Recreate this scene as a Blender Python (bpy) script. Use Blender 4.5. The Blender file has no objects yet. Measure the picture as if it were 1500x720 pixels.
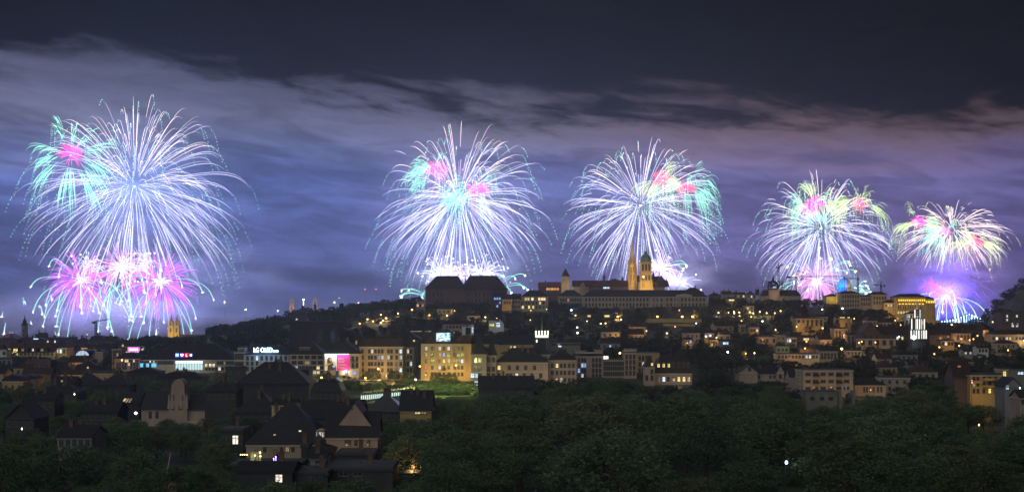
import bpy, math, random
from mathutils import Vector, Matrix, noise
S = bpy.context.scene
COL = S.collection
F = 2060.0                      # focal length in pixels of a 1500 px wide frame
rad = math.radians
# ------------------------------------------------------------------ camera
cd = bpy.data.cameras.new('camera'); cam = bpy.data.objects.new('camera', cd); COL.objects.link(cam)
cd.sensor_width = 36; cd.lens = 36*F/1500; cd.shift_y = 95/1500
cd.clip_start = 1; cd.clip_end = 60000
cam.rotation_euler = (rad(90), 0, 0); cam.location = (0, 0, 0)
S.camera = cam
# ------------------------------------------------------------------ colour
S.view_settings.view_transform = 'Standard'; S.view_settings.look = 'None'
S.view_settings.exposure = 0.0; S.view_settings.gamma = 1.0
def lin(r, g, b, k=1.0):
    f = lambda c: (c/255/12.92 if c/255 <= .04045 else ((c/255+.055)/1.055)**2.4)*k
    return (f(r), f(g), f(b), 1.0)
# ------------------------------------------------------------------ sky: night cloud deck lit by the town
W = bpy.data.worlds.new('World'); S.world = W; W.use_nodes = True
def make_sky():
    nt = W.node_tree; nt.nodes.clear(); N = nt.nodes.new; L = nt.links.new
    def m(op, a, b=0.0, c=0.0):
        n = N('ShaderNodeMath'); n.operation = op
        for i, v in enumerate((a, b, c)):
            if isinstance(v, (int, float)): n.inputs[i].default_value = v
            else: L(v, n.inputs[i])
        return n.outputs[0]
    def ss(v, lo, hi):
        n = N('ShaderNodeMapRange'); n.interpolation_type = 'SMOOTHSTEP'; L(v, n.inputs[0])
        n.inputs[1].default_value = lo; n.inputs[2].default_value = hi
        return n.outputs[0]
    def mixc(f, a, b):
        n = N('ShaderNodeMix'); n.data_type = 'RGBA'
        for s, v in ((n.inputs[0], f), (n.inputs[6], a), (n.inputs[7], b)):
            if isinstance(v, (tuple, float)): s.default_value = v
            else: L(v, s)
        return n.outputs[2]
    def fbm(x, y, z=0.0, det=6, rough=.55, dist=0.0):
        c = N('ShaderNodeCombineXYZ')
        for i, v in enumerate((x, y, z)):
            if isinstance(v, (int, float)): c.inputs[i].default_value = v
            else: L(v, c.inputs[i])
        n = N('ShaderNodeTexNoise'); L(c.outputs[0], n.inputs['Vector']); n.inputs['Scale'].default_value = 1
        n.inputs['Detail'].default_value = det; n.inputs['Roughness'].default_value = rough; n.inputs['Distortion'].default_value = dist
        return n.outputs[0]
    tc = N('ShaderNodeTexCoord'); sp = N('ShaderNodeSeparateXYZ'); L(tc.outputs['Generated'], sp.inputs[0])
    x, y, z = sp.outputs
    az = m('ARCTAN2', x, y); el = m('ARCSINE', z)
    # streaks lean down to the right
    t = m('MULTIPLY_ADD', az, .13, el)
    big = fbm(m('MULTIPLY', az, 7), m('MULTIPLY', t, 34), 3.1, 5, .5, .6)
    mid = fbm(m('MULTIPLY', az, 15), m('MULTIPLY', t, 75), 8.3, 6, .55, 1.2)
    fine = fbm(m('MULTIPLY', az, 34), m('MULTIPLY', t, 120), 1.7, 8, .62, 1.0)
    # upper edge of the lit cloud band, ragged
    e = m('SUBTRACT', el, m('MULTIPLY_ADD', az, -.062, .1535))
    e = m('ADD', e, m('MULTIPLY_ADD', big, .085, -.0425))
    e = m('ADD', e, m('MULTIPLY_ADD', mid, .052, -.026))
    e = m('ADD', e, m('MULTIPLY_ADD', fine, .036, -.018))
    band = ss(m('MULTIPLY', e, -1), -.010, .034)
    lr = ss(az, -.16, .30)                                   # blue at the left, mauve at the right
    hi = mixc(lr, lin(104, 108, 138), lin(124, 100, 106))         # upper part of the band
    lo = mixc(lr, lin(86, 104, 168), lin(98, 94, 146))        # middle
    bt = mixc(lr, lin(88, 98, 160), lin(100, 92, 152))        # towards the horizon
    v = ss(m('ADD', el, m('MULTIPLY_ADD', big, .05, -.025)), .085, .135)
    c = mixc(v, lo, hi)
    v2 = ss(m('ADD', el, m('MULTIPLY_ADD', mid, .03, -.015)), .03, .085)
    c = mixc(v2, bt, c)
    k = m('MULTIPLY_ADD', ss(mid, .32, .68), .42, .79)       # denser and thinner streaks of cloud
    k = m('MULTIPLY', k, m('MULTIPLY_ADD', ss(big, .34, .64), .50, .76))
    k = m('MULTIPLY', k, m('MULTIPLY_ADD', fine, .5, .75))
    kc = N('ShaderNodeCombineXYZ'); [L(k, kc.inputs[i]) for i in range(3)]
    mu = N('ShaderNodeMix'); mu.data_type = 'RGBA'; mu.blend_type = 'MULTIPLY'; mu.inputs[0].default_value = 1
    L(c, mu.inputs[6]); L(kc.outputs[0], mu.inputs[7])
    dark = mixc(ss(fine, .3, .75), lin(6, 12, 12), lin(15, 21, 23))
    front = mixc(band, dark, mu.outputs[2])
    # unseen sky behind the viewer, brightened as fill for the facades
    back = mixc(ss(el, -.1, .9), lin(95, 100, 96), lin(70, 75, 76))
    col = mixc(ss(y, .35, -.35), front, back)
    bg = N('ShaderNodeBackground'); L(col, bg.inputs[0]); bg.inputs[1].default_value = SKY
    out = N('ShaderNodeOutputWorld'); L(bg.outputs[0], out.inputs[0])
SKY = 1.0
make_sky()
# ------------------------------------------------------------------ soft fill sun behind the viewer's left shoulder, added to lift dark fronts
sd = bpy.data.lights.new('fill_sun', 'SUN'); sd.energy = 0.85; sd.angle = rad(70); sd.color = (1.0, 1.0, .90)
so = bpy.data.objects.new('fill_sun', sd); COL.objects.link(so); so.rotation_euler = (rad(52), 0, rad(-28))
HAZE = 0.00005
FWP = 0.40                       # firework light gain
R = random.Random(11)
# ------------------------------------------------------------------ helpers
def P(x, y, D): return Vector(((x-750)/F*D, D, (455-y)/F*D))
def tag(o, label=None, cat=None, group=None, kind=None):
    for k, v in (('label', label), ('category', cat), ('group', group), ('kind', kind)):
        if v: o[k] = v
    return o
def empty(name, loc, rz=0.0):
    o = bpy.data.objects.new(name, None); COL.objects.link(o); o.location = loc; o.rotation_euler = (0, 0, rz)
    o.empty_display_size = 2
    return o
class MB:
    def __init__(s): s.v = []; s.f = []; s.m = []
    def add(s, vs, fs, mi=0):
        b = len(s.v); s.v += [tuple(q) for q in vs]
        for f in fs: s.f.append(tuple(b+i for i in f)); s.m.append(mi)
        return s
    def box(s, x0, x1, y0, y1, z0, z1, mi=0):
        return s.add([(x0,y0,z0),(x1,y0,z0),(x1,y1,z0),(x0,y1,z0),(x0,y0,z1),(x1,y0,z1),(x1,y1,z1),(x0,y1,z1)],
                     [(3,2,1,0),(4,5,6,7),(0,1,5,4),(1,2,6,5),(2,3,7,6),(3,0,4,7)], mi)
    def frus(s, a, b, mi=0):          # a, b: (x0,x1,y0,y1,z)
        return s.add([(a[0],a[2],a[4]),(a[1],a[2],a[4]),(a[1],a[3],a[4]),(a[0],a[3],a[4]),
                      (b[0],b[2],b[4]),(b[1],b[2],b[4]),(b[1],b[3],b[4]),(b[0],b[3],b[4])],
                     [(3,2,1,0),(4,5,6,7),(0,1,5,4),(1,2,6,5),(2,3,7,6),(3,0,4,7)], mi)
    def ext(s, poly, y0, y1, mi=0):   # polygon in x,z (counter-clockwise seen from -y) pushed from y0 to y1
        n = len(poly)
        return s.add([(x, y0, z) for x, z in poly]+[(x, y1, z) for x, z in poly],
                     [tuple(range(n)), tuple(range(2*n-1, n-1, -1))]+[(i, i+n, (i+1) % n+n, (i+1) % n) for i in range(n)], mi)
    def lathe(s, prof, n=12, c=(0,0,0), mi=0, rot=0.0):
        vs = []; fs = []
        for r, z in prof:
            for i in range(n):
                a = rot+2*math.pi*i/n; vs.append((c[0]+r*math.cos(a), c[1]+r*math.sin(a), c[2]+z))
        for k in range(len(prof)-1):
            for i in range(n):
                j = (i+1) % n; fs.append((k*n+i, k*n+j, k*n+n+j, k*n+n+i))
        fs.append(tuple(range(n-1, -1, -1))); fs.append(tuple(range((len(prof)-1)*n, len(prof)*n)))
        return s.add(vs, fs, mi)
    def tube(s, pts, rs, n=4, mi=0):
        pts = [Vector(p) for p in pts]; vs = []; fs = []; m = len(pts)
        for i, p in enumerate(pts):
            t = (pts[min(i+1, m-1)]-pts[max(i-1, 0)])
            if t.length < 1e-6: t = Vector((0, 0, 1))
            t.normalize(); u = t.cross(Vector((0, 0, 1)))
            if u.length < .05: u = t.cross(Vector((1, 0, 0)))
            u.normalize(); w = t.cross(u); r = rs[i] if isinstance(rs, (list, tuple)) else rs
            for k in range(n):
                a = 2*math.pi*k/n; vs.append(p+u*(r*math.cos(a))+w*(r*math.sin(a)))
        for i in range(m-1):
            for k in range(n):
                j = (k+1) % n; fs.append((i*n+k, i*n+j, i*n+n+j, i*n+n+k))
        fs.append(tuple(range(n-1, -1, -1))); fs.append(tuple(range((m-1)*n, m*n)))
        return s.add(vs, fs, mi)
    def bar(s, a, b, r, n=4, mi=0): return s.tube([a, b], r, n, mi)
    def star(s, c, r, mi=0):
        x, y, z = c
        return s.add([(x+r,y,z),(x-r,y,z),(x,y+r,z),(x,y-r,z),(x,y,z+r),(x,y,z-r)],
                     [(0,2,4),(2,1,4),(1,3,4),(3,0,4),(2,0,5),(1,2,5),(3,1,5),(0,3,5)], mi)
    def mesh(s, name, mats, smooth=False):
        me = bpy.data.meshes.new(name); me.from_pydata(s.v, [], s.f)
        for m in (mats if isinstance(mats, (list, tuple)) else [mats]): me.materials.append(m)
        me.polygons.foreach_set('material_index', s.m)
        if smooth: me.polygons.foreach_set('use_smooth', [True]*len(s.f))
        me.update(); return me
    def obj(s, name, mats, parent=None, loc=(0,0,0), rz=0.0, smooth=False):
        o = bpy.data.objects.new(name, s.mesh(name, mats, smooth)); COL.objects.link(o)
        o.parent = parent; o.location = loc; o.rotation_euler = (0, 0, rz); return o
def inst(name, me, parent=None, loc=(0,0,0), rz=0.0, sc=None):
    o = bpy.data.objects.new(name, me); COL.objects.link(o); o.parent = parent; o.location = loc; o.rotation_euler = (0,0,rz)
    if sc: o.scale = sc
    return o
def plight(name, loc, power, color, parent=None, soft=.4, spot=None, aim=None):
    ld = bpy.data.lights.new(name, 'SPOT' if spot else 'POINT'); ld.energy = power; ld.color = color[:3]; ld.shadow_soft_size = soft
    o = bpy.data.objects.new(name, ld); COL.objects.link(o); o.location = loc
    if spot:
        ld.spot_size = rad(spot); ld.spot_blend = .7
        o.rotation_euler = (Vector(aim)-Vector(loc)).to_track_quat('-Z', 'Y').to_euler()
    if parent:
        o.parent = parent; o.matrix_parent_inverse = parent.matrix_basis.inverted()
    return o
# ------------------------------------------------------------------ materials
def mat(name, col, rough=.8, var=.25, scale=.35, metal=0.0, bump=0.0, bands=None, spec=.3, rnd=0.0, streak=True):
    m = bpy.data.materials.new(name); m.use_nodes = True; nt = m.node_tree; N = nt.nodes.new; L = nt.links.new
    b = nt.nodes['Principled BSDF']; b.inputs['Roughness'].default_value = rough; b.inputs['Metallic'].default_value = metal
    b.inputs['Specular IOR Level'].default_value = spec
    tc = N('ShaderNodeTexCoord'); mp = N('ShaderNodeMapping'); L(tc.outputs['Object'], mp.inputs[0])
    if streak: mp.inputs['Scale'].default_value = (1, 1, .35)
    n = N('ShaderNodeTexNoise'); L(mp.outputs[0], n.inputs['Vector']); n.inputs['Scale'].default_value = scale
    n.inputs['Detail'].default_value = 6; n.inputs['Roughness'].default_value = .62
    r = N('ShaderNodeValToRGB'); L(n.outputs[0], r.inputs[0])
    r.color_ramp.elements[0].position = .3; r.color_ramp.elements[1].position = .72
    r.color_ramp.elements[0].color = tuple(c*(1-var) for c in col[:3])+(1,); r.color_ramp.elements[1].color = tuple(min(1, c*(1+var)) for c in col[:3])+(1,)
    out = r.outputs[0]; h = n.outputs[0]
    if bands:
        w = N('ShaderNodeTexWave'); w.wave_type = 'BANDS'; w.bands_direction = bands[0]; w.inputs['Scale'].default_value = bands[1]
        w.inputs['Distortion'].default_value = .6; L(tc.outputs['Object'], w.inputs['Vector'])
        mx = N('ShaderNodeMix'); mx.data_type = 'RGBA'; mx.blend_type = 'MULTIPLY'; mx.inputs[0].default_value = bands[2]
        L(out, mx.inputs[6]); L(w.outputs[0], mx.inputs[7]); out = mx.outputs[2]; h = w.outputs[0]
    if rnd:
        oi = N('ShaderNodeObjectInfo'); hs = N('ShaderNodeHueSaturation'); L(out, hs.inputs['Color'])
        ma = N('ShaderNodeMath'); ma.operation = 'MULTIPLY_ADD'; L(oi.outputs['Random'], ma.inputs[0]); ma.inputs[1].default_value = rnd*2; ma.inputs[2].default_value = 1-rnd
        L(ma.outputs[0], hs.inputs['Value'])
        mh = N('ShaderNodeMath'); mh.operation = 'MULTIPLY_ADD'; L(oi.outputs['Random'], mh.inputs[0]); mh.inputs[1].default_value = -.05; mh.inputs[2].default_value = .525
        L(mh.outputs[0], hs.inputs['Hue']); out = hs.outputs[0]
    L(out, b.inputs['Base Color'])
    if bump:
        bp = N('ShaderNodeBump'); bp.inputs['Strength'].default_value = bump; bp.inputs['Distance'].default_value = .1; L(h, bp.inputs['Height']); L(bp.outputs[0], b.inputs['Normal'])
    return m
def emit(name, col, k, sample=False, vary=0.0, pat=0.0):
    m = bpy.data.materials.new(name); m.use_nodes = True; nt = m.node_tree; nt.nodes.clear(); N = nt.nodes.new; L = nt.links.new
    e = N('ShaderNodeEmission'); e.inputs[0].default_value = tuple(col[:3])+(1,); e.inputs[1].default_value = k
    o = N('ShaderNodeOutputMaterial'); L(e.outputs[0], o.inputs[0])
    if vary:
        oi = N('ShaderNodeObjectInfo'); a = N('ShaderNodeMath'); a.operation = 'MULTIPLY_ADD'
        L(oi.outputs['Random'], a.inputs[0]); a.inputs[1].default_value = k*vary*2; a.inputs[2].default_value = k*(1-vary); s = a.outputs[0]
        if pat:
            tc = N('ShaderNodeTexCoord'); n = N('ShaderNodeTexNoise'); n.noise_dimensions = '4D'; L(tc.outputs['Object'], n.inputs['Vector']); L(oi.outputs['Random'], n.inputs['W'])
            n.inputs['Scale'].default_value = 1.6
            q = N('ShaderNodeMapRange'); L(n.outputs[0], q.inputs[0]); q.inputs[1].default_value = .35; q.inputs[2].default_value = .65; q.inputs[3].default_value = 1-pat; q.inputs[4].default_value = 1+pat*.5
            t = N('ShaderNodeMath'); t.operation = 'MULTIPLY'; L(s, t.inputs[0]); L(q.outputs[0], t.inputs[1]); s = t.outputs[0]
        L(s, e.inputs[1])
    if not sample: m.cycles.emission_sampling = 'NONE'
    return m
WALL = {}
for n_, c_, v_ in (('cream', (.46,.40,.30), .2), ('ochre', (.50,.36,.15), .2), ('yellow', (.56,.44,.20), .18), ('stone', (.36,.31,.25), .25), ('grey', (.27,.27,.27), .22),
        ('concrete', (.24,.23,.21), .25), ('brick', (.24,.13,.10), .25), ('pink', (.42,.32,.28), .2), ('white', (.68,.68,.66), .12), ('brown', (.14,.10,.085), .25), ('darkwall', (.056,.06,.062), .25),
        ('sand', (.42,.34,.25), .22), ('gold', (.50,.38,.17), .25)):
    WALL[n_] = mat('wall_'+n_, tuple(q*.64 for q in c_), .88, v_, .28, bump=.15)
ROOF = dict(slate=mat('roof_slate', (.024,.025,.032), .75, .3, .5, bands=('Z', 2.2, .35), bump=.2), tile=mat('roof_tile', (.06,.032,.026), .8, .3, .5, bands=('Z', 2.2, .4), bump=.25),
            brown=mat('roof_brown', (.038,.028,.026), .8, .3, .5, bands=('Z', 2.2, .4), bump=.25), metal=mat('roof_metal', (.16,.17,.19), .42, .2, .4, metal=.7, bands=('X', 1.1, .4)),
            flat=mat('roof_felt', (.05,.05,.054), .9, .3, .3), copper=mat('roof_copper', (.10,.17,.13), .55, .25, .5, metal=.2), red=mat('roof_red', (.15,.06,.04), .8, .3, .5, bands=('Z', 2.2, .4), bump=.25))
TRIM = mat('trim_plaster', (.33,.30,.26), .8, .12); FRAME = mat('window_frame', (.11,.105,.10), .6, .1); IRON = mat('dark_iron', (.03,.03,.035), .55, .2, metal=.4)
STEEL = mat('crane_steel', (.10,.085,.06), .6, .2, metal=.3); CHIM = mat('chimney_brick', (.10,.07,.06), .9, .3, .8)
GLASS = mat('window_glass', (.025,.03,.04), .12, .3, .8, spec=.6)
LIT = dict(warm=emit('lit_window_warm', (1,.72,.36), 1.2, vary=.5, pat=.45), white=emit('lit_window_white', (1,.90,.74), 1.15, vary=.4, pat=.45), cool=emit('lit_window_cool', (.62,.82,1), 1.3, vary=.45, pat=.45),
           blue=emit('lit_window_blue', (.25,.45,1), 1.1, vary=.3, pat=.3), red=emit('lit_window_red', (1,.22,.15), .7, vary=.3), dim=emit('lit_window_dim', (.9,.62,.36), .35, vary=.5, pat=.4), green=emit('lit_window_green', (.75,1,.5), .9, vary=.3, pat=.4),
           yellow=emit('lit_window_yellow', (1,.80,.25), 1.2, vary=.3, pat=.3), orange=emit('lit_window_orange', (1,.45,.12), .9, vary=.3))
BULB = dict(orange=emit('lamp_bulb_orange', (1,.42,.10), 7), yellow=emit('lamp_bulb_yellow', (1,.68,.22), 6), white=emit('lamp_bulb_white', (1,.95,.85), 9), blue=emit('lamp_bulb_blue', (.40,.72,1), 10), red=emit('lamp_bulb_red', (1,.12,.10), 8), violet=emit('lamp_bulb_violet', (.5,.3,1), 8))
LCOL = dict(orange=(1,.52,.18), yellow=(1,.74,.36), white=(1,.95,.85), blue=(.45,.7,1), red=(1,.15,.1), violet=(.5,.35,1))
# ------------------------------------------------------------------ terrain
TU = [-600, 0, 120, 250, 430, 620, 850, 1050, 1250, 1370, 1500, 2100]
TD = [0, 120, 250, 400, 550, 700, 850, 1000, 1200, 1350, 1500, 1650, 1850, 2150, 2400, 20000]
TZ = [[-6]*12, [-27]*12, [-38]*12, [-40]*9+[-41,-42,-42], [-40]*9+[-41,-42,-42],
      [-37,-36,-36,-36,-35,-35,-36,-36,-36,-38,-40,-40], [-34,-33,-32,-31,-28,-28,-30,-30,-29,-32,-34,-34], [-34,-34,-33,-27,-21,-16,-20,-22,-21,-24,-26,-26],
      [-40,-39,-38,-27,-11,-4,-9,-9,-10,-20,-24,-24], [-46,-45,-44,-34,-9,2,1,4,2,-20,-26,-26], [-56,-55,-54,-46,-28,-5,6,8,2,-24,-32,-30],
      [-60,-60,-60,-58,-48,-28,-8,-2,-10,-42,-48,-46], [-62]*12, [-62]*12, [-62]*12, [-62]*12]
def gz(X, Y):
    D = max(Y, 1.0); u = min(max((X/max(D, 60)*F+750) if D > 60 else X/60*F+750, TU[0]), TU[-1]-1e-3); D = min(D, TD[-1]-1)
    i = max(k for k in range(len(TU)-1) if TU[k] <= u); j = max(k for k in range(len(TD)-1) if TD[k] <= D)
    s = (u-TU[i])/(TU[i+1]-TU[i]); t = (D-TD[j])/(TD[j+1]-TD[j])
    return (TZ[j][i]*(1-s)+TZ[j][i+1]*s)*(1-t)+(TZ[j+1][i]*(1-s)+TZ[j+1][i+1]*s)*t
def gpx(x, D): return gz((x-750)/F*D, D)
def build_ground():
    xs = [-9000, -6000, -4000, -3000, -2300]+[i*30 for i in range(-60, 61)]+[2300, 3000, 4000, 6000, 9000]
    ys = [-2000, -700, -250]+[i*30 for i in range(-3, 85)]+[2700, 3200, 4000, 5500, 8000, 11000, 14000]
    b = MB(); nx = len(xs)
    for y in ys:
        for x in xs:
            b.v.append((x, y, gz(x, y)+(noise.noise(Vector((x*.013, y*.013, 0)))*1.2 if y > 0 else 0)))
    for j in range(len(ys)-1):
        for i in range(nx-1):
            b.f.append((j*nx+i, j*nx+i+1, (j+1)*nx+i+1, (j+1)*nx+i)); b.m.append(0)
    tag(b.obj('ground', mat('ground_grass_earth', (.04,.052,.026), .95, .5, .05, streak=False), smooth=True), kind='structure')
build_ground()
def udir(r, zlo=-1.0, zhi=1.0):
    z = r.uniform(zlo, zhi); a = r.uniform(0, 2*math.pi); q = math.sqrt(max(0, 1-z*z)); return Vector((q*math.cos(a), q*math.sin(a), z))
# ================================================================== builders for houses and towers
FOOT = []      # footprints (X, Y, halfwidth, depth) kept free of trees
PROT = []      # (x0, x1, ytop, ybottom, D): what trees in front may not hide
WM = {}
def wmesh(w, h, kind):
    key = (round(w, 2), round(h, 2), kind)
    if key not in WM:
        b = MB(); f = min(.14, w*.13)
        b.box(-w/2-f, w/2+f, -.09, .0, -h/2-f*1.6, -h/2, 0); b.box(-w/2-f, w/2+f, -.07, .0, h/2, h/2+f, 0)
        b.box(-w/2-f, -w/2, -.07, .0, -h/2, h/2, 0); b.box(w/2, w/2+f, -.07, .0, -h/2, h/2, 0)
        b.box(-w/2, w/2, -.03, .0, -h/2, h/2, 1)
        b.box(-.05, .05, -.06, -.031, -h/2, h/2, 0); b.box(-w/2, -.051, -.055, -.032, h*.18, h*.18+.08, 0); b.box(.051, w/2, -.055, -.032, h*.18, h*.18+.08, 0)
        WM[key] = b.mesh('window', [FRAME, GLASS if kind == 'dark' else LIT[kind]])
    return WM[key]
LITKINDS = ['warm']*5+['white']*3+['cool']*2+['dim']*6+['yellow']*2
def place_windows(root, s, xc, zg, win, rz_side=None, r=R, y=-.004):
    cols, rows, w, h, lit = win
    lit = lit or {}
    for ri, yy in enumerate(rows):
        for ci, xx in enumerate(cols):
            k = 'dark'
            if isinstance(lit, dict): k = lit.get((ri, ci), 'dark')
            else:
                if r.random() < lit: k = r.choice(LITKINDS)
                elif r.random() < .07: continue
            if k == 'skip': continue
            jw = r.uniform(.86, 1.12) if not isinstance(lit, dict) else 1.0
            inst('window', wmesh(w, h, k), root, ((xx-xc)*s+(jw-1)*1.2, y, (455-yy)*s-zg), 0, (jw, 1, 1) if jw != 1.0 else None)
def span(a, b, n): return [a+(b-a)*(i+.5)/n for i in range(n)]
CHM = []
def chimney_mesh():
    if not CHM:
        b = MB(); b.box(-.45, .45, -.35, .35, 0, 2.2); b.box(-.55, .55, -.45, .45, 2.2, 2.4)
        for x in (-.22, .22): b.lathe([(.13, 2.4), (.11, 2.8)], 6, (x, 0, 0))
        CHM.append(b.mesh('chimney', CHIM))
    return CHM[0]
def bld(name, label, cat, x0, x1, ye, D, dep=12, wall='cream', roof='flat', yr=None, rmat='slate', win=(), rz=0, chim=0, group=None, vis=None, cornice=True, inset=None, prot=True, zb=None, ov=.4, seed=1, bands=()):
    vb = vis if vis else ye+4; xc = (x0+x1)/2; D0 = D
    while D > 200 and D0-D < 220 and (455-vb)*D/F-.3 < max(gpx(x0, D), gpx(x1, D), gpx(xc, D)): D -= 6
    if D0-D > 60: print('MOVED', label[:40], D0, D)
    s = D/F; w = (x1-x0)*s; X = (xc-750)*s
    zs = [gz(X+a*w/2, D+q*dep) for a in (-1, 0, 1) for q in (0, 1)]
    zg = (min(zs)-.6) if zb is None else (455-zb)*s
    h = (455-ye)*s-zg; root = empty(name, (X, D, zg), rad(rz)); tag(root, label, cat, group)
    FOOT.append((X, D+dep/2, w/2, dep/2))
    if prot: PROT.append((x0, x1, yr if yr else ye, vis if vis else ye+(h/s)*.6, D))
    a = MB(); a.box(-w/2, w/2, 0, dep, 0, h)
    if cornice: a.box(-w/2-.22, w/2+.22, -.22, dep+.22, h-.45, h+.03, 1)
    for yb in bands:
        z = (455-yb)*s-zg; a.box(-w/2-.10, w/2+.10, -.10, dep+.10, z-.16, z+.16, 1)
    hr = ((455-yr)*s-zg) if yr else h+.6
    rm = ROOF[rmat]; H = h+.03
    if roof == 'flat':
        q = MB(); q.box(-w/2+.1, w/2-.1, .1, dep-.1, H, H+.25)
        for (p0, p1, d0, d1) in ((-w/2-.05, w/2+.05, -.05, .25), (-w/2-.05, w/2+.05, dep-.25, dep+.05), (-w/2-.05, -w/2+.25, .25, dep-.25), (w/2-.25, w/2+.05, .25, dep-.25)):
            q.box(p0, p1, d0, d1, H+.001, max(H+.3, hr))
        q.obj('roof', ROOF['flat'], root)
    elif roof == 'hip':
        i = inset if inset is not None else min(dep/2, w/2-.2); q = MB()
        q.frus((-w/2-ov, w/2+ov, -ov, dep+ov, H), (-w/2-ov, w/2+ov, -ov, dep+ov, H+.18)); q.frus((-w/2-ov, w/2+ov, -ov, dep+ov, H+.181), (-w/2+i, w/2-i, dep/2-.05, dep/2+.05, hr)); q.obj('roof', rm, root)
    elif roof == 'gable':
        q = MB(); i = ov
        q.add([(-w/2-i, -i, H-.1), (w/2+i, -i, H-.1), (w/2+i, dep+i, H-.1), (-w/2-i, dep+i, H-.1), (-w/2-i, dep/2, hr), (w/2+i, dep/2, hr),
               (-w/2-i, -i, H+.14), (w/2+i, -i, H+.14), (w/2+i, dep+i, H+.14), (-w/2-i, dep+i, H+.14), (-w/2-i, dep/2, hr+.24), (w/2+i, dep/2, hr+.24)],
              [(6,7,11,10), (9,10,11,8), (0,4,5,1), (3,2,5,4), (0,1,7,6), (2,3,9,8), (0,6,10,4), (4,10,9,3), (1,5,11,7), (5,2,8,11)]); q.obj('roof', rm, root)
        for sx in (-1, 1): a.add([(sx*w/2, 0, H), (sx*w/2, dep, H), (sx*w/2, dep/2, hr), (sx*(w/2-.3), 0, H), (sx*(w/2-.3), dep, H), (sx*(w/2-.3), dep/2, hr)], [(0,1,2), (5,4,3), (0,3,4,1), (1,4,5,2), (2,5,3,0)])
    elif roof == 'front':
        q = MB(); i = ov; sl = (hr-h)/(w/2)
        for sx in (-1, 1):
            v = [(0, -i, hr), (sx*(w/2+i), -i, H-sl*i), (sx*(w/2+i), dep+i, H-sl*i), (0, dep+i, hr)]
            v += [(x, y, z+.24) for x, y, z in v]
            q.add(v, [(0,1,2,3), (7,6,5,4), (0,4,5,1), (1,5,6,2), (2,6,7,3), (3,7,4,0)])
        q.obj('roof', rm, root); a.ext([(-w/2, H), (w/2, H), (0, hr-.02)], .002, .3); a.ext([(-w/2, H), (w/2, H), (0, hr-.02)], dep-.3, dep-.002)
    elif roof == 'mansard':
        hm = H+(hr-H)*.72; i = (hm-H)*.42; q = MB()
        q.frus((-w/2-.1, w/2+.1, -.1, dep+.1, H+.001), (-w/2+i, w/2-i, i, dep-i, hm)); q.frus((-w/2+i, w/2-i, i, dep-i, hm+.001), (-w/2+i+2, w/2-i-2, dep/2-.3, dep/2+.3, hr)); q.obj('roof', rm, root)
    elif roof == 'barrel':
        q = MB(); n = 12; pts = [(w/2*math.cos(math.pi*k/n)*1.02, H+(hr-H)*math.sin(math.pi*k/n)) for k in range(n+1)]
        q.ext(pts, -.2, dep); q.obj('roof', rm, root)
    wo = a.obj('wall', [WALL[wall], TRIM if wall not in ('darkwall', 'brick', 'brown', 'concrete', 'grey') else WALL[wall]], root)
    r = random.Random(int(x0*7+ye*13+D)+seed)
    for c in range(chim):
        if roof in ('hip', 'gable', 'mansard'):
            f = r.uniform(.2, .8) if roof == 'gable' else r.uniform(.32, .68); yy = dep*r.uniform(.3, .6); top = H+(hr-H)*(1-abs(yy/dep-.5)*2)
            inst('chimney', chimney_mesh(), root, (-w/2+w*f, yy, top-1.0), 0, (1, 1, r.uniform(.9, 1.4)))
        else: inst('chimney', chimney_mesh(), root, (-w/2+w*r.uniform(.1, .9), dep*r.uniform(.3, .7), H), 0)
    if D < 720 and roof in ('gable', 'hip', 'flat', 'mansard') and cat in ('house', 'apartment house'):
        for c in range(2 if w > 10 else 1):
            if 'ant' not in WM:
                b = MB(); b.bar((0, 0, -1.5), (0, 0, 2.6), .035, 4)
                for k in range(5): b.bar((-.5+.05*k, -.3+.18*k, 2.3), (.5-.05*k, -.3+.18*k, 2.3), .018, 3)
                b.bar((0, -.4, 2.32), (0, .6, 2.32), .02, 3); b.bar((-.35, 0, 1.7), (.35, 0, 1.7), .02, 3); WM['ant'] = b.mesh('antenna', IRON)
            inst('antenna', WM['ant'], root, (-w/2+w*r.uniform(.25, .75), dep/2, hr if roof != 'flat' else H), r.uniform(0, 3))
    if roof == 'hip' and D < 700 and w > 8 and label.startswith(('dark', 'black', 'dim', 'wide')):
        for c in range(2):
            fx = r.uniform(.3, .7); t_ = r.uniform(.25, .5)
            if 'rw' not in WM: b = MB(); b.box(-.45, .45, -.06, .0, -.6, .6, 0); b.box(-.36, .36, -.09, -.061, -.5, .5, 1); WM['rw'] = b.mesh('roof_window', [IRON, GLASS])
            o = inst('roof_window', WM['rw'], root, (-w/2+w*fx, dep/2*t_-.15, H+.2+(hr-H)*t_)); o.rotation_euler = (-math.atan2(dep/2, hr-H), 0, 0)
    for wn in win: place_windows(root, s, xc, zg, wn, r=r)
    root['_h'] = h
    del root['_h']
    return root
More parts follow.
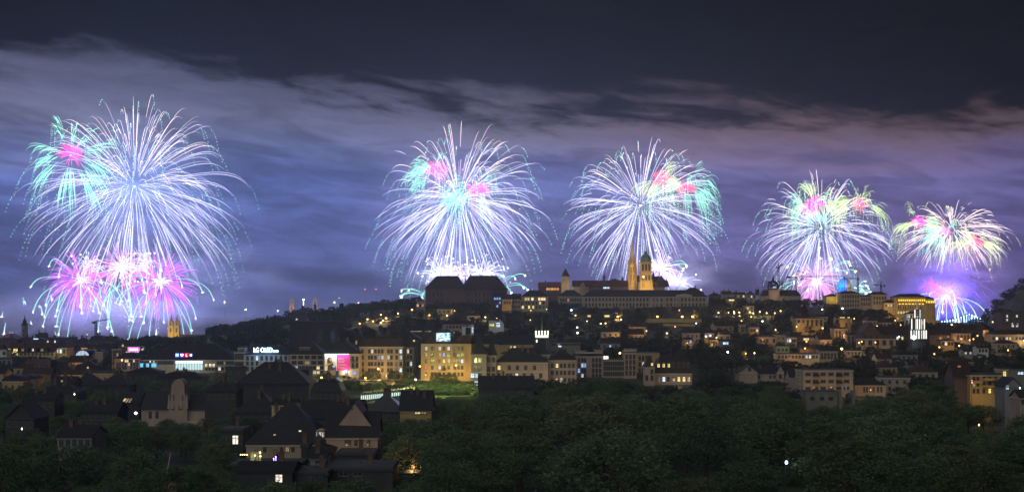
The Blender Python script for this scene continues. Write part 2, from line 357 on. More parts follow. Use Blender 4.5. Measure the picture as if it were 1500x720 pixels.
class Site:
    """local frame of a hand-built thing: x and y in picture rows of its own distance, z from its base"""
    def __init__(s, name, label, cat, xc, D, group=None, ground=None, rz=0, foot=None):
        s.s = D/F; s.xc = xc; s.D = D; X = (xc-750)*s.s
        s.zg = (gz(X, D)-1.0) if ground is None else (455-ground)*s.s
        s.root = empty(name, (X, D, s.zg), rz); tag(s.root, label, cat, group)
        if foot: FOOT.append((X, D+foot/2, foot/2+1, foot/2+1))
    def x(s, px): return (px-s.xc)*s.s
    def z(s, py): return (455-py)*s.s-s.zg
    def w(s, px): return px*s.s
    def prot(s, x0, x1, y0, y1): PROT.append((x0, x1, y0, y1, s.D))
    def light(s, px, py, dy, power, col, soft=.5, spot=None, aim=None, name='floodlight'):
        loc = P(px, py, s.D); loc.y += dy
        if aim: aim = P(aim[0], aim[1], s.D)+Vector((0, aim[2], 0))
        return plight(name, loc, power, col, s.root, soft, spot, aim)
LAMPS = []
def lamp(px, py, D, col='orange', power=60, label=None, group=None, hgt=None, name='street_lamp', cat='street lamp', bulb=.42, head=True):
    """street lamp: pole, arm, head and bulb; its own light hangs in the bulb"""
    while D > 150 and P(px, py, D).z-gpx(px, D) < 2.5: D -= 6
    PROT.append((px-2, px+2, py-2, py+3, D))
    p = P(px, py, D); zg = gz(p.x, D); h = max(3.0, p.z-zg) if hgt is None else hgt
    root = empty(name, (p.x, D, p.z-h)); tag(root, label, cat, group)
    k = ('pole', round(h, 1))
    if k not in WM:
        b = MB(); b.tube([(0, .9, -.3), (0, .9, h*.9), (0, .75, h+.15), (0, .15, h+.45)], [.12, .08, .07, .05], 5); WM[k] = b.mesh('pole', IRON)
    inst('pole', WM[k], root)
    k = ('head', 1)
    if k not in WM:
        b = MB(); b.frus((-.28, .28, -.5, .4, .40), (-.12, .12, -.35, .3, .62)); WM[k] = b.mesh('lamp_head', IRON)
    inst('lamp_head', WM[k], root, (0, 0, h))
    k = ('bulb', col, bulb)
    if k not in WM:
        b = MB(); b.lathe([(.05, -bulb), (bulb*.75, -bulb*.7), (bulb, 0), (bulb*.75, .30), (.1, .39)], 8); WM[k] = b.mesh('bulb', BULB[col])
    inst('bulb', WM[k], root, (0, 0, h))
    if power: plight('lamp_light', (p.x, D-1.2, p.z-.4), power*(95 if col in ('orange', 'yellow') and D > 720 else 40), LCOL[col], root, .5)
    LAMPS.append((p.x, D))
    return root
def text(txt, size, depth, mt, parent, loc, name='lettering', align='CENTER', sx=1.0):
    c = bpy.data.curves.new(name, 'FONT'); c.body = txt; c.size = size; c.extrude = depth; c.align_x = align; c.align_y = 'BOTTOM_BASELINE'
    o = bpy.data.objects.new('tmp', c); COL.objects.link(o); bpy.context.view_layer.update()
    me = bpy.data.meshes.new_from_object(o.evaluated_get(bpy.context.evaluated_depsgraph_get())); bpy.data.objects.remove(o)
    me.materials.clear(); me.materials.append(mt)
    q = bpy.data.objects.new(name, me); COL.objects.link(q); q.parent = parent; q.location = loc; q.rotation_euler = (rad(90), 0, 0); q.scale = (sx, 1, 1)
    return q
# ================================================================== trees
def leafmat(name, col, sat=1.0):
    m = mat(name, col, .75, .22, .5, rnd=.26, streak=False, spec=.15); nt = m.node_tree; b = nt.nodes['Principled BSDF']
    t = nt.nodes.new('ShaderNodeBsdfTranslucent'); x = nt.nodes.new('ShaderNodeMixShader'); x.inputs[0].default_value = .45
    l = b.inputs['Base Color'].links[0]; nt.links.new(l.from_socket, t.inputs[0]); o = nt.nodes['Material Output']
    nt.links.new(b.outputs[0], x.inputs[1]); nt.links.new(t.outputs[0], x.inputs[2]); nt.links.new(x.outputs[0], o.inputs['Surface']); return m
LEAF = [leafmat('leaves_broad', (.105, .160, .080)), leafmat('leaves_dark', (.090, .142, .084)), leafmat('leaves_olive', (.116, .146, .072)), leafmat('leaves_slope', (.050, .068, .048)), leafmat('leaves_slope_dark', (.038, .055, .042))]
BARK = mat('bark', (.06, .05, .04), .95, .3, 2.0)
def crown_mesh(seed, nc, nl, leaf, shape, mi):
    """unit crown: height 1 (0.22 to 1), radius about .38; leaves in uneven clumps with gaps between"""
    r = random.Random(seed); b = MB()
    for c in range(nc):
        d = udir(r, -.75, 1); q = r.uniform(.45, 1.0)**.6
        if shape == 'round': cz = .60+d.z*.34*q; rr = .36*q; cx, cy = d.x*rr, d.y*rr
        elif shape == 'tall': cz = .58+d.z*.40*q; rr = .24*q*(1.15-.55*abs(d.z)); cx, cy = d.x*rr*1.4, d.y*rr*1.4
        else:
            cz = r.uniform(.12, .98); rr = .27*(1.02-cz)*r.uniform(.5, 1.1); aa = r.uniform(0, 6.28); cx, cy = rr*math.cos(aa), rr*math.sin(aa)
        cr = r.uniform(.06, .13)*(1.0 if shape != 'cone' else .62)
        for l in range(nl):
            e = udir(r)*cr*r.uniform(.35, 1.0); p = Vector((cx, cy, cz))+Vector((e.x, e.y, e.z*.75)); n = (udir(r)+Vector((e.x, e.y, e.z))*6).normalized()
            u = n.cross(udir(r)).normalized(); w = n.cross(u); z = leaf*r.uniform(.6, 1.3)
            b.add([p-u*z, p+w*z*.62, p+u*z, p-w*z*.62], [(0, 1, 2, 3)])
    return b.mesh('crown', LEAF[mi])
def trunk_mesh(seed, cone=False):
    r = random.Random(seed); b = MB()
    b.tube([(0, 0, -.06), (r.uniform(-.01, .01), 0, .2), (r.uniform(-.02, .02), .01, .5), (0, 0, .8 if not cone else .95)], [.030, .022, .014, .004], 7)
    for k in range(7):
        a = r.uniform(0, 6.28); z = r.uniform(.25, .6); L_ = r.uniform(.15, .3)*(1 if not cone else .5)
        b.tube([(0, 0, z), (math.cos(a)*L_*.5, math.sin(a)*L_*.5, z+.10), (math.cos(a)*L_, math.sin(a)*L_, z+.24)], [.011, .007, .003], 4)
    return b.mesh('trunk', BARK)
NEAR = [(crown_mesh(101, 110, 42, .016, 'round', 0), trunk_mesh(1)), (crown_mesh(102, 120, 40, .015, 'round', 1), trunk_mesh(2)), (crown_mesh(103, 100, 42, .016, 'tall', 0), trunk_mesh(3)), (crown_mesh(104, 105, 42, .016, 'round', 2), trunk_mesh(4))]
FAR = [(crown_mesh(201, 46, 16, .036, 'round', 3), trunk_mesh(5)), (crown_mesh(202, 50, 16, .034, 'round', 4), trunk_mesh(6)), (crown_mesh(203, 44, 16, .034, 'tall', 4), trunk_mesh(7)), (crown_mesh(204, 46, 16, .036, 'round', 3), trunk_mesh(8)), (crown_mesh(205, 70, 14, .026, 'cone', 4), trunk_mesh(9, True))]
SRC = {}
TREES = []
def tree(X, Y, h, var, label, group, r, wide=1.0, name='tree', zoff=-.3):
    if id(var) not in SRC:
        e = empty('tree', (0, 0, 0)); inst('crown', var[0], e); inst('trunk', var[1], e); SRC[id(var)] = e; o = e
    else:
        s0 = SRC[id(var)]; o = s0.copy(); COL.objects.link(o)
        for ch in s0.children:
            c = ch.copy(); c.parent = o; COL.objects.link(c)
    o.name = name; o.location = (X, Y, gz(X, Y)+zoff); o.rotation_euler = (0, 0, r.uniform(0, 6.28)); o.scale = (h*wide, h*wide, h)
    tag(o, label, 'tree', group); TREES.append((X, Y, h*.36*wide)); return o
def free(X, Y, m):
    for fx, fy, hw, hd in FOOT:
        if abs(X-fx) < hw+m and abs(Y-fy) < hd+m: return False
    return True
def ok_view(X, Y, h, wide):
    s = F/Y; xp = 750+X*s; hw = h*.38*wide*s; yt = 455-(gz(X, Y)+h)*s
    for x0, x1, y0, y1, D in PROT:
        if D > Y+1 and xp+hw > x0+1 and xp-hw < x1-1 and yt < y1: return False
    return True
WAIT = []      # every woodland tree, before it is known which ones show largest
def forest(label, group, x0, x1, D0, D1, h0, h1, gap, n, seed, kinds, wide=(1.0, 1.35), tries=14):
    r = random.Random(seed); got = 0
    for t in range(n*tries):
        if got >= n: break
        D = math.sqrt(r.uniform(D0*D0, D1*D1)); px = r.uniform(x0, x1); X = (px-750)/F*D
        if any(abs(X-a) < gap and (X-a)**2+(D-b)**2 < gap*gap for a, b, c in TREES) or not free(X, D, 1.5): continue
        wd = r.uniform(*wide); h = r.uniform(h0, h1)
        for k in range(5):
            if ok_view(X, D, h, wd): break
            h *= .78
        else: continue
        TREES.append((X, D, h*.36*wd)); WAIT.append((X, D, h, r.choice(kinds), label, group, wd, gz(X, D)-.3, r.uniform(0, 6.28))); got += 1
    return got
def grow_woods(limit):
    import numpy as np
    WAIT.sort(key=lambda t: -t[2]*t[6]/t[1])
    r = random.Random(77)
    for X, D, h, v, lb, gr, wd, z, rot in WAIT[:limit]:
        o = tree(X, D, h, v, lb, gr, r, wd); o.location.z = z; o.rotation_euler.z = rot
    rest = WAIT[limit:]
    if not rest: return
    V = []; LV = []; MI = []; base = 0; mats = LEAF+[BARK]; cache = {}
    for X, D, h, v, lb, gr, wd, z, rot in rest:
        if id(v) not in cache:
            l = []
            for me in v:
                co = np.empty(len(me.vertices)*3, 'f'); me.vertices.foreach_get('co', co)
                qs = np.array([p.vertices[:] for p in me.polygons if len(p.vertices) == 4], 'i'); l.append((co.reshape(-1, 3), qs, mats.index(me.materials[0])))
            cache[id(v)] = l
        ca, sa = math.cos(rot), math.sin(rot)
        for co, qs, mi in cache[id(v)]:
            w = co*np.array([h*wd, h*wd, h], 'f'); q = w.copy(); q[:, 0] = w[:, 0]*ca-w[:, 1]*sa+X; q[:, 1] = w[:, 0]*sa+w[:, 1]*ca+D; q[:, 2] += z
            V.append(q); LV.append(qs+base); MI.append(np.full(len(qs), mi, 'i')); base += len(q)
    V = np.concatenate(V); LV = np.concatenate(LV); MI = np.concatenate(MI); me = bpy.data.meshes.new('woodland')
    me.vertices.add(len(V)); me.vertices.foreach_set('co', V.ravel()); me.loops.add(LV.size); me.loops.foreach_set('vertex_index', LV.ravel())
    me.polygons.add(len(LV)); me.polygons.foreach_set('loop_start', np.arange(len(LV), dtype='i')*4); me.polygons.foreach_set('material_index', MI)
    for m in mats: me.materials.append(m)
    me.update(calc_edges=True); me.validate()
    o = bpy.data.objects.new('woodland', me); COL.objects.link(o); tag(o, 'far dark woods filling the slopes between the houses', 'woodland', kind='stuff')
def tree_at(px, ytop, D, h, var, label, seed=1, wide=1.1, group=None):
    """a single tree whose base stands on the ground"""
    X = (px-750)/F*D; return tree(X, D, h, var, label, group, random.Random(seed), wide, zoff=((455-ytop)*D/F-h)-gz(X, D) if ytop else -.3)

def graft(part, child, parent):
    """a gable, turret or dormer built on its own becomes a part of the house it belongs to"""
    kids = [o for o in bpy.data.objects if o.type == 'EMPTY' and o.get('label', '').startswith(child)]; par = [o for o in bpy.data.objects if o.type == 'EMPTY' and o.get('label', '').startswith(parent)][0]
    for k in kids:
        ch = [c for c in bpy.data.objects if c.parent == k]; main = ([c for c in ch if c.name.startswith(('wall', 'pane', 'shaft'))] or ch)[0]
        inv = Matrix.Rotation(-par.rotation_euler.z, 4, 'Z'); off = inv @ (k.location-par.location)
        base = main.location.copy()
        main.parent = par; main.location = off+base; main.rotation_euler.z += k.rotation_euler.z-par.rotation_euler.z; main.name = part
        for c in ch:
            if c is main: continue
            if c.type == 'LIGHT': c.matrix_parent_inverse = main.matrix_basis.inverted() @ inv @ Matrix.Translation(-par.location); c.parent = main; continue
            c.parent = main; c.location = c.location-base
        bpy.data.objects.remove(k)
# ================================================================== the castle hill
def build_castle():
    # great dark roofed hall: two steep hipped wings
    T = Site('dark_hall', 'great dark brick hall with two steep hipped roofs, a burst glowing in the notch between', 'archive hall', 682, 1340, foot=0)
    FOOT.append((T.root.location.x, 1360, 42, 22)); T.prot(622, 744, 403, 440)
    b = MB(); x, z = T.x, T.z
    b.box(x(623), x(679), 0, 34, -2, z(422)); b.box(x(679.02), x(743), 1.2, 34, -2, z(423))
    for px in (652, 668, 690, 704, 718, 731): b.box(x(px)-.5, x(px)+.5, .3 if px < 679 else .7, 1.5, -2, z(428))
    b.box(x(622.6), x(679), -.5, 34.4, z(422.8), z(421.8), 0); b.box(x(679.1), x(743.4), .6, 34.4, z(423.8), z(422.8), 0)
    b.obj('wall', WALL['brown'], T.root)
    q = MB(); q.frus((x(622.2), x(682), -.8, 34.6, z(421.7)), (x(638.5), x(670), 13, 20, z(403.2))); q.obj('roof', ROOF['brown'], T.root)
    q = MB(); q.frus((x(674), x(743.8), -.4, 34.9, z(422.7)), (x(687.5), x(727.5), 13, 20, z(403))); q.obj('roof', ROOF['brown'], T.root)
    place_windows(T.root, T.s, T.xc, T.zg, (span(682, 742, 10), [431, 440], 1.6, 3.4, {}), y=1.19)
    place_windows(T.root, T.s, T.xc, T.zg, (span(626, 650, 4), [431, 440], 1.6, 3.4, {}))
    for px in (680.5, 688.8): inst('chimney', chimney_mesh(), T.root, (x(px), 18, z(406 if px > 685 else 412)), 0, (1.2, 1.2, 1.4))
    # houses of the upper town, left to right
    bld('terrace_house', 'low pale house with lit arcade left of the great dark hall', 'house', 609, 622, 441, 1330, 10, 'sand', 'hip', 437, 'tile', [(span(610, 621, 3), [447], 1.6, 2.4, {(0, 0): 'warm', (0, 2): 'dim'})], vis=452)
    bld('town_house', 'dark house with violet lit windows right under the great hall', 'house', 722, 735, 433, 1330, 12, 'darkwall', 'gable', 426, 'slate', [(span(723, 734, 3), [437, 443, 448], 1.4, 2, {(0, 0): 'blue', (0, 1): 'blue', (0, 2): 'blue', (1, 2): 'blue', (2, 1): 'blue'})], vis=452)
    h = bld('town_house', 'small house with bright orange floodlit front near the great hall', 'house', 735.5, 749.5, 438, 1325, 12, 'ochre', 'gable', 431, 'brown', [(span(738, 748, 3), [443], 1.4, 2.4, {})], vis=454, chim=1)
    plight('floodlight', P(742, 452, 1316), 1500, LCOL['orange'], h, .4)
    bld('town_house', 'narrow grey house between the orange front and the house of lit windows', 'house', 750, 763, 438, 1330, 12, 'stone', 'gable', 430, 'slate', [(span(751, 762, 3), [442, 449], 1.3, 2.2, {})], vis=452, chim=1)
    bld('town_house', 'wide house with a row of bright yellow windows right of the great hall', 'house', 764, 803, 434, 1330, 14, 'stone', 'hip', 424.5, 'slate', [([770, 774, 780, 790, 794, 797.5], [437.6], 1.9, 2.6, {(0, i): 'warm' for i in range(6)}), ([766, 771, 775, 781, 786, 791, 796], [443.5, 449.5], 1.6, 2.6, {(1, 0): 'yellow', (1, 2): 'yellow', (1, 3): 'yellow', (0, 5): 'warm'})], vis=455, chim=3, bands=(440.5,))
    bld('restaurant_house', 'house with red roof and glowing orange terrace windows beside the stone tower', 'house', 789, 821, 420, 1420, 14, 'brown', 'gable', 413, 'red', [([802, 805, 809, 813, 817], [423], 2.2, 2.2, {(0, i): 'orange' for i in range(5)})], vis=426, chim=1)
    bld('roof_cafe', 'flat glass roofed house left of the stone tower', 'house', 799, 822, 413.2, 1460, 10, 'darkwall', 'flat', 412.6, 'slate', [([803, 806, 818], [416], 2.2, 1.6, {(0, 0): 'cool', (0, 1): 'green', (0, 2): 'dim'})], vis=420)
    # square stone tower with pyramid roof
    T = Site('stone_tower', 'square stone tower with pyramid roof, standing alone left of the long roofs', 'tower', 828.5, 1480, foot=10); T.prot(821, 836, 392, 424); x, z = T.x, T.z
    b = MB(); b.frus((x(821.5), x(835.7), 0, 10.2, 0), (x(822), x(835.2), .3, 9.9, z(410))); b.box(x(822.8), x(834.4), .9, 9.3, z(410.001), z(404.6)); b.box(x(822.2), x(835), .4, 9.8, z(405.4), z(404.4))
    b.obj('wall', WALL['sand'], T.root)
    q = MB(); q.frus((x(822.3), x(834.9), .5, 9.7, z(404.3)), (x(828.3), x(828.7), 5.0, 5.2, z(392.3))); q.obj('roof', ROOF['brown'], T.root)
    for px in (826.6, 830.6): inst('window', wmesh(1.3, 4.5, 'dark'), T.root, (x(px), .55, z(413)))
    inst('clock_face', wmesh(1.2, 1.2, 'dim'), T.root, (x(828.6), .86, z(407.2)))
    T.light(829, 420, -12, 4200, LCOL['yellow'])
    # long roofs of the upper town in front of the church
    bld('gabled_house', 'red tiled house with a small front gable right of the stone tower', 'house', 839, 862, 419.5, 1470, 14, 'sand', 'gable', 410.5, 'tile', [], vis=424)
    bld('gabled_house', 'little pale gabled house facing the viewer before the red tiled roof', 'house', 850.5, 856.5, 417, 1464, 6, 'sand', 'front', 412.5, 'tile', [([853.5], [418], 1.2, 1.6, {})], vis=422)
    bld('long_house', 'long brown roof with two white skylights left of the church', 'house', 862.5, 920, 420, 1475, 16, 'brown', 'gable', 410.6, 'tile', [([886, 890.5], [421.2], 3.2, 1.6, {(0, 0): 'cool', (0, 1): 'cool'})], vis=424, chim=3, cornice=False)
    bld('attic_house', 'taller dark attic roof rising behind the long brown roof', 'house', 893, 908, 411, 1500, 14, 'darkwall', 'hip', 407, 'slate', [], vis=411)
    for px, yt, lb in ((885, 400, 'thin dark roof spire behind the long brown roof'), (911.5, 403.5, 'small brick ridge turret left of the tall gothic spire')):
        T = Site('ridge_turret', lb, 'turret', px, 1500, ground=414); b = MB(); b.box(-1.1, 1.1, -1.1, 1.1, -4, T.z(yt+5.5)); b.obj('wall', WALL['brown'], T.root)
        b = MB(); b.lathe([(1.5, T.z(yt+5.5)), (.5, T.z(yt+2.5)), (.04, T.z(yt))], 6); b.obj('spire', ROOF['slate'], T.root)
    # gothic church: spire tower, nave, side gables
    T = Site('gothic_church', 'gothic church with slender stone spire and dark steep roofs on the hill', 'church', 927, 1530, foot=12); FOOT.append((T.x(955)+T.root.location.x, 1540, 22, 12)); T.prot(919, 982, 352, 424); x, z = T.x, T.z
    b = MB(); cx = x(926.6); R8 = T.w(6.4)
    b.lathe([(R8*1.04, 0), (R8*1.04, z(411)), (R8*.98, z(410.9)), (R8*.98, z(400)), (R8*.94, z(399.9)), (R8*.90, z(388)), (R8*.80, z(387.9)), (R8*.74, z(380)), (R8*.62, z(378.5)), (R8*.44, z(378))], 8, (cx, 5, 0), 0, rad(22.5))
    for k in range(8):
        a = rad(22.5+45*k); e = R8*1.02
        b.lathe([(.62, 0), (.62, z(388)), (.50, z(387)), (.50, z(384.5)), (.05, z(379.5))], 6, (cx+e*math.cos(a)*.96, 5+e*math.sin(a)*.96, 0))
        e = R8*.66; b.lathe([(.36, z(386)), (.36, z(377.5)), (.03, z(373))], 5, (cx+e*math.cos(a), 5+e*math.sin(a), 0))
    b.obj('tower', WALL['gold'], T.root)
    for k, (ya, ww, hh) in enumerate(((406, 1.5, 5.5), (394, 1.4, 6.5), (383.5, 1.1, 3.6))):
        for dx in (-1.6, 1.6):
            inst('window', wmesh(ww, hh, 'dark'), T.root, (cx+dx, 5-R8*(1.0 if k == 0 else .98 if k == 1 else .82)*.95-.1, z(ya)))
    b = MB(); b.lathe([(R8*.45, z(378.4)), (R8*.34, z(371)), (R8*.20, z(362)), (R8*.06, z(353.5)), (.1, z(351.4))], 8, (cx, 5, 0), 0, rad(22.5))
    for k in range(5):
        zz = z(376-k*4.5); rr = R8*(.42-.075*k)
        for j in range(8): b.star((cx+rr*math.cos(rad(22.5+45*j)), 5+rr*math.sin(rad(22.5+45*j)), zz), .38)
    b.star((cx, 5, z(351)), .55); b.obj('spire', WALL['gold'], T.root)
    b = MB(); b.box(x(931.5), x(975), 8, 26, 0, z(412)); b.obj('nave_wall', WALL['stone'], T.root)
    b = MB(); b.ext([(x(932), z(412)), (x(982), z(412)), (x(979), z(411)), (x(966), z(404)), (x(933), z(402.6))], 10, 24); b.obj('roof', ROOF['brown'], T.root)
    for a_, b_, c_, yt in ((955.5, 960, 957.8, 397), (963.5, 975, 969.6, 402.5), (974, 981, 977.5, 408)):
        b = MB(); b.frus((x(a_), x(b_), 5, 11, z(420)), (x(a_), x(b_), 5, 11, z(yt+9))); b.frus((x(a_-.3), x(b_+.3), 4.7, 11.3, z(yt+9)), (x(c_-.2), x(c_+.2), 7.8, 8.2, z(yt))); b.obj('side_gable', ROOF['slate'], T.root)
    T.light(923, 412, -16, 16000, (1, .60, .18)); T.light(929, 388, -24, 17000, (1, .62, .22)); T.light(927, 366, -14, 5000, (1, .62, .24))
    # domed tower
    T = Site('domed_tower', 'golden floodlit square tower with green copper dome in front of the church', 'church tower', 946.5, 1480, foot=14); T.prot(936, 959, 367, 424); x, z = T.x, T.z
    b = MB(); hw = T.w(8.1); tw = T.w(8.3)
    b.frus((-T.w(10.6), T.w(11), -1, 2*hw+2, -2), (-T.w(9.8), T.w(10), -.6, 2*hw+.6, z(413))); b.box(-T.w(10), T.w(10.2), -.9, 2*hw+.8, z(413.01), z(412.2)); b.box(-hw, hw, 0, 2*hw, z(412.19), z(399.4)); b.box(-hw-.5, hw+.5, -.5, 2*hw+.5, z(399.39), z(398.4))
    b.box(-hw+.1, hw-.1, .1, 2*hw-.1, z(398.39), z(384.6)); b.box(-hw-.7, hw+.7, -.7, 2*hw+.7, z(384.59), z(383))
    for dx in (-1, -.33, .33, 1):
        b.box(dx*hw*.86-.5, dx*hw*.86+.5, -.35, .11, z(398.38), z(384.61)); b.box(dx*hw*.86-.5, dx*hw*.86+.5, -.42, .0, z(412.18), z(399.41))
    for dx in (-1, 1): b.lathe([(1.3, z(420)), (1.3, z(411)), (.2, z(407.5))], 8, (dx*T.w(7.6), -1.2, 0))
    b.obj('wall', WALL['gold'], T.root)
    for dx in (-.58, 0, .58):
        inst('window', wmesh(1.9, 6.8, 'dark'), T.root, (dx*hw, .08, z(391.5))); inst('window', wmesh(1.7, 5.2, 'dark'), T.root, (dx*hw, -.03, z(406.3)))
    inst('door', wmesh(2.0, 3.2, 'orange'), T.root, (x(943), -1.0, z(418)))
    b = MB(); b.lathe([(tw, z(382.95)), (tw*1.0, z(381)), (tw*.96, z(378)), (tw*.80, z(374.8)), (tw*.52, z(372.6)), (tw*.30, z(371.8)), (tw*.28, z(369.8)), (tw*.34, z(369.5)), (tw*.16, z(368.2)), (tw*.05, z(367.5)), (.08, z(366))], 16, (0, hw, 0)); b.obj('dome', ROOF['copper'], T.root, smooth=True)
    T.light(940, 421, -14, 9000, (1, .62, .18)); T.light(953, 421, -14, 9000, (1, .62, .18)); T.light(946, 404, -24, 9500, (1, .66, .24))
    # long palace front below the church
    bld('long_palace', 'long dark left wing of the palace front below the stone tower', 'palace', 818, 853, 433.5, 1400, 16, 'stone', 'hip', 424.3, 'slate', [(span(820, 852, 9), [439, 447], 1.5, 2.6, {(0, 3): 'dim'})], vis=441, cornice=True)
    h = bld('long_palace', 'long pale palace front with many windows below the gothic church', 'palace', 853.3, 1036.5, 434.3, 1395, 18, 'sand', 'hip', 424.2, 'slate', [(span(856, 951, 19), [438.5, 446], 1.5, 3.0, {}), (span(954, 972, 3), [439, 447], 1.5, 3.0, {}), (span(975, 1034, 11), [438.5, 446], 1.5, 3.0, {})], vis=447, bands=(442.5,))
    s = 1395/F; zg = h.location.z; b = MB()
    b.ext([((990-944.9)*s, (455-434)*s-zg), ((1014-944.9)*s, (455-434)*s-zg), ((1013-944.9)*s, (455-431.4)*s-zg), ((1002-944.9)*s, (455-430)*s-zg), ((991-944.9)*s, (455-431.4)*s-zg)], -.5, .8); b.obj('pediment', TRIM, h)
    b = MB()
    for px in (953, 956, 964, 966, 987, 990, 994):
        b.box((px-944.9)*s-.35, (px-944.9)*s+.35, -.5, -.004, (455-456)*s-zg, (455-435.2)*s-zg)
    b.obj('pilaster', TRIM, h)
    for px, pw in ((953.5, 1700), (964.5, 1700), (987, 1900)): plight('floodlight', P(px, 452, 1389), pw, (1, .9, .78), h, .3)
    for px, c in ((879, 'orange'), (914, 'orange')): plight('floodlight', P(px, 455, 1380), 4200, (1, .68, .45), h, .5)
    bld('corner_house', 'dark hipped corner roof closing the right end of the long palace', 'house', 1001, 1031, 428.5, 1425, 16, 'darkwall', 'hip', 420.5, 'slate', [], vis=424, chim=2)
    # low skyline to the right of the palace
    for x0, x1, ye, yr, D, wl, rt, lb, wn in (
        (1040, 1056, 432, 428, 1420, 'brown', 'hip', 'low dark roof just right of the long palace', None), (1058, 1072, 431, 426, 1430, 'stone', 'gable', 'stepped pale roof, second on the low skyline right of the palace', None),
        (1066, 1077, 437.5, 435, 1330, 'ochre', 'flat', 'small flat house with yellow lit wall among the slope trees', [([1071.5], [439], 5.0, 1.6, {(0, 0): 'yellow'})]),
        (1074, 1092, 431, 428, 1440, 'sand', 'gable', 'warm lit long roof on the skyline before the scaffolded cupola', [(span(1076, 1091, 4), [433.5], 1.4, 2, .3)]), (1093, 1108, 431.5, 426.5, 1435, 'sand', 'hip', 'house with pointed roof lantern left of the scaffolded cupola', [(span(1095, 1107, 3), [434], 1.4, 2, .3)])):
        bld('town_house', lb, 'house', x0, x1, ye, D, 12, wl, rt, yr, 'brown', wn or [], vis=ye+3, chim=2)
    # scaffolded cupola
    T = Site('cupola_building', 'mansard building crowned by a small cupola wrapped in scaffolding', 'palace', 1143, 1440, foot=0); FOOT.append((T.root.location.x, 1450, 22, 12)); T.prot(1113, 1174, 404, 436); x, z = T.x, T.z
    b = MB(); b.box(x(1114), x(1173), 0, 20, -1, z(433)); b.box(x(1126), x(1142), -1, 3, 0, z(424)); b.obj('wall', WALL['stone'], T.root)
    b = MB(); b.frus((x(1113), x(1174), -.5, 20.5, z(432.9)), (x(1120), x(1168), 5, 15, z(424.2))); b.obj('roof', ROOF['slate'], T.root)
    b = MB(); c = (x(1134), 6, 0); k = T.w(7.6)
    for a in range(8):
        q = rad(45*a+22.5); pts = [(c[0]+k*f*math.cos(q), c[1]+k*f*math.sin(q), z(y)) for f, y in ((1, 423.9), (1.0, 419), (.86, 415.5), (.55, 412.4), (.30, 411))]; b.tube(pts, .55, 5)
    b.lathe([(k*1.05, z(424.1)), (k*1.05, z(422.5))], 12, c); b.lathe([(k*.34, z(411.6)), (k*.2, z(409.5)), (k*.22, z(407.4)), (k*.10, z(405.8)), (.1, z(401.5))], 10, c); b.lathe([(k*.5, z(421)), (k*.45, z(416.5))], 8, c); b.obj('cupola', WALL['darkwall'], T.root)
    inst('lamp', wmesh(1.4, 1.4, 'cool'), T.root, (x(1135.5), .4, z(420.2))); inst('lamp', wmesh(1.0, 1.2, 'cool'), T.root, (x(1133), .4, z(420)))
    b = MB()
    for px in (1119.5, 1123, 1127, 1141, 1145, 1149):
        for yy in (1, 10): b.bar((x(px), yy, z(426)), (x(px), yy, z(411)), .11)
    for py in (411.6, 414.5, 417.5, 420, 422.5):
        for yy in (1, 10):
            b.bar((x(1119.5), yy, z(py)), (x(1127), yy, z(py)), .12); b.bar((x(1141), yy, z(py)), (x(1149), yy, z(py)), .12)
        for px in (1119.5, 1127, 1141, 1149): b.bar((x(px), 1, z(py)), (x(px), 10, z(py)), .1)
    for px, py in ((1127, 413), (1146, 416)): b.box(x(px)-.8, x(px)+.8, 1.2, 2.2, z(py+1), z(py-1.2))
    b.obj('scaffolding', IRON, T.root)
    T.light(1134, 432, -8, 1400, LCOL['orange'])
    for px, yt in ((1107.8, 421), (1110.8, 420.5)):
        T2 = Site('roof_finial', 'thin dark roof finial left of the scaffolded cupola, '+('left one' if px < 1109 else 'right one')+' of two', 'finial', px, 1440, ground=432)
        b = MB(); b.lathe([(1.0, 0), (1.0, T2.z(424)), (.3, T2.z(423)), (.05, T2.z(yt-2))], 6); b.obj('shaft', ROOF['slate'], T2.root)
    # tower cranes
    def crane(px, ytop, ybase, D, lb, jib, cj, lamp_y=None, folded=False):
        T = Site('tower_crane', lb, 'crane', px, D, group='tower cranes on the skyline', ground=ybase); x, z = T.x, T.z; b = MB(); hw = .75; H = z(ytop)
        for sx in (-1, 1):
            for sy in (-1, 1): b.bar((sx*hw, sy*hw, -3), (sx*hw, sy*hw, H), .17)
        k = 0.0
        while k < H-1.5:
            b.bar((-hw, -hw, k), (hw, -hw, k+1.5), .11); b.bar((hw, hw, k), (-hw, hw, k+1.5), .11); b.bar((-hw, hw, k), (-hw, -hw, k+1.5), .11); k += 1.5
        b.obj('mast', STEEL, T.root); b = MB()
        if folded:
            b.bar((-.6, -1, H), (T.w(jib), -14, H+T.w(4)), .35); b.bar((.6, -1, H), (T.w(jib)+.5, -14, H+T.w(4)), .35); b.bar((0, 0, H+2.5), (T.w(jib), -14, H+T.w(4)), .16)
        else:
            L_ = T.w(jib); n = int(abs(L_)/2.2)
            for yy in (-.6, .6): b.bar((0, yy, H), (L_, yy, H), .17)
            b.bar((0, 0, H+1.5), (L_, 0, H+.8), .16)
            for i in range(n): b.bar((L_*i/n, -.6, H), (L_*(i+.5)/n, 0, H+1.3), .09); b.bar((L_*(i+.5)/n, 0, H+1.3), (L_*(i+1)/n, -.6, H), .09)
            b.bar((0, 0, H+5), (L_*.62, 0, H+1.3), .08)
        b.obj('jib', STEEL, T.root); b = MB(); e = T.w(cj)
        for yy in (-.6, .6): b.bar((0, yy, H+.2), (e, yy, H+.2), .2)
        b.box(min(e, e*.6), max(e, e*.6), -.8, .8, H-1.4, H+.6); b.bar((0, 0, H+5), (e, 0, H+.5), .08); b.obj('counterweight', STEEL, T.root)
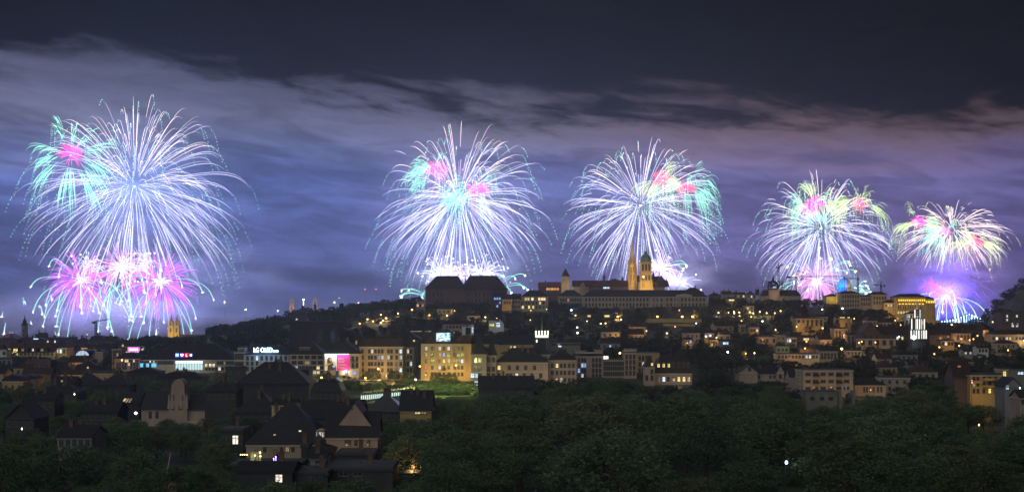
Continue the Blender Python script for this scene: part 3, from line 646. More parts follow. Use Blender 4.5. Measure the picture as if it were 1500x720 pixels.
        b = MB(); b.box(-.9, .9, -1.2, 1.2, H-1.6, H+.1); b.frus((-.5, .5, -.5, .5, H+.1), (-.1, .1, -.1, .1, H+5.2)); b.obj('cab', STEEL, T.root)
        if lamp_y:
            b = MB(); b.lathe([(.05, -.7), (.7, 0), (.05, .7)], 8, (0, -.9, z(lamp_y))); b.obj('warning_lamp', BULB['red'], T.root); T.light(px, lamp_y, -2, 900, (1, .12, .08), name='lamp_light')
    crane(1140.5, 391, 424, 1520, 'slim tower crane with steep folded jib behind the scaffolded cupola', 3, -3.5, folded=True)
    crane(1166.3, 405.2, 426, 1520, 'tower crane with red lamp and very long jib reaching right', 74, -14, lamp_y=403.6)
    crane(1256.5, 408, 432, 1520, 'tower crane just right of the blue lit dome', -17, 2.5, folded=False)
    crane(1290.5, 418, 436, 1500, 'tower crane over the castle roofs left of the golden palace', -11, 6)
    # castle dome
    T = Site('castle_dome', 'tall castle dome, blue floodlit on its left and golden on its right', 'dome', 1240, 1460, foot=16); T.prot(1229, 1251, 404, 430); x, z = T.x, T.z
    dm = mat('dome_copper', (.34, .36, .34), .6, .2, .5, bands=('X', .6, .3)); k = T.w(9.3); c = (0, 10, 0)
    b = MB(); b.lathe([(k*1.06, -2), (k*1.06, z(427)), (k*1.1, z(426.6)), (k*1.1, z(426)), (k*.98, z(425.9)), (k*.98, z(421.4)), (k*1.05, z(421.2)), (k*1.05, z(420.6))], 24, c)
    for i in range(24):
        a = rad(15*i); b.box(c[0]+k*1.02*math.cos(a)-.25, c[0]+k*1.02*math.cos(a)+.25, c[1]+k*1.02*math.sin(a)-.25, c[1]+k*1.02*math.sin(a)+.25, z(425.9), z(421.2))
    b.obj('drum', WALL['stone'], T.root)
    b = MB(); b.lathe([(k*.99, z(420.55)), (k*.97, z(417)), (k*.90, z(413.6)), (k*.75, z(410.4)), (k*.52, z(408.4)), (k*.25, z(407.6))], 24, c)
    for i in range(16):
        a = rad(22.5*i+11); b.tube([(c[0]+k*f*math.cos(a), c[1]+k*f*math.sin(a), z(y)) for f, y in ((1.0, 420.5), (.985, 417), (.915, 413.6), (.765, 410.4), (.53, 408.3))], .22, 4)
    b.obj('dome', dm, T.root, smooth=True)
    b = MB(); b.lathe([(k*.24, z(407.7)), (k*.2, z(406)), (k*.26, z(405.8)), (k*.10, z(404.6)), (.06, z(402.8))], 10, c); b.obj('lantern', ROOF['copper'], T.root)
    T.light(1205, 424, -8, 600000, (.0, .09, 1), spot=46, aim=(1237, 415, 8)); T.light(1262, 428, -14, 30000, (1, .72, .28), spot=40, aim=(1243, 415, 10))
    T = Site('castle_wing', 'broad stone castle wing with many dark windows under the blue lit dome', 'palace', 1266, 1400, foot=0); FOOT.append((T.root.location.x, 1412, 28, 14)); T.prot(1231, 1302, 428, 450); x, z = T.x, T.z
    b = MB(); b.box(x(1231), x(1260), 0, 20, -6, z(429.5)); b.box(x(1260.02), x(1276), 1, 20, -6, z(434)); b.box(x(1276.02), x(1299), -2, 20, -6, z(431)); b.box(x(1299.02), x(1303), 2, 18, -6, z(440)); b.box(x(1230.6), x(1260.3), -.4, 20.3, z(430.4), z(429.4)); b.box(x(1275.6), x(1299.4), -2.4, 20.3, z(431.9), z(430.9)); b.obj('wall', WALL['sand'], T.root)
    b = MB(); b.frus((x(1230.6), x(1260.4), -.4, 20.4, z(429.3)), (x(1238), x(1254), 8, 12, z(426))); b.frus((x(1275.5), x(1299.5), -2.4, 20.4, z(430.8)), (x(1282), x(1294), 6, 12, z(427))); b.frus((x(1260.1), x(1275.9), .6, 19, z(433.9)), (x(1262), x(1274), 8, 12, z(431.5))); b.obj('roof', ROOF['slate'], T.root)
    place_windows(T.root, T.s, T.xc, T.zg, (span(1233, 1259, 7), [434, 441, 447], 1.4, 2.8, {})); place_windows(T.root, T.s, T.xc, T.zg, (span(1261, 1275, 4), [438, 445], 1.4, 2.6, {}), y=.99); place_windows(T.root, T.s, T.xc, T.zg, (span(1278, 1298, 5), [436, 443], 1.4, 2.8, {}), y=-2.01)
    T.light(1250, 458, -26, 7000, LCOL['orange']); T.light(1288, 458, -26, 7000, LCOL['orange'])
    h = bld('yellow_wing', 'low wing with bright yellow lit eaves left of the blue lit dome', 'palace', 1210, 1230.5, 433.8, 1420, 14, 'yellow', 'hip', 429.5, 'slate', [], vis=442)
    for px in (1214, 1219, 1224, 1229): plight('floodlight', P(px, 437.5, 1416), 420, (1, .72, .15), h, .3)
    # golden palace with lit cornices
    T = Site('golden_palace', 'big palace with two rows of golden lit cornice and a round right corner', 'palace', 1341, 1380, foot=0); FOOT.append((T.root.location.x, 1396, 28, 18)); T.prot(1312, 1374, 430, 468); x, z = T.x, T.z
    b = MB(); b.box(x(1313), x(1358), 0, 26, -8, z(443)); b.box(x(1314), x(1357), .9, 25, z(442.9), z(434.6)); b.lathe([(T.w(10), -8), (T.w(10), z(443)), (T.w(9.2), z(442.9)), (T.w(9.2), z(437))], 24, (x(1362.5), 8, 0))
    b.lathe([(T.w(10.4), z(443.6)), (T.w(10.4), z(442.6))], 24, (x(1362.5), 8, 0)); b.box(x(1312.6), x(1356), -.5, 26.4, z(443.5), z(442.6)); b.box(x(1313.6), x(1357.4), .4, 25.5, z(435.6), z(434.5)); b.box(x(1351), x(1376), -2.5, 20, -10, z(468.5))
    for px in span(1314, 1353, 16): b.box(x(px)-.35, x(px)+.35, -.4, -.003, z(456), z(443.6))
    for px in span(1315, 1356, 13): b.box(x(px)-.3, x(px)+.3, .45, .9, z(442.5), z(435.7))
    for i in range(14):
        a = rad(180+13*i+6); b.lathe([(.42, z(468)), (.42, z(443.7))], 6, (x(1362.5)+T.w(10.05)*math.cos(a), 8+T.w(10.05)*math.sin(a), 0))
    b.obj('wall', WALL['gold'], T.root)
    b = MB(); b.frus((x(1313), x(1359), -.2, 26, z(434.4)), (x(1324), x(1348), 9, 17, z(429.6))); b.obj('roof', ROOF['slate'], T.root); b = MB(); b.lathe([(T.w(9.6), z(436.9)), (T.w(2), z(433.5))], 20, (x(1362.5), 8, 0)); b.obj('corner_roof', ROOF['slate'], T.root)
    place_windows(T.root, T.s, T.xc, T.zg, (span(1314.5, 1353, 11), [449], 1.2, 3.4, {})); place_windows(T.root, T.s, T.xc, T.zg, ([1316, 1320, 1324, 1328, 1331], [457.2], 1.7, 2.6, {(0, i): 'yellow' for i in range(5)})); place_windows(T.root, T.s, T.xc, T.zg, ([1315, 1322, 1329, 1336], [466], 1.2, 1.6, {(0, 0): 'yellow', (0, 2): 'yellow'}))
    gl = emit('painted_scallop_glow', (1, .62, .06), 1.6)  # scallops of light on the wall, put in as glowing shapes
    for row, yy, cols, hh in ((440.6, .35, span(1315.5, 1356, 13), 2.6), (445.6, -.6, span(1315, 1354, 8), 1.5)):
        for px in cols:
            b = MB(); w_ = T.w(1.05 if hh > 2 else 1.5); b.ext([(-w_, 0), (w_, 0), (w_*.75, T.w(hh)), (-w_*.75, T.w(hh))], -.25, 0); b.obj('painted_scallop', gl, T.root, (x(px), yy-.05, z(row)))
    for k in range(9):
        a = rad(184+20*k); b = MB(); b.box(-.7, .7, -.2, .2, 0, T.w(3.2)); b.obj('painted_scallop', gl, T.root, (x(1362.5)+T.w(10.5)*math.cos(a), 8+T.w(10.5)*math.sin(a), z(443.4)), a+rad(90))
    for px in span(1318, 1354, 4): T.light(px, 440, -2.5, 150, (1, .68, .12), .2); T.light(px, 446, -3, 110, (1, .66, .12), .2)
    T.light(1366, 444, -9, 260, (1, .62, .1), .2)
    T.light(1364, 466, -14, 1100, (1, .55, .16)); T.light(1330, 464, -22, 700, (1, .8, .4))
    h = bld('colonnade', 'low lit roofs and statues row left of the golden palace', 'palace', 1295, 1312.5, 443.5, 1390, 10, 'yellow', 'hip', 438.5, 'slate', [(span(1296, 1311, 4), [447], 1.3, 2, {(0, 1): 'white', (0, 2): 'white'})], vis=447)
    for px in (1297, 1302, 1308): plight('floodlight', P(px, 441.5, 1386), 260, (1, .70, .14), h, .2)
    h = bld('terrace_pavilion', 'white lit garden pavilion just left of the modern white steeple', 'pavilion', 1328, 1344, 459, 1250, 8, 'white', 'hip', 455.5, 'slate', [(span(1330, 1343, 4), [463], 1.4, 2.2, {(0, 0): 'white', (0, 2): 'warm'})], vis=466)
    plight('floodlight', P(1333, 465, 1246), 420, (1, .95, .7), h, .2)
build_castle()
# ================================================================== the lit street row and everything between it and the hill
def strip(name, pts, width, m, lift=.12, kerb=None):
    b = MB(); pts = [Vector(((x-750)/F*D, D, 0)) for x, D in pts]; fine = []
    for i in range(len(pts)-1):
        for k in range(6): fine.append(pts[i].lerp(pts[i+1], k/6))
    fine.append(pts[-1]); vs = []
    for i, p in enumerate(fine):
        t = (fine[min(i+1, len(fine)-1)]-fine[max(i-1, 0)]).normalized(); n = Vector((-t.y, t.x, 0))*width/2; z = gz(p.x, p.y)+1.0+lift
        vs += [(p.x-n.x, p.y-n.y, z), (p.x+n.x, p.y+n.y, z)]
    b.add(vs, [(2*i, 2*i+1, 2*i+3, 2*i+2) for i in range(len(fine)-1)])
    return tag(b.obj(name, m), kind='structure')
ASPH = mat('asphalt', (.05, .05, .052), .85, .25, .4, streak=False); PAVE = mat('paving_stone', (.24, .22, .2), .9, .2, .6, streak=False)
strip('street', [(430, 672), (520, 680), (610, 684), (700, 680), (760, 660)], 12, ASPH); strip('pavement', [(430, 684), (520, 692), (610, 696), (690, 694)], 6, PAVE, .24)
strip('car_park', [(1395, 445), (1440, 420), (1500, 392), (1560, 372)], 16, ASPH)
PT = lambda r0, r1, n: [r0+(r1-r0)*i/(n-1) for i in range(n)]
def sign_face(T, x0, x1, y0, y1, dep=.4, name='panel', m=None, yy=0.0):
    b = MB(); b.box(T.x(x0), T.x(x1), yy, yy+dep, T.z(y1), T.z(y0)); return b.obj(name, m or IRON, T.root)
def build_row():
    # shopping building with long dark roof
    h = bld('shop_building', 'long low pale shop building with big dark roof under the square coloured letter sign', 'shop building', 204.5, 344, 526.5, 760, 26, 'sand', 'hip', 504, 'slate', [(span(206, 229, 9), [529.2], .8, 1.4, {(0, 5): 'white', (0, 7): 'white'}), (span(231, 254, 8), [530.5], 1.0, 1.8, {}), ([302, 308, 313], [534.5], 1.2, 1.6, {(0, 0): 'warm', (0, 1): 'warm', (0, 2): 'white'}), (span(318, 343, 8), [531], 1.2, 1.5, {(0, 3): 'dim'}), (span(300, 343, 9), [539.5], 1.2, 1.7, {(0, 4): 'white', (0, 6): 'dim'})], vis=541, bands=(535.6,))
    s = h.location.y/F; zg = h.location.z; xc = 274.25
    def strip_of(x0, x1, y0, y1, m, nm, n):
        b = MB()
        for px in span(x0, x1, n): b.box((px-xc)*s-(x1-x0)/n*s*.40, (px-xc)*s+(x1-x0)/n*s*.40, -.12, -.004, (455-y1)*s-zg, (455-y0)*s-zg)
        return b.obj(nm, m, h)
    strip_of(204.8, 229, 531.6, 537, emit('shop_front_teal', (.16,.62,.95), 1.3), 'shop_front', 16)
    strip_of(257, 297, 528.2, 531.6, emit('shop_front_white', (.74,.98,1), 2.2), 'shop_front', 10); strip_of(257, 297, 532.2, 541, emit('shop_front_pale', (.62,.92,.95), .95), 'shop_front', 10)
    plight('shop_light', P(278, 536, 752), 1500, (.75,1,.97), h, 2); plight('shop_light', P(217, 537, 753), 450, (.3,.75,1), h, 2)
    bld('corner_block', 'ochre corner block under the magenta roof sign', 'building', 168, 204, 525, 758, 18, 'pink', 'hip', 512, 'slate', [(span(180, 203, 8), [528], .9, 1.4, .15), (span(170, 203, 8), [533, 538], 1.0, 1.6, .1)], vis=540, chim=1)
    bld('brick_block', 'tall ochre block lit from a lamp left of the magenta roof sign', 'building', 164, 178, 511, 775, 14, 'ochre', 'flat', 510, 'slate', [(span(165, 177, 4), [514, 519, 525, 531], .9, 1.6, .05)], vis=536)
    T = Site('roof_sign', 'glowing magenta roof sign with pale lettering and white lamps below', 'sign', 195.5, 752, ground=515.5)
    sign_face(T, 187.2, 203.8, 508.2, 514, .5, 'panel', emit('sign_magenta', (1, .12, .75), 2.2, True))
    b = MB()
    for k, px in enumerate(span(189.2, 202, 8)):
        w_ = .28; xx = T.x(px)
        b.box(xx-w_, xx-w_+.2, -.1, -.004, T.z(513), T.z(509.7)); b.box(xx-w_+.2, xx+w_, -.1, -.004, T.z(513 if k % 3 else 510.5), T.z(512.4 if k % 3 else 509.7))
        if k % 2: b.box(xx+w_-.18, xx+w_, -.1, -.004, T.z(512.3), T.z(509.8))
    b.obj('lettering', emit('sign_pale', (1, .8, .95), 2.6), T.root)
    for px in (186, 190, 194.5, 199, 202.5): inst('lamp', wmesh(.9, .42, 'white'), T.root, (T.x(px), -.3, T.z(515)))
    T.light(195, 511, -4, 260, (1, .25, .8))
    T = Site('dish_sign', 'small curved white lit sign beside the magenta roof sign', 'sign', 208.6, 752, ground=513); b = MB(); b.tube([(T.x(206.3), 0, T.z(511.2)), (T.x(208), 0, T.z(511.8)), (T.x(209.6), 0, T.z(511)), (T.x(210), 0, T.z(509.6))], .18, 5); b.bar((0, .1, 0), (0, .1, T.z(511.5)), .08); b.obj('tube', LIT['white'], T.root)
    # coloured letter sign
    T = Site('letter_sign', 'row of lit squares in blue, violet and red with white characters on the long roof', 'sign', 270, bpy.data.objects['shop_building'].location.y-3, ground=524)
    cols = ((259.4, (.03,.25,1), 'M'), (266.4, (.22,.05,.9), None), (273.2, (1,.02,.06), 'L'), (279.6, (.02,.16,.55), 'o'))
    wl = emit('sign_white', (.85,.95,1), 3.0)
    for i, (px, c, ch) in enumerate(cols):
        hw = 2.6
        sign_face(T, px-hw, px+hw, 516.6, 522.6, .35, 'sign_square', emit('sign_square_%s' % ('blue', 'violet', 'red', 'navy')[i], c, 1.5 if i < 3 else .5, True))
        if ch == 'o':
            b = MB(); pts = [(.62*math.cos(a*.5236), .62*math.sin(a*.5236)) for a in range(12)]; b.ext(pts, -.14, -.004); o = b.obj('lettering', wl, T.root, (T.x(px), 0, T.z(519.6)))
        elif ch is None:
            b = MB(); hp = []
            for a in range(24):
                t = 2*math.pi*a/24; hp.append((-.052*16*math.sin(t)**3, .052*(13*math.cos(t)-5*math.cos(2*t)-2*math.cos(3*t)-math.cos(4*t))))
            b.ext(hp[::-1], -.14, -.004); b.obj('lettering', wl, T.root, (T.x(px), 0, T.z(519.5)))
        else: text(ch, 1.9, .07, wl, T.root, (T.x(px), -.075, T.z(521.4)))
    b = MB()
    for px in (257.5, 263, 270, 276.5, 282): b.bar((T.x(px), .6, T.z(528)), (T.x(px), .6, T.z(517)), .09)
    b.bar((T.x(257), .6, T.z(520)), (T.x(282.5), .6, T.z(520)), .1)
    b.obj('support_frame', IRON, T.root)
    T.light(259, 519, -4, 160, (.1,.4,1)); T.light(273, 519, -4, 110, (1,.1,.1))
    # building with the big white letters
    h = bld('cinema_building', 'cream ornate building under the dazzling blue white letters', 'building', 357, 465.5, 519.3, 725, 22, 'cream', 'hip', 509, 'slate', [(span(359, 464, 15), [524, 531.5, 539.5], 1.1, 2.1, {(0, 12): 'dim', (1, 3): 'dim', (0, 2): 'cool'})], vis=543, bands=(528.2, 535.8))
    bld('cinema_pavilion', 'cream corner pavilion with stepped top at the left end of the letter sign building', 'building', 343.2, 357, 515.6, 726, 16, 'cream', 'flat', 515, 'slate', [(span(344, 356.5, 6), [521], .8, 3.4, {}), (span(344, 356.5, 4), [533, 540], 1.0, 2.4, {})], vis=543, bands=(527.3,))
    bld('cinema_turret', 'square cream attic turret standing on the corner pavilion', 'turret', 348.8, 358.6, 509.2, 729, 7, 'cream', 'flat', 506, 'slate', [(span(350, 358, 4), [512.5], .5, 1.6, {})], vis=515, zb=516, prot=False)
    T = Site('letter_sign', 'dazzling white letters LG OLED evo on the roof of the cream building', 'sign', 390.5, h.location.y+3, ground=519)
    m = emit('sign_blue_white', (.50, .80, 1), 7, False)
    o = text('LG OLED', 3.35, .25, m, T.root, (T.x(385.3), -.3, T.z(515.2)), sx=1.0); wd = max(v.co.x for v in o.data.vertices)-min(v.co.x for v in o.data.vertices); o.scale = (T.w(27.4)/wd, 1, 1)
    o = text('evo', 2.2, .25, m, T.root, (T.x(403.8), -.3, T.z(515.2))); wd = max(v.co.x for v in o.data.vertices)-min(v.co.x for v in o.data.vertices); o.scale = (T.w(8.0)/wd, 1, 1)
    b = MB()
    for px in span(371, 409, 9): b.bar((T.x(px), .4, 0), (T.x(px), .4, T.z(508)), .07)
    for py in (509, 516): b.bar((T.x(370.5), .4, T.z(py)), (T.x(409), .4, T.z(py)), .07)
    b.obj('support_frame', IRON, T.root)
    for px in (378, 391, 403): T.light(px, 513, -7, 900, (.22, .5, 1), 2.0)  # the letters' own blue glow, carried by added point lights
    T.light(390, 505, 8, 900, (.15, .42, 1), 2.0)
    # ribbon window offices
    h = bld('office_building', 'modern office block with long ribbon windows left of the magenta billboard', 'office building', 424.5, 474.5, 518.8, 716, 18, 'stone', 'hip', 497, 'slate', [(span(426, 474, 5), [522.8, 530.6], 2.3, 1.6, {(1, 2): 'dim'}), (span(426, 474, 9), [538, 545], 1.45, 1.5, {(0, 1): 'cool', (1, 4): 'cool', (1, 6): 'white', (1, 7): 'warm', (0, 7): 'warm'})], vis=545, bands=(526.6, 534.4, 541.6))
    s = h.location.y/F; b = MB(); zz = lambda y: (455-y)*s-h.location.z; xx = lambda px: (px-449.5)*s
    b.box(xx(438), xx(453), 2, 8, zz(519), zz(508.5)); b.box(xx(437), xx(454), 1.6, 8.4, zz(508.49), zz(507.8)); b.obj('dormer', WALL['grey'], h)
    for px in span(439, 452.5, 4): inst('window', wmesh(.7, 2.0, 'dark'), h, (xx(px), 1.99, zz(513)))
    plight('shop_light', P(468, 549, 711), 160, (1, .9, .7), h, .4)
    # billboard building
    h = bld('billboard_building', 'cream house carrying the lit magenta and white billboard', 'building', 474.8, 526.3, 517.9, 712, 18, 'cream', 'hip', 497, 'slate', [([517, 523], [525, 534.5], 1.1, 2.2, {}), ([481, 494, 507.5, 519.7], [545.5], 1.4, 1.8, {(0, 3): 'blue'}), ([481.5, 495, 508, 519.5], [555.5], 1.5, 2.2, {(0, 1): 'blue'})], vis=557, bands=(550.4,), chim=1)
    s = h.location.y/F; xx = lambda px: (px-500.55)*s; zz = lambda y: (455-y)*s-h.location.z
    b = MB()
    for py in (529.5, 538.6): b.box(xx(515), xx(525), -.9, -.004, zz(py+.4), zz(py)); [b.bar((xx(px), -.85, zz(py)), (xx(px), -.85, zz(py-2.6)), .035) for px in PT(515.2, 524.8, 12)]; b.bar((xx(515), -.85, zz(py-2.6)), (xx(525), -.85, zz(py-2.6)), .05)
    b.box(xx(487), xx(501), -.9, -.004, zz(550.2), zz(549.2)); b.obj('balcony', IRON, h)
    T = Site('billboard', 'lit billboard with a dark haired figure on white beside a magenta text panel', 'billboard', 494, h.location.y-1.0, ground=542.5)
    WB = mat('poster_white', (.72, .72, .66), .7, .08); MG = mat('poster_magenta', (.62, .05, .34), .7, .12)
    sign_face(T, 475.6, 493.4, 519.2, 542, .25, 'poster_panel', WB); sign_face(T, 493.42, 512.6, 519.2, 542, .25, 'poster_panel', MG)
    def pf(pts, m, nm, d=.04, y=-.004): b = MB(); b.ext([(T.x(a), T.z(c)) for a, c in pts][::-1], y-d, y); return b.obj(nm, m, T.root)
    hair = mat('poster_hair', (.10, .055, .03), .8, .2); skin = mat('poster_skin', (.55, .36, .24), .8, .1); cloth = mat('poster_cloth', (.045, .055, .08), .8, .3); pale = mat('poster_sleeve', (.55, .62, .66), .8, .1); och = mat('poster_ochre', (.5, .34, .10), .8, .2)
    pf([(479, 531), (479.5, 525), (481.5, 522.5), (484.5, 522.6), (486.5, 525), (486, 529), (484, 532), (481.5, 534)], hair, 'printed_hair'); pf([(482.6, 524.5), (485, 523.6), (486.3, 526), (485.2, 529), (483.3, 528.6)], skin, 'printed_face', .03, -.046)
    pf([(479.5, 542), (480, 534), (483, 530.5), (488, 529), (492, 534), (492.5, 541.9)], cloth, 'printed_coat', .03, -.0045); pf([(486, 529), (489, 528.4), (493, 534), (489.5, 538), (486.5, 536.5), (489, 533.5)], pale, 'printed_sleeve', .03, -.046); pf([(476, 535), (480, 532), (486, 530.5), (486.8, 531.8), (481, 534.5), (476.3, 535.6)], och, 'printed_arm', .03, -.08)
    b = MB(); b.lathe([(.62, 0), (.62, .03)], 16); o = b.obj('printed_badge', mat('poster_violet', (.12, .06, .5), .7, .1), T.root, (T.x(491.3), -.09, T.z(539.2))); o.rotation_euler = (rad(90), 0, 0)
    b = MB()
    for py, x1, hh in ((524.5, 503.5, .9), (527.6, 505, .55), (529.6, 504, .55), (532.6, 506, .32), (534.2, 508, .32), (536.6, 503, .32), (538.2, 507, .32)): b.box(T.x(495), T.x(x1), -.03, -.004, T.z(py+hh), T.z(py-hh*.2))
    b.obj('text_line', mat('poster_print', (.75, .55, .68), .7, .1), T.root)
    for px in (480, 486.5, 497, 506.5):
        b = MB(); b.bar((T.x(px), .1, T.z(519)), (T.x(px), -1.7, T.z(517.4)), .05); b.box(T.x(px)-.35, T.x(px)+.35, -2.0, -1.5, T.z(517.6), T.z(517)); b.obj('lamp_arm', IRON, T.root)
        T.light(px, 518.4, -1.6, 330, (.86, .97, 1), .15)
    b = MB(); b.box(T.x(476), T.x(512), -1.95, -1.55, T.z(518.1), T.z(517.65)); b.obj('lamp_tube', emit('billboard_lamp', (.75, 1, .97), 3), T.root)
    # six storey cream house with slate roof
    lit5 = {(0, 2): 'white', (0, 9): 'cool', (1, 6): 'white', (1, 5): 'white', (1, 4): 'blue', (2, 8): 'dim', (3, 8): 'dim', (1, 9): 'cool', (3, 9): 'cool', (0, 10): 'white'}
    bld('apartment_house', 'tall cream apartment house with brown roof beside the billboard', 'apartment house', 526.5, 590, 507.4, 724, 18, 'cream', 'mansard', 491.5, 'brown', [([531, 541, 545, 550, 555, 560, 569, 573.5, 581, 587], [514, 523, 532.5, 541.5], 1.05, 1.85, lit5), ([531, 541, 548, 556, 565, 573, 582], [550], 1.2, 2.0, {})], vis=553, chim=3, bands=(547,))
    bld('apartment_house', 'shaded right wing of the tall cream apartment house', 'apartment house', 590.2, 605.5, 508.5, 731, 16, 'cream', 'mansard', 493, 'brown', [([593, 597.5, 602], [514, 523, 532.5, 541.5], 1.0, 2.0, {(0, 1): 'white', (2, 2): 'cool'})], vis=545, chim=1)
    T = Site('neon_cross', 'small bright blue lit sign on the tall cream apartment house', 'sign', 584, 722, ground=527); b = MB(); b.box(-.45, .45, -.12, 0, T.z(526.4), T.z(524)); b.obj('panel', emit('neon_blue', (.3, .65, 1), 5), T.root)
    # big dark blocks behind
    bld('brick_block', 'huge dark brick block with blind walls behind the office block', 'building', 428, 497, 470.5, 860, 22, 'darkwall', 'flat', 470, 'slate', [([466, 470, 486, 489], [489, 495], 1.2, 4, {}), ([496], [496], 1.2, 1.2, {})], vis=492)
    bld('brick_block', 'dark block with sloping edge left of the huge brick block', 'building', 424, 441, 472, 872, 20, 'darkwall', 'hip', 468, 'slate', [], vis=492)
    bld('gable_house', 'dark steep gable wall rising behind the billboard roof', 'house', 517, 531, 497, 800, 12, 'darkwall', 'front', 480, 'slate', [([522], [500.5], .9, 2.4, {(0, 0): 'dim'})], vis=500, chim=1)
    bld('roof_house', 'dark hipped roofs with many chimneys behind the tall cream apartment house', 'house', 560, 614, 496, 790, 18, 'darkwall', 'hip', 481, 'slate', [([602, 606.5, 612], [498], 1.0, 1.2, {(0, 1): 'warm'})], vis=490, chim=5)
    bld('long_shed', 'low building with a row of pale blue roof lights on the slope', 'house', 600, 640, 483, 905, 12, 'darkwall', 'gable', 477, 'slate', [([604.5, 610, 615, 625, 629], [484.6], 2.0, .7, {(0, i): 'dim' for i in range(5)})], vis=487)
    # yellow floodlit house
    ylit = {(0, 0): 'cool', (0, 3): 'white', (0, 5): 'white', (1, 0): 'warm', (1, 2): 'dim', (1, 3): 'warm', (1, 4): 'blue', (2, 4): 'yellow', (2, 8): 'cool', (3, 0): 'red', (3, 2): 'white', (3, 3): 'white', (1, 6): 'dim', (0, 6): 'dim'}
    h = bld('yellow_house', 'bright yellow six storey house lit by street lamps, a lit screen on its roof', 'apartment house', 617.2, 690, 503.2, 705, 18, 'yellow', 'hip', 493.5, 'tile', [([624.2, 633, 637.8, 644, 650.3, 657.2, 666.2, 671.5, 677], [509.8, 519, 528.4, 537.6, 547.5], 1.05, 1.75, ylit)], vis=552, bands=(542.6,), cornice=True)
    s = h.location.y/F; xx = lambda px: (px-603.6-50)*s+50*s-(653.6-653.6)*s; xc = 653.6; xx = lambda px: (px-xc)*s; zz = lambda y: (455-y)*s-h.location.z
    b = MB()
    for px in (638.3, 662): b.box(xx(px)-.55, xx(px)+.55, -.35, -.004, zz(541), zz(505))
    for px in (682.3, 617.6, 689.6): b.box(xx(px)-.3, xx(px)+.3, -.25, -.004, zz(556), zz(504))
    b.obj('pilaster', WALL['yellow'], h)
    b = MB(); b.ext([(xx(618.5), zz(503)), (xx(638), zz(503)), (xx(631), zz(492.5))], 1, 7); b.obj('attic_roof', ROOF['tile'], h); b = MB(); b.ext([(xx(659), zz(503)), (xx(689.5), zz(503)), (xx(691), zz(491)), (xx(678), zz(490.5))], 1, 9); b.obj('attic_roof', ROOF['tile'], h)
    b = MB(); b.box(xx(646.5), xx(653.5), -1, -.004, zz(541.6), zz(541)); [b.bar((xx(px), -.95, zz(541)), (xx(px), -.95, zz(538.4)), .04) for px in PT(646.7, 653.3, 10)]; b.bar((xx(646.5), -.95, zz(538.4)), (xx(653.5), -.95, zz(538.4)), .05); b.obj('balcony', IRON, h)
    for px, py, pw in ((622, 550, 300), (636, 552, 420), (652, 552, 460), (668, 549, 560), (682, 550, 460)): plight('floodlight', P(px, py, h.location.y-5), pw*1.5, (1, .56, .16), h, .5)
    plight('floodlight', P(652, 530, h.location.y-32), 1200, (1, .78, .38), h, 1.0)
    plight('floodlight', P(662, 540, 703), 60, (1, .9, .4), h, .2); plight('floodlight', P(638, 538, 703), 40, (1, .9, .4), h, .2)
    bld('yellow_annex', 'recessed darker wing right of the bright yellow house', 'apartment house', 690.2, 727, 503.4, 714, 14, 'ochre', 'gable', 491.5, 'slate', [([699, 712], [510.5, 519.5], 1.5, 2.0, {})], vis=512, chim=1)
    T = Site('led_screen', 'bright bluish lit advertising screen standing on the yellow house roof', 'screen', 649.5, h.location.y+1, ground=503)
    m = bpy.data.materials.new('screen_picture'); m.use_nodes = True; nt = m.node_tree; nt.nodes.clear(); e = nt.nodes.new('ShaderNodeEmission'); o = nt.nodes.new('ShaderNodeOutputMaterial'); n = nt.nodes.new('ShaderNodeTexNoise'); tc = nt.nodes.new('ShaderNodeTexCoord'); mp = nt.nodes.new('ShaderNodeMapping'); rp = nt.nodes.new('ShaderNodeValToRGB')
    nt.links.new(tc.outputs['Object'], mp.inputs[0]); mp.inputs['Scale'].default_value = (.5, 0, .9); nt.links.new(mp.outputs[0], n.inputs['Vector']); n.inputs['Scale'].default_value = 1.1; nt.links.new(n.outputs[0], rp.inputs[0]); rp.color_ramp.elements[0].position = .36; rp.color_ramp.elements[0].color = (.03, .22, .42, 1); rp.color_ramp.elements[1].position = .6; rp.color_ramp.elements[1].color = (.75, .95, 1, 1)
    nt.links.new(rp.outputs[0], e.inputs[0]); e.inputs[1].default_value = 1.5; nt.links.new(e.outputs[0], o.inputs[0])
    sign_face(T, 639.2, 659.5, 487, 499.3, .5, 'display', m)
    b = MB(); b.box(T.x(638.6), T.x(660.2), .51, .8, T.z(500), T.z(486.4)); b.box(T.x(639.5), T.x(641), .52, .78, -.5, T.z(499.5)); b.box(T.x(658), T.x(659.5), .52, .78, -.5, T.z(499.5)); b.obj('support_frame', IRON, T.root)
    b = MB(); b.box(T.x(640), T.x(643), -.06, -.004, T.z(498.9), T.z(496.6)); b.obj('display_corner', emit('screen_red', (1, .25, .15), 1.2), T.root)
    T.light(649, 492, -5, 380, (.55, .85, 1), 2); T.light(649, 484, 6, 260, (.5, .8, 1), 2)
    bld('roof_house', 'grey blue attic building lit by the screen behind the yellow house', 'house', 637, 664, 488, 735, 12, 'grey', 'hip', 478, 'metal', [], vis=487, chim=0)
    T = Site('roof_stair', 'tall grey chimney block rising over the lit screen', 'chimney block', 650.5, 738, ground=489); b = MB(); b.box(-T.w(2.8), T.w(2.8), 0, 3, -1, T.z(475.5)); b.box(-T.w(3.2), T.w(3.2), -.2, 3.2, T.z(475.49), T.z(474.8)); b.obj('block', WALL['grey'], T.root)
    T = Site('glass_penthouse', 'pale glass roof pavilion between two white panels right of the lit screen', 'pavilion', 685.5, 760, ground=491); x, z = T.x, T.z
    b = MB(); b.box(x(677), x(682), 0, 5, -6, z(478)); b.box(x(689.5), x(693.8), 0, 5, -6, z(475.2)); b.ext([(x(682.01), -6), (x(689.49), -6), (x(689.49), z(477.6)), (x(682.01), z(479))], 1, 5); b.obj('wall', WALL['white'], T.root)
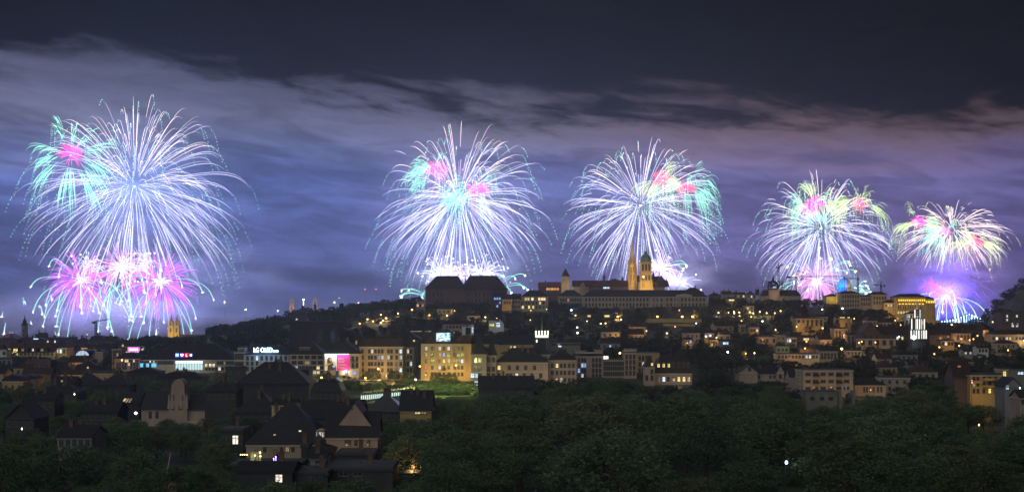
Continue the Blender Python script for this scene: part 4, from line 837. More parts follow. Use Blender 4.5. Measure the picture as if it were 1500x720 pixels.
    inst('window', wmesh(.7, 3.2, 'cool'), T.root, (x(692.2), -.01, z(483))); inst('window', wmesh(3.4, 3.6, 'dark'), T.root, (x(685.7), .99, z(484.6))); T.light(672, 478, -6, 120, (.5, .75, 1), .5)
    # great pink grey block with conical and hipped roofs
    lt = {(1, 1): 'cool', (1, 0): 'cool', (2, 1): 'cool'}
    bld('corner_tower', 'pale round cornered block with tall pointed roof right of the yellow house', 'apartment house', 690.4, 712.5, 518.5, 682, 14, 'pink', 'hip', 494, 'slate', [([697, 703], [527, 539], 1.3, 2.2, {}), ([692, 697.5, 703], [549.5, 561], 1.5, 2.1, {(0, 0): 'cool', (0, 1): 'cool', (1, 1): 'cool'})], vis=560, bands=(544.5, 556))
    bld('loggia_block', 'recessed part with arched window between the pointed roof block and the long pink front', 'apartment house', 712.7, 727, 520, 690, 12, 'pink', 'hip', 497, 'slate', [([716, 723], [527, 540], 1.4, 2.2, {}), ([716, 723], [550, 561], 1.4, 2.4, {(1, 1): 'red'})], vis=556, bands=(531,))
    bld('long_block', 'long pink front with two bright windows under a wide slate roof', 'apartment house', 727.2, 803, 530.2, 695, 16, 'pink', 'hip', 509.5, 'slate', [([731, 746, 758, 770, 783], [538], 1.35, 2.0, {(0, 0): 'yellow'}), ([731, 743, 748, 757, 768, 779, 792], [549.8], 1.3, 2.2, {(0, 3): 'white'})], vis=548, bands=(544,), chim=2)
    bld('gable_block', 'stepped block with balcony under the second pointed slate roof', 'apartment house', 772, 806, 518.5, 703, 14, 'pink', 'hip', 501.5, 'slate', [([794, 799], [525], 1.2, 1.6, {})], vis=524, cornice=True)
    bld('long_block', 'right wing of the pink front turning away with a narrow lit window', 'apartment house', 803.4, 844.5, 527, 700, 16, 'pink', 'hip', 511.5, 'slate', [([809, 816, 822, 827.5, 834, 840], [535, 545.5, 556], 1.1, 1.9, {(0, 1): 'warm', (2, 2): 'white'})], vis=550, bands=(540,), rz=3, chim=1)
    # ornate row
    bld('ornate_house', 'ornate pink house with battlemented top, left in the row of three', 'apartment house', 845, 883, 521.5, 742, 16, 'pink', 'flat', 519.8, 'slate', [([848, 853, 857, 869, 874, 879], [527, 534.5, 542.5, 550], 1.05, 2.0, {(1, 1): 'cool', (1, 2): 'blue', (2, 0): 'blue', (3, 1): 'cool'})], vis=550, bands=(517,))
    h = bld('ornate_house', 'low link with one white lit attic window in the ornate row', 'apartment house', 883.2, 914.5, 527, 746, 14, 'pink', 'flat', 525.5, 'slate', [(span(884, 914, 9), [532, 539, 547], .9, 2.0, {}), ([887.5], [523.5], 2.6, 1.9, {(0, 0): 'white'})], vis=550)
    bld('ornate_house', 'taller turreted house at the right end of the ornate row', 'apartment house', 914.7, 932.5, 516.5, 742, 14, 'pink', 'flat', 514.5, 'slate', [([918, 923.5, 929], [522, 530, 538, 546], 1.1, 2.2, {})], vis=552, bands=(514,))
    for a_, c_, yt in ((845.5, 858, 512.5), (871, 883, 511), (914.7, 932.4, 509.5)):
        T = Site('parapet', 'stepped parapet crown on the ornate row, '+{845.5: 'leftmost', 871: 'middle', 914.7: 'tallest at the right end'}[a_], 'parapet', (a_+c_)/2, 742.2, ground=521.5); b = MB()
        b.box(T.x(a_), T.x(c_), -.1, 3, 0, T.z(yt+3)); b.box(T.x(a_+2.5), T.x(c_-2.5), -.12, 2.8, T.z(yt+2.99), T.z(yt+1))
        for px in (a_+.6, (a_+c_)/2, c_-.6): b.box(T.x(px)-.4, T.x(px)+.4, -.15, .7, T.z(yt+2.98), T.z(yt))
        b.obj('wall', WALL['pink'], T.root)
    h = bld('side_house', 'ochre side wall glowing orange right of the turreted ornate house', 'house', 932.8, 966, 516.8, 765, 14, 'ochre', 'flat', 516, 'slate', [([937, 942, 947, 953], [524, 533, 542], 1.0, 2.2, {(1, 1): 'white'})], vis=540)
    plight('floodlight', P(943, 548, 758), 600, LCOL['orange'], h, .4)
    # mansard house
    h = bld('mansard_house', 'house with big dark mansard roof and three yellow dormer windows', 'house', 957, 1013.5, 546.5, 690, 16, 'pink', 'mansard', 520, 'brown', [([965.5, 972.5, 979, 987, 994.5, 1002, 1009], [555], 1.2, 2.2, {(0, 0): 'dim', (0, 1): 'cool', (0, 4): 'yellow', (0, 5): 'warm', (0, 6): 'warm'})], vis=561, chim=2, bands=(558.6,))
    s = h.location.y/F; xx = lambda px: (px-985.25)*s; zz = lambda y: (455-y)*s-h.location.z
    for i, px in enumerate((965, 972.5, 980, 987, 994.5, 1002, 1009)):
        b = MB(); b.box(xx(px)-.85, xx(px)+.85, 1.0, 4, zz(538), zz(531.6)); b.frus((xx(px)-1.05, xx(px)+1.05, .8, 4, zz(531.59)), (xx(px)-.3, xx(px)+.3, 1.6, 4.4, zz(529.6))); o = b.obj('dormer', WALL['brown'], h)
        inst('window', wmesh(1.1, 1.7, 'yellow' if i < 3 else 'dark'), o, (xx(px), .99, zz(535)))
    bld('mansard_turret', 'corner turret with pointed roof and one yellow window left of the mansard roof', 'turret', 944.5, 959, 537, 686, 9, 'pink', 'hip', 520.5, 'brown', [([955.2], [533.6], 1.0, 1.7, {(0, 0): 'yellow'}), ([955], [544], 1.3, 2.2, {}), ([947.5, 955], [553], 1.2, 2.4, {})], vis=561)
    plight('floodlight', P(990, 562, 680), 500, (1, .62, .4), h, .4)
    # houses and the crown tower on the slope behind
    bld('slope_house', 'long dim rose house with square middle bay up the slope behind the lit screen', 'house', 649, 693.5, 474.5, 960, 14, 'pink', 'gable', 470.5, 'brown', [(span(652, 692, 8), [478.5], 1.4, 1.6, {})], vis=480)
    h = bld('white_house', 'small white house lit pale blue up the slope, one yellow window', 'house', 716, 729, 468.5, 985, 10, 'white', 'gable', 466.6, 'slate', [([718.5, 722], [475.6], 1.6, 1.6, {(0, 0): 'yellow', (0, 1): 'yellow'}), ([728], [475], 2.0, 2.6, {(0, 0): 'cool'})], vis=478)
    plight('floodlight', P(722, 472, 974), 130, (.5, .8, 1), h, .4)
    h = bld('white_house', 'white gable end with big lit door, right half of the pale blue lit house', 'house', 726, 738, 474, 980, 9, 'white', 'front', 466.8, 'slate', [([729.8], [475.4], 2.6, 3, {(0, 0): 'cool'})], vis=478); plight('floodlight', P(735, 474, 970), 90, (.5, .8, 1), h, .4)
    T = Site('crown_tower', 'flat roofed tower ringed by white lit fins like a crown, with flagpole', 'tower', 793.5, 830, foot=14); T.prot(783, 805, 462, 506); x, z = T.x, T.z
    b = MB(); b.box(x(785), x(802), 1, 8, 0, z(497)); b.box(x(784), x(803), 0, 9, z(496.99), z(494)); b.box(x(785.5), x(801.5), 2, 7.5, z(493.99), z(484.6)); b.obj('wall', WALL['darkwall'], T.root)
    lw = emit('crown_lamp', (1, .95, .72), 2.4)
    for px in (785, 789.6, 794, 798.4, 802.6):
        b = MB(); b.box(x(px)-T.w(1.0), x(px)+T.w(1.0), -.3, .1, z(490.2), z(484)); b.obj('light_fin', lw, T.root)
    b = MB(); b.box(x(784.4), x(803.2), -.4, .0, z(493), z(490.8))
    for px in PT(785.4, 802.4, 9): b.box(x(px)-.22, x(px)+.22, -.45, -.004, z(494), z(493.001))
    b.obj('light_band', lw, T.root); b = MB(); b.box(x(785.4), x(787), .4, .99, z(501), z(494.2)); b.obj('light_column', lw, T.root)
    b = MB(); b.box(x(800.4), x(801.6), .3, .9, 0, z(494.1)); b.box(x(803), x(804), .3, .9, 0, z(494.1)); b.obj('column', WALL['concrete'], T.root)
    b = MB(); b.tube([(x(794), 4, z(484.7)), (x(794), 4, z(460.5))], [.22, .10], 6); b.obj('flagpole', WALL['cream'], T.root)
    T.light(794, 488, -5, 260, (1, .95, .7), .6); T.light(796, 482, 2, 130, (1, .9, .5), .6)
    bld('hall', 'flat hall with pale railing and one white lamp right of the crown tower', 'hall', 806, 850, 501.8, 835, 14, 'concrete', 'flat', 500.5, 'slate', [(span(808, 849, 10), [504], 1.6, .9, {(0, 2): 'dim'}), ([820], [506.3], 1.8, 1.2, {(0, 0): 'cool'})], vis=508)
    bld('slope_house', 'dark long roof with warm lit eaves between the pointed slate roofs', 'house', 724, 782, 504, 800, 14, 'ochre', 'gable', 491, 'slate', [([748.5, 754], [508], 1.1, 1.2, {(0, 0): 'warm', (0, 1): 'warm'})], vis=503, chim=2)
    T = Site('glass_pyramid', 'little yellow glowing glass pyramid roof on the dark slope', 'skylight', 931, 1080, ground=484); b = MB(); b.frus((-2.2, 2.2, 0, 4, 0), (-.1, .1, 1.9, 2.1, T.z(477.5))); b.obj('glazing', emit('pyramid_glow', (.85, .85, .28), .9), T.root); b = MB()
    for sx in (-1, 1): b.bar((sx*2.2, 0, 0), (0, 2, T.z(477.5)), .14); b.bar((sx*1.0, 0, 0), (0, 1.9, T.z(478)), .1)
    b.bar((-1.3, .9, T.z(481)), (1.3, .9, T.z(481)), .12); b.obj('frame', IRON, T.root)
    # station pavilion with saw tooth roof
    T = Site('station_pavilion', 'station pavilion with slanting saw tooth roof over a white lit glass front', 'station', 564, 600, foot=0); FOOT.append((T.root.location.x, 606, 26, 8)); x, z = T.x, T.z
    b = MB(); n = 16
    for i in range(n):
        xa, xb = x(527+i*4.9), x(527+(i+1)*4.9); ya = 574.5-i*.42; b.ext([(xa, z(ya+3)), (xb-.02, z(ya+2.6)), (xb-.02, z(ya-.6)), (xa, z(ya+1.6))], -1, 11)
    b.obj('roof', WALL['concrete'], T.root)
    g = emit('station_glass', (.75, 1, .86), .9, pat=0); b = MB(); fr = MB()
    for i in range(26):
        xa = x(528+i*3); yt = 578.3-i*.26; k = .25 if i % 4 else .6; b.box(xa+.12, xa+T.w(3)-.12, .4, .5, z(yt+7.5-i*.12), z(yt+.4)); fr.box(xa-.12, xa+.12, .2, .7, z(588), z(yt))
    b.obj('glass_front', g, T.root); fr.obj('mullion', IRON, T.root); b = MB(); b.box(x(527), x(604), .8, 10, 0, z(579)); b.obj('wall', WALL['concrete'], T.root)
    o = [q for q in bpy.data.objects if q.get('label', '').startswith('long pink front')][0]
    for px, D, pw in ((700, 668, 420), (722, 676, 380), (745, 680, 420), (772, 680, 420), (798, 682, 420), (824, 684, 460), (850, 724, 420), (874, 724, 420), (898, 728, 420), (922, 724, 420), (1000, 672, 260)): plight('floodlight', P(px, 561, D), pw*1.7, (1, .68, .42), o, .6)  # low bare lights added along the row for its unseen street lamps
    T.light(548, 583, -6, 220, (.7, 1, .85), 1.5); T.light(585, 578, -6, 160, (.7, 1, .85), 1.5)
    # kiosk lights by the street
    lamp(615, 536, 694, 'orange', 40, 'street lamp on a tall pole left of the yellow house', 'street lamps on the lit street'); lamp(668, 534.5, 697, 'orange', 42, 'street lamp before the right half of the yellow house', 'street lamps on the lit street')
    lamp(554.2, 539.8, 708, 'orange', 60, 'street lamp before the tall cream apartment house', 'street lamps on the lit street'); lamp(506.5, 543, 700, 'white', 26, 'white street lamp below the magenta billboard', 'street lamps on the lit street')
    lamp(535.3, 553, 695, 'yellow', 22, 'low yellow lamp between the round street trees', 'street lamps on the lit street'); lamp(491.5, 562.4, 690, 'blue', 10, 'small blue lamp at the kerb under the billboard', 'street lamps on the lit street')
    lamp(471, 552.5, 700, 'yellow', 30, 'lamp among the trees under the office block', 'street lamps on the lit street'); lamp(178.6, 527, 740, 'orange', 14, 'orange lamp on the ochre corner by the magenta sign', 'street lamps on the lit street'); lamp(609, 555.5, 690, 'white', 8, 'small white lamp at the foot of the tall pole lamp', 'street lamps on the lit street')
    lamp(653, 567.5, 664, 'yellow', 16, 'lamp glowing inside the green bushes below the yellow house', 'street lamps on the lit street'); lamp(600, 571, 652, 'white', 22, 'white lamp over the bushes beside the station roof', 'street lamps on the lit street')
    o = [q for q in bpy.data.objects if q.get('label', '').startswith('cream house carrying')][0]
    for px, pw in ((462, 900), (483, 1300), (500, 1300), (518, 1500), (536, 2800), (556, 3000), (578, 2800)): plight('floodlight', P(px, 556, o.location.y-9), pw, (1, .58, .2), o, .6)  # wash of unseen street lamps, added as bare lights before the fronts
build_row()
# ================================================================== left town, far bank, right slope, foreground
def win_auto(x0, x1, y0, y1, nc, nr, w, h, lit): return [(span(x0+1, x1-1, nc), span(y0, y1, nr), w, h, lit)]
def build_left():
    bld('long_house', 'long red roofed house with a row of lit yellow dormers at the left edge', 'house', 10, 80, 515.5, 900, 16, 'yellow', 'gable', 502.5, 'tile', [(span(11, 79, 12), [518.3], .9, 1.2, {(0, 2): 'yellow'})], vis=519, chim=3)
    h = bpy.data.objects['long_house.%03d' % 1] if 'long_house.001' in bpy.data.objects else None
    s = 900/F; zf = lambda y: (455-y)*s
    for px, k, hw in ((14, 'yellow', 2.6), (23, 'yellow', 3.6), (35.5, 'dim', 5), (50, 'white', 3.4), (64, 'dim', 5)):
        T = Site('roof_dormer', 'wide roof dormer on the long red roof, '+{14: 'leftmost, yellow lit', 23: 'second, brightest yellow', 35.5: 'middle, dimly lit', 50: 'fourth, white lit', 64: 'rightmost, dim'}[px], 'dormer', px, 899, group='dormers along the long red roof', ground=515)
        b = MB(); b.box(-T.w(hw), T.w(hw), -.3, 5, 0, T.z(509.6)); b.box(-T.w(hw)-.3, T.w(hw)+.3, -.6, 5, T.z(509.59), T.z(509)); b.obj('wall', WALL['brown'], T.root)
        n = 2 if hw > 3 else 1
        for i in range(n): inst('window', wmesh(T.w(hw)*1.5/n, 1.5, k if i == 0 or k == 'yellow' else 'dark'), T.root, (T.w(hw)*(-.45+.9*i if n > 1 else 0), -.31, T.z(512)))
    T = Site('garland', 'curl of yellow lights on the eave of the long red roofed house', 'string lights', 22, 896, ground=519); b = MB(); b.tube([(T.x(18), 0, T.z(517)), (T.x(20), 0, T.z(514.8)), (T.x(23), 0, T.z(515.2)), (T.x(26), 0, T.z(513))], .16, 4); b.obj('light_string', LIT['yellow'], T.root)
    bld('white_block', 'pale block with one dark window at the left edge beside the red roofed house', 'house', -6, 9.5, 512, 890, 10, 'white', 'flat', 511.6, 'slate', [([6], [517], 1.8, 1.8, {})], vis=519)
    h = bld('yellow_block', 'yellow floodlit house with grey blue mansard right of the long red roof', 'house', 80.2, 98, 509, 905, 14, 'yellow', 'mansard', 499.5, 'slate', [([84, 89, 94], [514], 1.2, 2.4, {(0, 0): 'white', (0, 1): 'cool'})], vis=518)
    plight('floodlight', P(88, 516, 899), 380, (1, .85, .4), h, .4)
    bld('small_house', 'narrow dim yellow house between red roof and grey blue mansard', 'house', 72, 80, 511, 915, 10, 'ochre', 'hip', 507, 'slate', win_auto(72, 80, 513, 518, 2, 1, .9, 1.6, .2), vis=517)
    h = bld('vault_hall', 'low hall with a white lit arched gable window', 'hall', 110.5, 131, 520, 880, 16, 'grey', 'barrel', 512.2, 'slate', [], vis=520)
    T = Site('arched_window', 'white glowing fan shaped arched gable of the low vaulted hall', 'window', 120.7, 879.4, ground=520); b = MB(); fr = MB()
    pts = [(T.w(9.2)*math.cos(math.pi*k/14), T.w(6.8)*math.sin(math.pi*k/14)) for k in range(15)]; b.ext(pts, -.1, .0); b.obj('pane', emit('vault_glow', (.62, .82, 1), 1.0), T.root)
    for k in range(1, 9): fr.bar((-T.w(9)+T.w(2)*k, -.15, 0), (-T.w(9)+T.w(2)*k, -.15, T.w(6.6)*math.sqrt(max(0, 1-((-9+2*k)/9.2)**2))), .14)
    fr.obj('mullion', FRAME, T.root)
    bld('small_house', 'pinkish narrow house with a half round lit attic window', 'house', 139.5, 151, 514.5, 870, 10, 'pink', 'barrel', 511.5, 'slate', [([145], [513.6], 1.6, .8, {(0, 0): 'green'})], vis=522)
    bld('low_house', 'low pinkish wall between the white vault and the half round attic', 'house', 128, 140, 517.5, 886, 10, 'pink', 'gable', 515.5, 'slate', [], vis=520)
    # skyline of the left
    bld('church_nave', 'tile roofed church gable beside the dark silhouetted steeple', 'church', 3, 22, 494.5, 1180, 16, 'pink', 'front', 488.3, 'red', [], vis=498)
    T = Site('dark_steeple', 'dark round church steeple with two onion rings in silhouette at the left', 'church tower', 33.7, 1190, foot=8); T.prot(28, 39, 461, 494); k = T.w(1)
    b = MB(); b.lathe([(4.5*k, 0), (4.5*k, T.z(480)), (4.9*k, T.z(479.6)), (4.9*k, T.z(478.8)), (4.3*k, T.z(478.5)), (4.3*k, T.z(476.4))], 8, (0, 4, 0)); b.obj('tower', WALL['grey'], T.root)
    b = MB(); b.lathe([(4.6*k, T.z(476.3)), (5.0*k, T.z(475.4)), (3.8*k, T.z(473)), (2.6*k, T.z(472)), (2.5*k, T.z(470.6)), (3.3*k, T.z(470.2)), (1.8*k, T.z(468.3)), (.9*k, T.z(466.5)), (.35*k, T.z(463)), (.15*k, T.z(459.8))], 10, (0, 4, 0)); b.obj('spire', ROOF['slate'], T.root)
    for yy in (490, 484): inst('window', wmesh(1.0, 2.2, 'dark'), T.root, (0, 4-4.5*k-.08, T.z(yy)))
    T = Site('block_tower', 'dark flat topped block with rooftop masts right of the dark steeple', 'building', 58, 1170, foot=10); b = MB(); b.box(-T.w(6.5), T.w(7.2), 0, 10, 0, T.z(488.8)); b.box(-T.w(3), T.w(7), 2, 8, T.z(488.79), T.z(486.8)); [b.bar((T.w(q), 4, T.z(489)), (T.w(q), 4, T.z(483-abs(q)*.2)), .2) for q in (-4, -2.5, 6)]; b.obj('wall', WALL['darkwall'], T.root)
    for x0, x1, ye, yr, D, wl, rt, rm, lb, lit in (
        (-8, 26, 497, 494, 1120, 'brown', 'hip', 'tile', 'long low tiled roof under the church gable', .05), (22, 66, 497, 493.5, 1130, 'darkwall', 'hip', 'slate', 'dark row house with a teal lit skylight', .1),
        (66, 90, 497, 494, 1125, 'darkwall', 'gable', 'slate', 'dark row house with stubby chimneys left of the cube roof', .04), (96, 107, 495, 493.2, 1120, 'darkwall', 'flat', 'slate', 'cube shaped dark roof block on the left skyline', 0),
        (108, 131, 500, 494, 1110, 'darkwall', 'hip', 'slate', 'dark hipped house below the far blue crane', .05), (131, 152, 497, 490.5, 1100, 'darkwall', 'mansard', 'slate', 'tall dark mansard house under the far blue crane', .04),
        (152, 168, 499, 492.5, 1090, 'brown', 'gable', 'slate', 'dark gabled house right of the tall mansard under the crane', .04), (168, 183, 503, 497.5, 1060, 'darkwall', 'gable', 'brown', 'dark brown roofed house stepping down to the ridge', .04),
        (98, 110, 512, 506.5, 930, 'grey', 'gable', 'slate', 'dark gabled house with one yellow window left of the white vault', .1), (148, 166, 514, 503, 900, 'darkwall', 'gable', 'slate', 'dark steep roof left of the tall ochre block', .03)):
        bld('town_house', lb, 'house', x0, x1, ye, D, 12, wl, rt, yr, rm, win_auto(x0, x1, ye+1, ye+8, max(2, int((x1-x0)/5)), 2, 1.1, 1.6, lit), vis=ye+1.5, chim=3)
    T = Site('skylight', 'teal lit skylight strip on the dark left skyline roofs', 'skylight', 52.5, 1126, ground=497); b = MB(); b.box(-T.w(3.4), T.w(3.6), -.3, 0, T.z(496.6), T.z(495.2)); b.obj('pane', LIT['cool'], T.root)
    # crane
    T = Site('tower_crane', 'blue grey tower crane with short jib in the mist on the left skyline', 'crane', 140, 1400, group='tower cranes on the skyline', ground=496); b = MB()
    for sx in (-.8, .8): b.bar((sx, 0, 0), (sx, 0, T.z(471)), .3); b.bar((sx, 1.6, 0), (sx, 1.6, T.z(471)), .3)
    for i in range(9): b.bar((-.8, 0, i*1.9), (.8, 0, i*1.9+1.9), .14)
    b.obj('mast', STEEL, T.root); b = MB()
    for yy in (0, 1.4): b.bar((0, yy, T.z(470.8)), (T.w(20), yy, T.z(467.4)), .24)
    b.bar((0, .7, T.z(469.2)), (T.w(20), .7, T.z(467)), .16)
    for i in range(7): b.bar((T.w(20)*i/7, 0, T.z(470.8-3.4*i/7)), (T.w(20)*(i+.5)/7, .7, T.z(469.2-2.2*i/7)), .1)
    b.obj('jib', STEEL, T.root); b = MB(); b.box(-T.w(5), T.w(-2), -1, 2.4, T.z(473.6), T.z(470.4)); b.box(-T.w(2), T.w(1.5), -.8, 2, T.z(472), T.z(470)); b.bar((0, .7, T.z(470)), (-T.w(3), .7, T.z(471)), .3); b.obj('counterweight', STEEL, T.root)
    # twin spired church
    T = Site('twin_church', 'yellow floodlit church with two matching baroque spires', 'church', 253, 1600, ground=500); T.prot(243, 300, 461, 490); x, z = T.x, T.z; k = T.w(1)
    for px in (249.2, 257.8):
        b = MB(); c = (x(px), 5, 0); b.box(x(px)-3.8*k, x(px)+3.8*k, 2, 2+7.6*k, -14, z(477.4)); b.box(x(px)-4.3*k, x(px)+4.3*k, 1.6, 2.4+7.6*k, z(477.39), z(476.6)); b.box(x(px)-3.1*k, x(px)+3.1*k, 2.6, 1.4+7.6*k, z(476.59), z(471.8)); b.box(x(px)-3.9*k, x(px)+3.9*k, 1.9, 2.1+7.6*k, z(471.79), z(471.1))
        for sx in (-1, 1): b.box(x(px)+sx*3.4*k-.3, x(px)+sx*3.4*k+.3, 1.6, 1.999, -14, z(477.41))
        o = b.obj('tower', WALL['gold'], T.root); b = MB(); b.lathe([(3.3*k, z(471.05)), (3.0*k, z(469.9)), (1.9*k, z(468.8)), (2.1*k, z(468.2)), (1.3*k, z(466.6)), (.9*k, z(464.6)), (.35*k, z(462)), (.12*k, z(459.6))], 8, (x(px), 2+3.8*k, 0)); b.obj('spire', WALL['gold'], o)
        for yy, hh in ((483, 4.5), (474.2, 2.4)): inst('window', wmesh(1.6, hh, 'dark'), o, (x(px), 1.99 if hh > 3 else 2.59, z(yy)))
        T.light(px-2, 489, -9, 5200, (1, .68, .14)); T.light(px, 474, -8, 1500, (1, .7, .2))
    b = MB(); b.box(x(246), x(261), 3.5, 9, -14, z(479)); b.ext([(x(249), z(479)), (x(258), z(479)), (x(253.5), z(476.6))], 3.2, 4); b.obj('facade', WALL['gold'], T.root)
    b = MB(); b.box(x(262), x(298), 4, 22, -14, z(490.8)); b.ext([(x(262), z(490.79)), (x(298.5), z(490.79)), (x(297), z(489.2)), (x(263), z(489.2))], 6, 20); b.obj('nave', WALL['brown'], T.root)
    # far bank in the mist
    T = Site('basilica', 'far basilica with two softly lit towers in the violet mist', 'church', 444, 2700, ground=480); x, z = T.x, T.z
    for px in (427.3, 461):
        b = MB(); hw = T.w(3.6); b.box(x(px)-hw, x(px)+hw, 0, 2*hw, -10, z(447)); b.box(x(px)-hw-.6, x(px)+hw+.6, -.6, 2*hw+.6, z(446.99), z(446)); b.box(x(px)-hw*.85, x(px)+hw*.85, .8, 2*hw*.9, z(445.99), z(439)); b.lathe([(hw*.9, z(438.9)), (hw*.7, z(437)), (.3, z(434.6))], 8, (x(px), hw, 0)); o = b.obj('tower', WALL['sand'], T.root)
        for yy in (451, 442.5): inst('window', wmesh(2.6, 4.6, 'dark'), o, (x(px), -.01 if yy > 447 else .79, z(yy)))
        T.light(px, 456, -12, 9000, (1, .55, .35)); 
    b = MB(); b.box(x(431), x(457.2), 3, 30, -10, z(457)); b.ext([(x(434), z(456.99)), (x(454), z(456.99)), (x(444), z(454))], 2, 8); b.obj('nave', WALL['sand'], T.root)
    b = MB(); b.bar((0, 5, z(457)), (0, 5, z(439)), .35, 5); b.lathe([(.1, -1.6), (1.8, 0), (.1, 1.6)], 8, (0, 4, z(438.5))); b.obj('floodlamp', BULB['white'], T.root)
    for x0, x1, ye, yb, D, lb, nc, lit in ((312, 349, 473.5, 486, 2500, 'long pale riverside building fading in the mist under the ridge', 14, .04), (100, 134, 485, 493, 2700, 'low far bank block in the mist near the blue crane', 9, .3), (-30, 26, 482, 492, 2700, 'far bank block in the mist at the left edge', 12, .15)):
        bld('riverside_block', lb, 'building', x0, x1, ye, D, 30, 'brown', 'hip', ye-2.2, 'slate', [(span(x0+1, x1-1, nc), span(ye+1, yb, 3), 2.6, 3.4, lit)], prot=False)
    for px, py, D, col, lb in ((329, 442, 2600, 'white', 'white floodlight on a mast in the mist, leftmost of the far ones'), (360, 453, 2600, 'white', 'white floodlight on a mast in the mist above the blue beams'), (407, 455, 2600, 'white', 'white floodlight on a mast in the mist left of the basilica'), (490, 442.5, 2700, 'white', 'white floodlight on a mast in the mist right of the basilica'), (525.5, 443.5, 2700, 'white', 'white floodlight on a mast just above the ridge trees'), (497, 436, 2720, 'yellow', 'yellow light in the mist above the ridge'), (535, 423.3, 2700, 'red', 'left red warning light in the mist over the ridge'), (551, 423.3, 2700, 'red', 'right red warning light in the mist over the ridge')):
        T = Site('light_mast', lb, 'light mast', px, D, group='light masts in the mist', ground=490); b = MB(); b.bar((0, 0, -3), (0, 0, T.z(py)), .25, 5); b.obj('pole', STEEL, T.root); b = MB(); k = 1.25 if col == 'white' else .8; b.lathe([(.1, -k), (k, 0), (.1, k)], 8, (0, -.6, T.z(py))); b.obj('bulb', BULB[col], T.root)
        if col == 'white': T.light(px, py, -3, 24000, LCOL['white'], name='lamp_light')
    bld('ridge_house', 'dark house with one white window on the ridge below the basilica', 'house', 422, 447, 458, 1290, 14, 'darkwall', 'flat', 457, 'slate', [([434.5], [467.5], 1.6, 1.6, {(0, 0): 'white'}), (span(424, 446, 5), [463], 1.2, 1.6, {})], vis=468, chim=2)
    T = Site('light_house', 'tiny white lit spike on the left ridge before the mist', 'lamp', 229, 1210, ground=490); b = MB(); b.lathe([(.9, -2), (.7, 1), (.2, T.z(482))], 6); b.obj('lantern', emit('spike_glow', (.7, .85, 1), 2.2), T.root)
def build_right():
    # modern white steeple
    T = Site('white_steeple', 'modern white lit church steeple of three stepped tiers with a cross on top', 'church tower', 1346, 860, foot=11); T.prot(1333, 1359, 440, 500); x, z = T.x, T.z
    gl = emit('steeple_glow', (1, .93, .82), 1.5); gl2 = emit('steeple_glow_cool', (.8, .95, 1), .8)  # floodlight on the fins and backlit glass, both put into emission
    b = MB(); b.box(x(1337), x(1357), 1, 9, 0, z(497)); b.box(x(1333.6), x(1358.4), -.2, 10, z(497), z(495.9)); b.box(x(1334), x(1358), .3, 9.6, z(483.2), z(481.9)); b.box(x(1335), x(1356.4), .6, 9, z(466.6), z(465.6)); b.box(x(1336), x(1356), 1.6, 8.6, z(495.9), z(483.21)); b.box(x(1338), x(1354), 2, 8.4, z(481.89), z(466.61)); b.box(x(1342), x(1350), 2.6, 6.5, z(465.59), z(453)); b.obj('tower', WALL['darkwall'], T.root)
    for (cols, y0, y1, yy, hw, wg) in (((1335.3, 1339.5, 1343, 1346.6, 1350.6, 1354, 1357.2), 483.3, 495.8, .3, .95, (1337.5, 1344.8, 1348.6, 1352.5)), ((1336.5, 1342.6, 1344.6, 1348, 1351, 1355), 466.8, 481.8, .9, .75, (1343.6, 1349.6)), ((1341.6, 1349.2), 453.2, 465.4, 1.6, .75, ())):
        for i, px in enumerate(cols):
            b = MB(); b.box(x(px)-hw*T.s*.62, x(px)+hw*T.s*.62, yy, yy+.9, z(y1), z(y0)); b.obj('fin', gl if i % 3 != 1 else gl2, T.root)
    b = MB()
    for y_ in (456, 459.5, 463): b.box(x(1342.5), x(1348.4), 2.3, 2.599, z(y_+.4), z(y_))
    b.obj('louvre', WALL['white'], T.root); inst('window', wmesh(1.0, 2.2, 'orange'), T.root, (x(1352.8), 1.98, z(472.5))); inst('window', wmesh(.8, 1.2, 'white'), T.root, (x(1345.5), 2.59, z(463.8)))
    b = MB(); b.lathe([(T.w(1.9), z(453)), (T.w(1.1), z(448)), (T.w(.42), z(441)), (T.w(.2), z(437.8))], 8, (x(1345.4), 4, 0)); b.box(x(1342), x(1348.8), 3.8, 4.2, z(441.8), z(441)); b.obj('cross_spire', WALL['white'], T.root)
    for dx in (-4, 4): T.light(1345.4+dx, 451.5, -1, 130, (1, .96, .88), .3)
    T.light(1346, 466, -2, 90, (1, .95, .85), .3); T.light(1346, 482.4, -2, 90, (1, .95, .85), .3)
    b = MB(); b.lathe([(.05, -1.3), (1.35, 0), (.05, 1.3)], 10, (x(1337.6), -1.8, z(493.6))); b.obj('floodlamp', emit('steeple_lamp', (.8, .92, 1), 30), T.root); T.light(1338.4, 493.5, -2.5, 900, (.75, .88, 1), .6)
    b = MB(); b.box(x(1345), x(1357), 2, 9, -1, z(497.1)); b.obj('shaft', WALL['concrete'], T.root)
    # chain bridge with blue lamps
    T = Site('suspension_bridge', 'far suspension bridge with blue lamps along its curved cable', 'bridge', 1419, 2500, ground=482); x, z = T.x, T.z
    b = MB()
    for yy in (0, 12): b.frus((x(1417.4), x(1420.6), yy, yy+3, -10), (x(1417.8), x(1420.2), yy+.3, yy+2.7, z(458.6)))
    b.box(x(1417.6), x(1420.4), .5, 14.5, z(461.5), z(460.2)); b.obj('pylon', WALL['grey'], T.root)
    b = MB(); b.box(x(1330), x(1475), 2, 13, z(473.2), z(471.8)); b.obj('deck', STEEL, T.root)
    def cab(px): return 471 - (11.3*((px-1372)/47.)**2 if px < 1419 else 11.3*((1466-px)/47.)**2)
    b = MB(); pts = [(x(px), 1, z(cab(px))) for px in range(1372, 1467, 2)]; b.tube(pts, .45, 4); b.tube([(a, 13.6, c) for a, q, c in pts], .45, 4); b.obj('cable', STEEL, T.root)
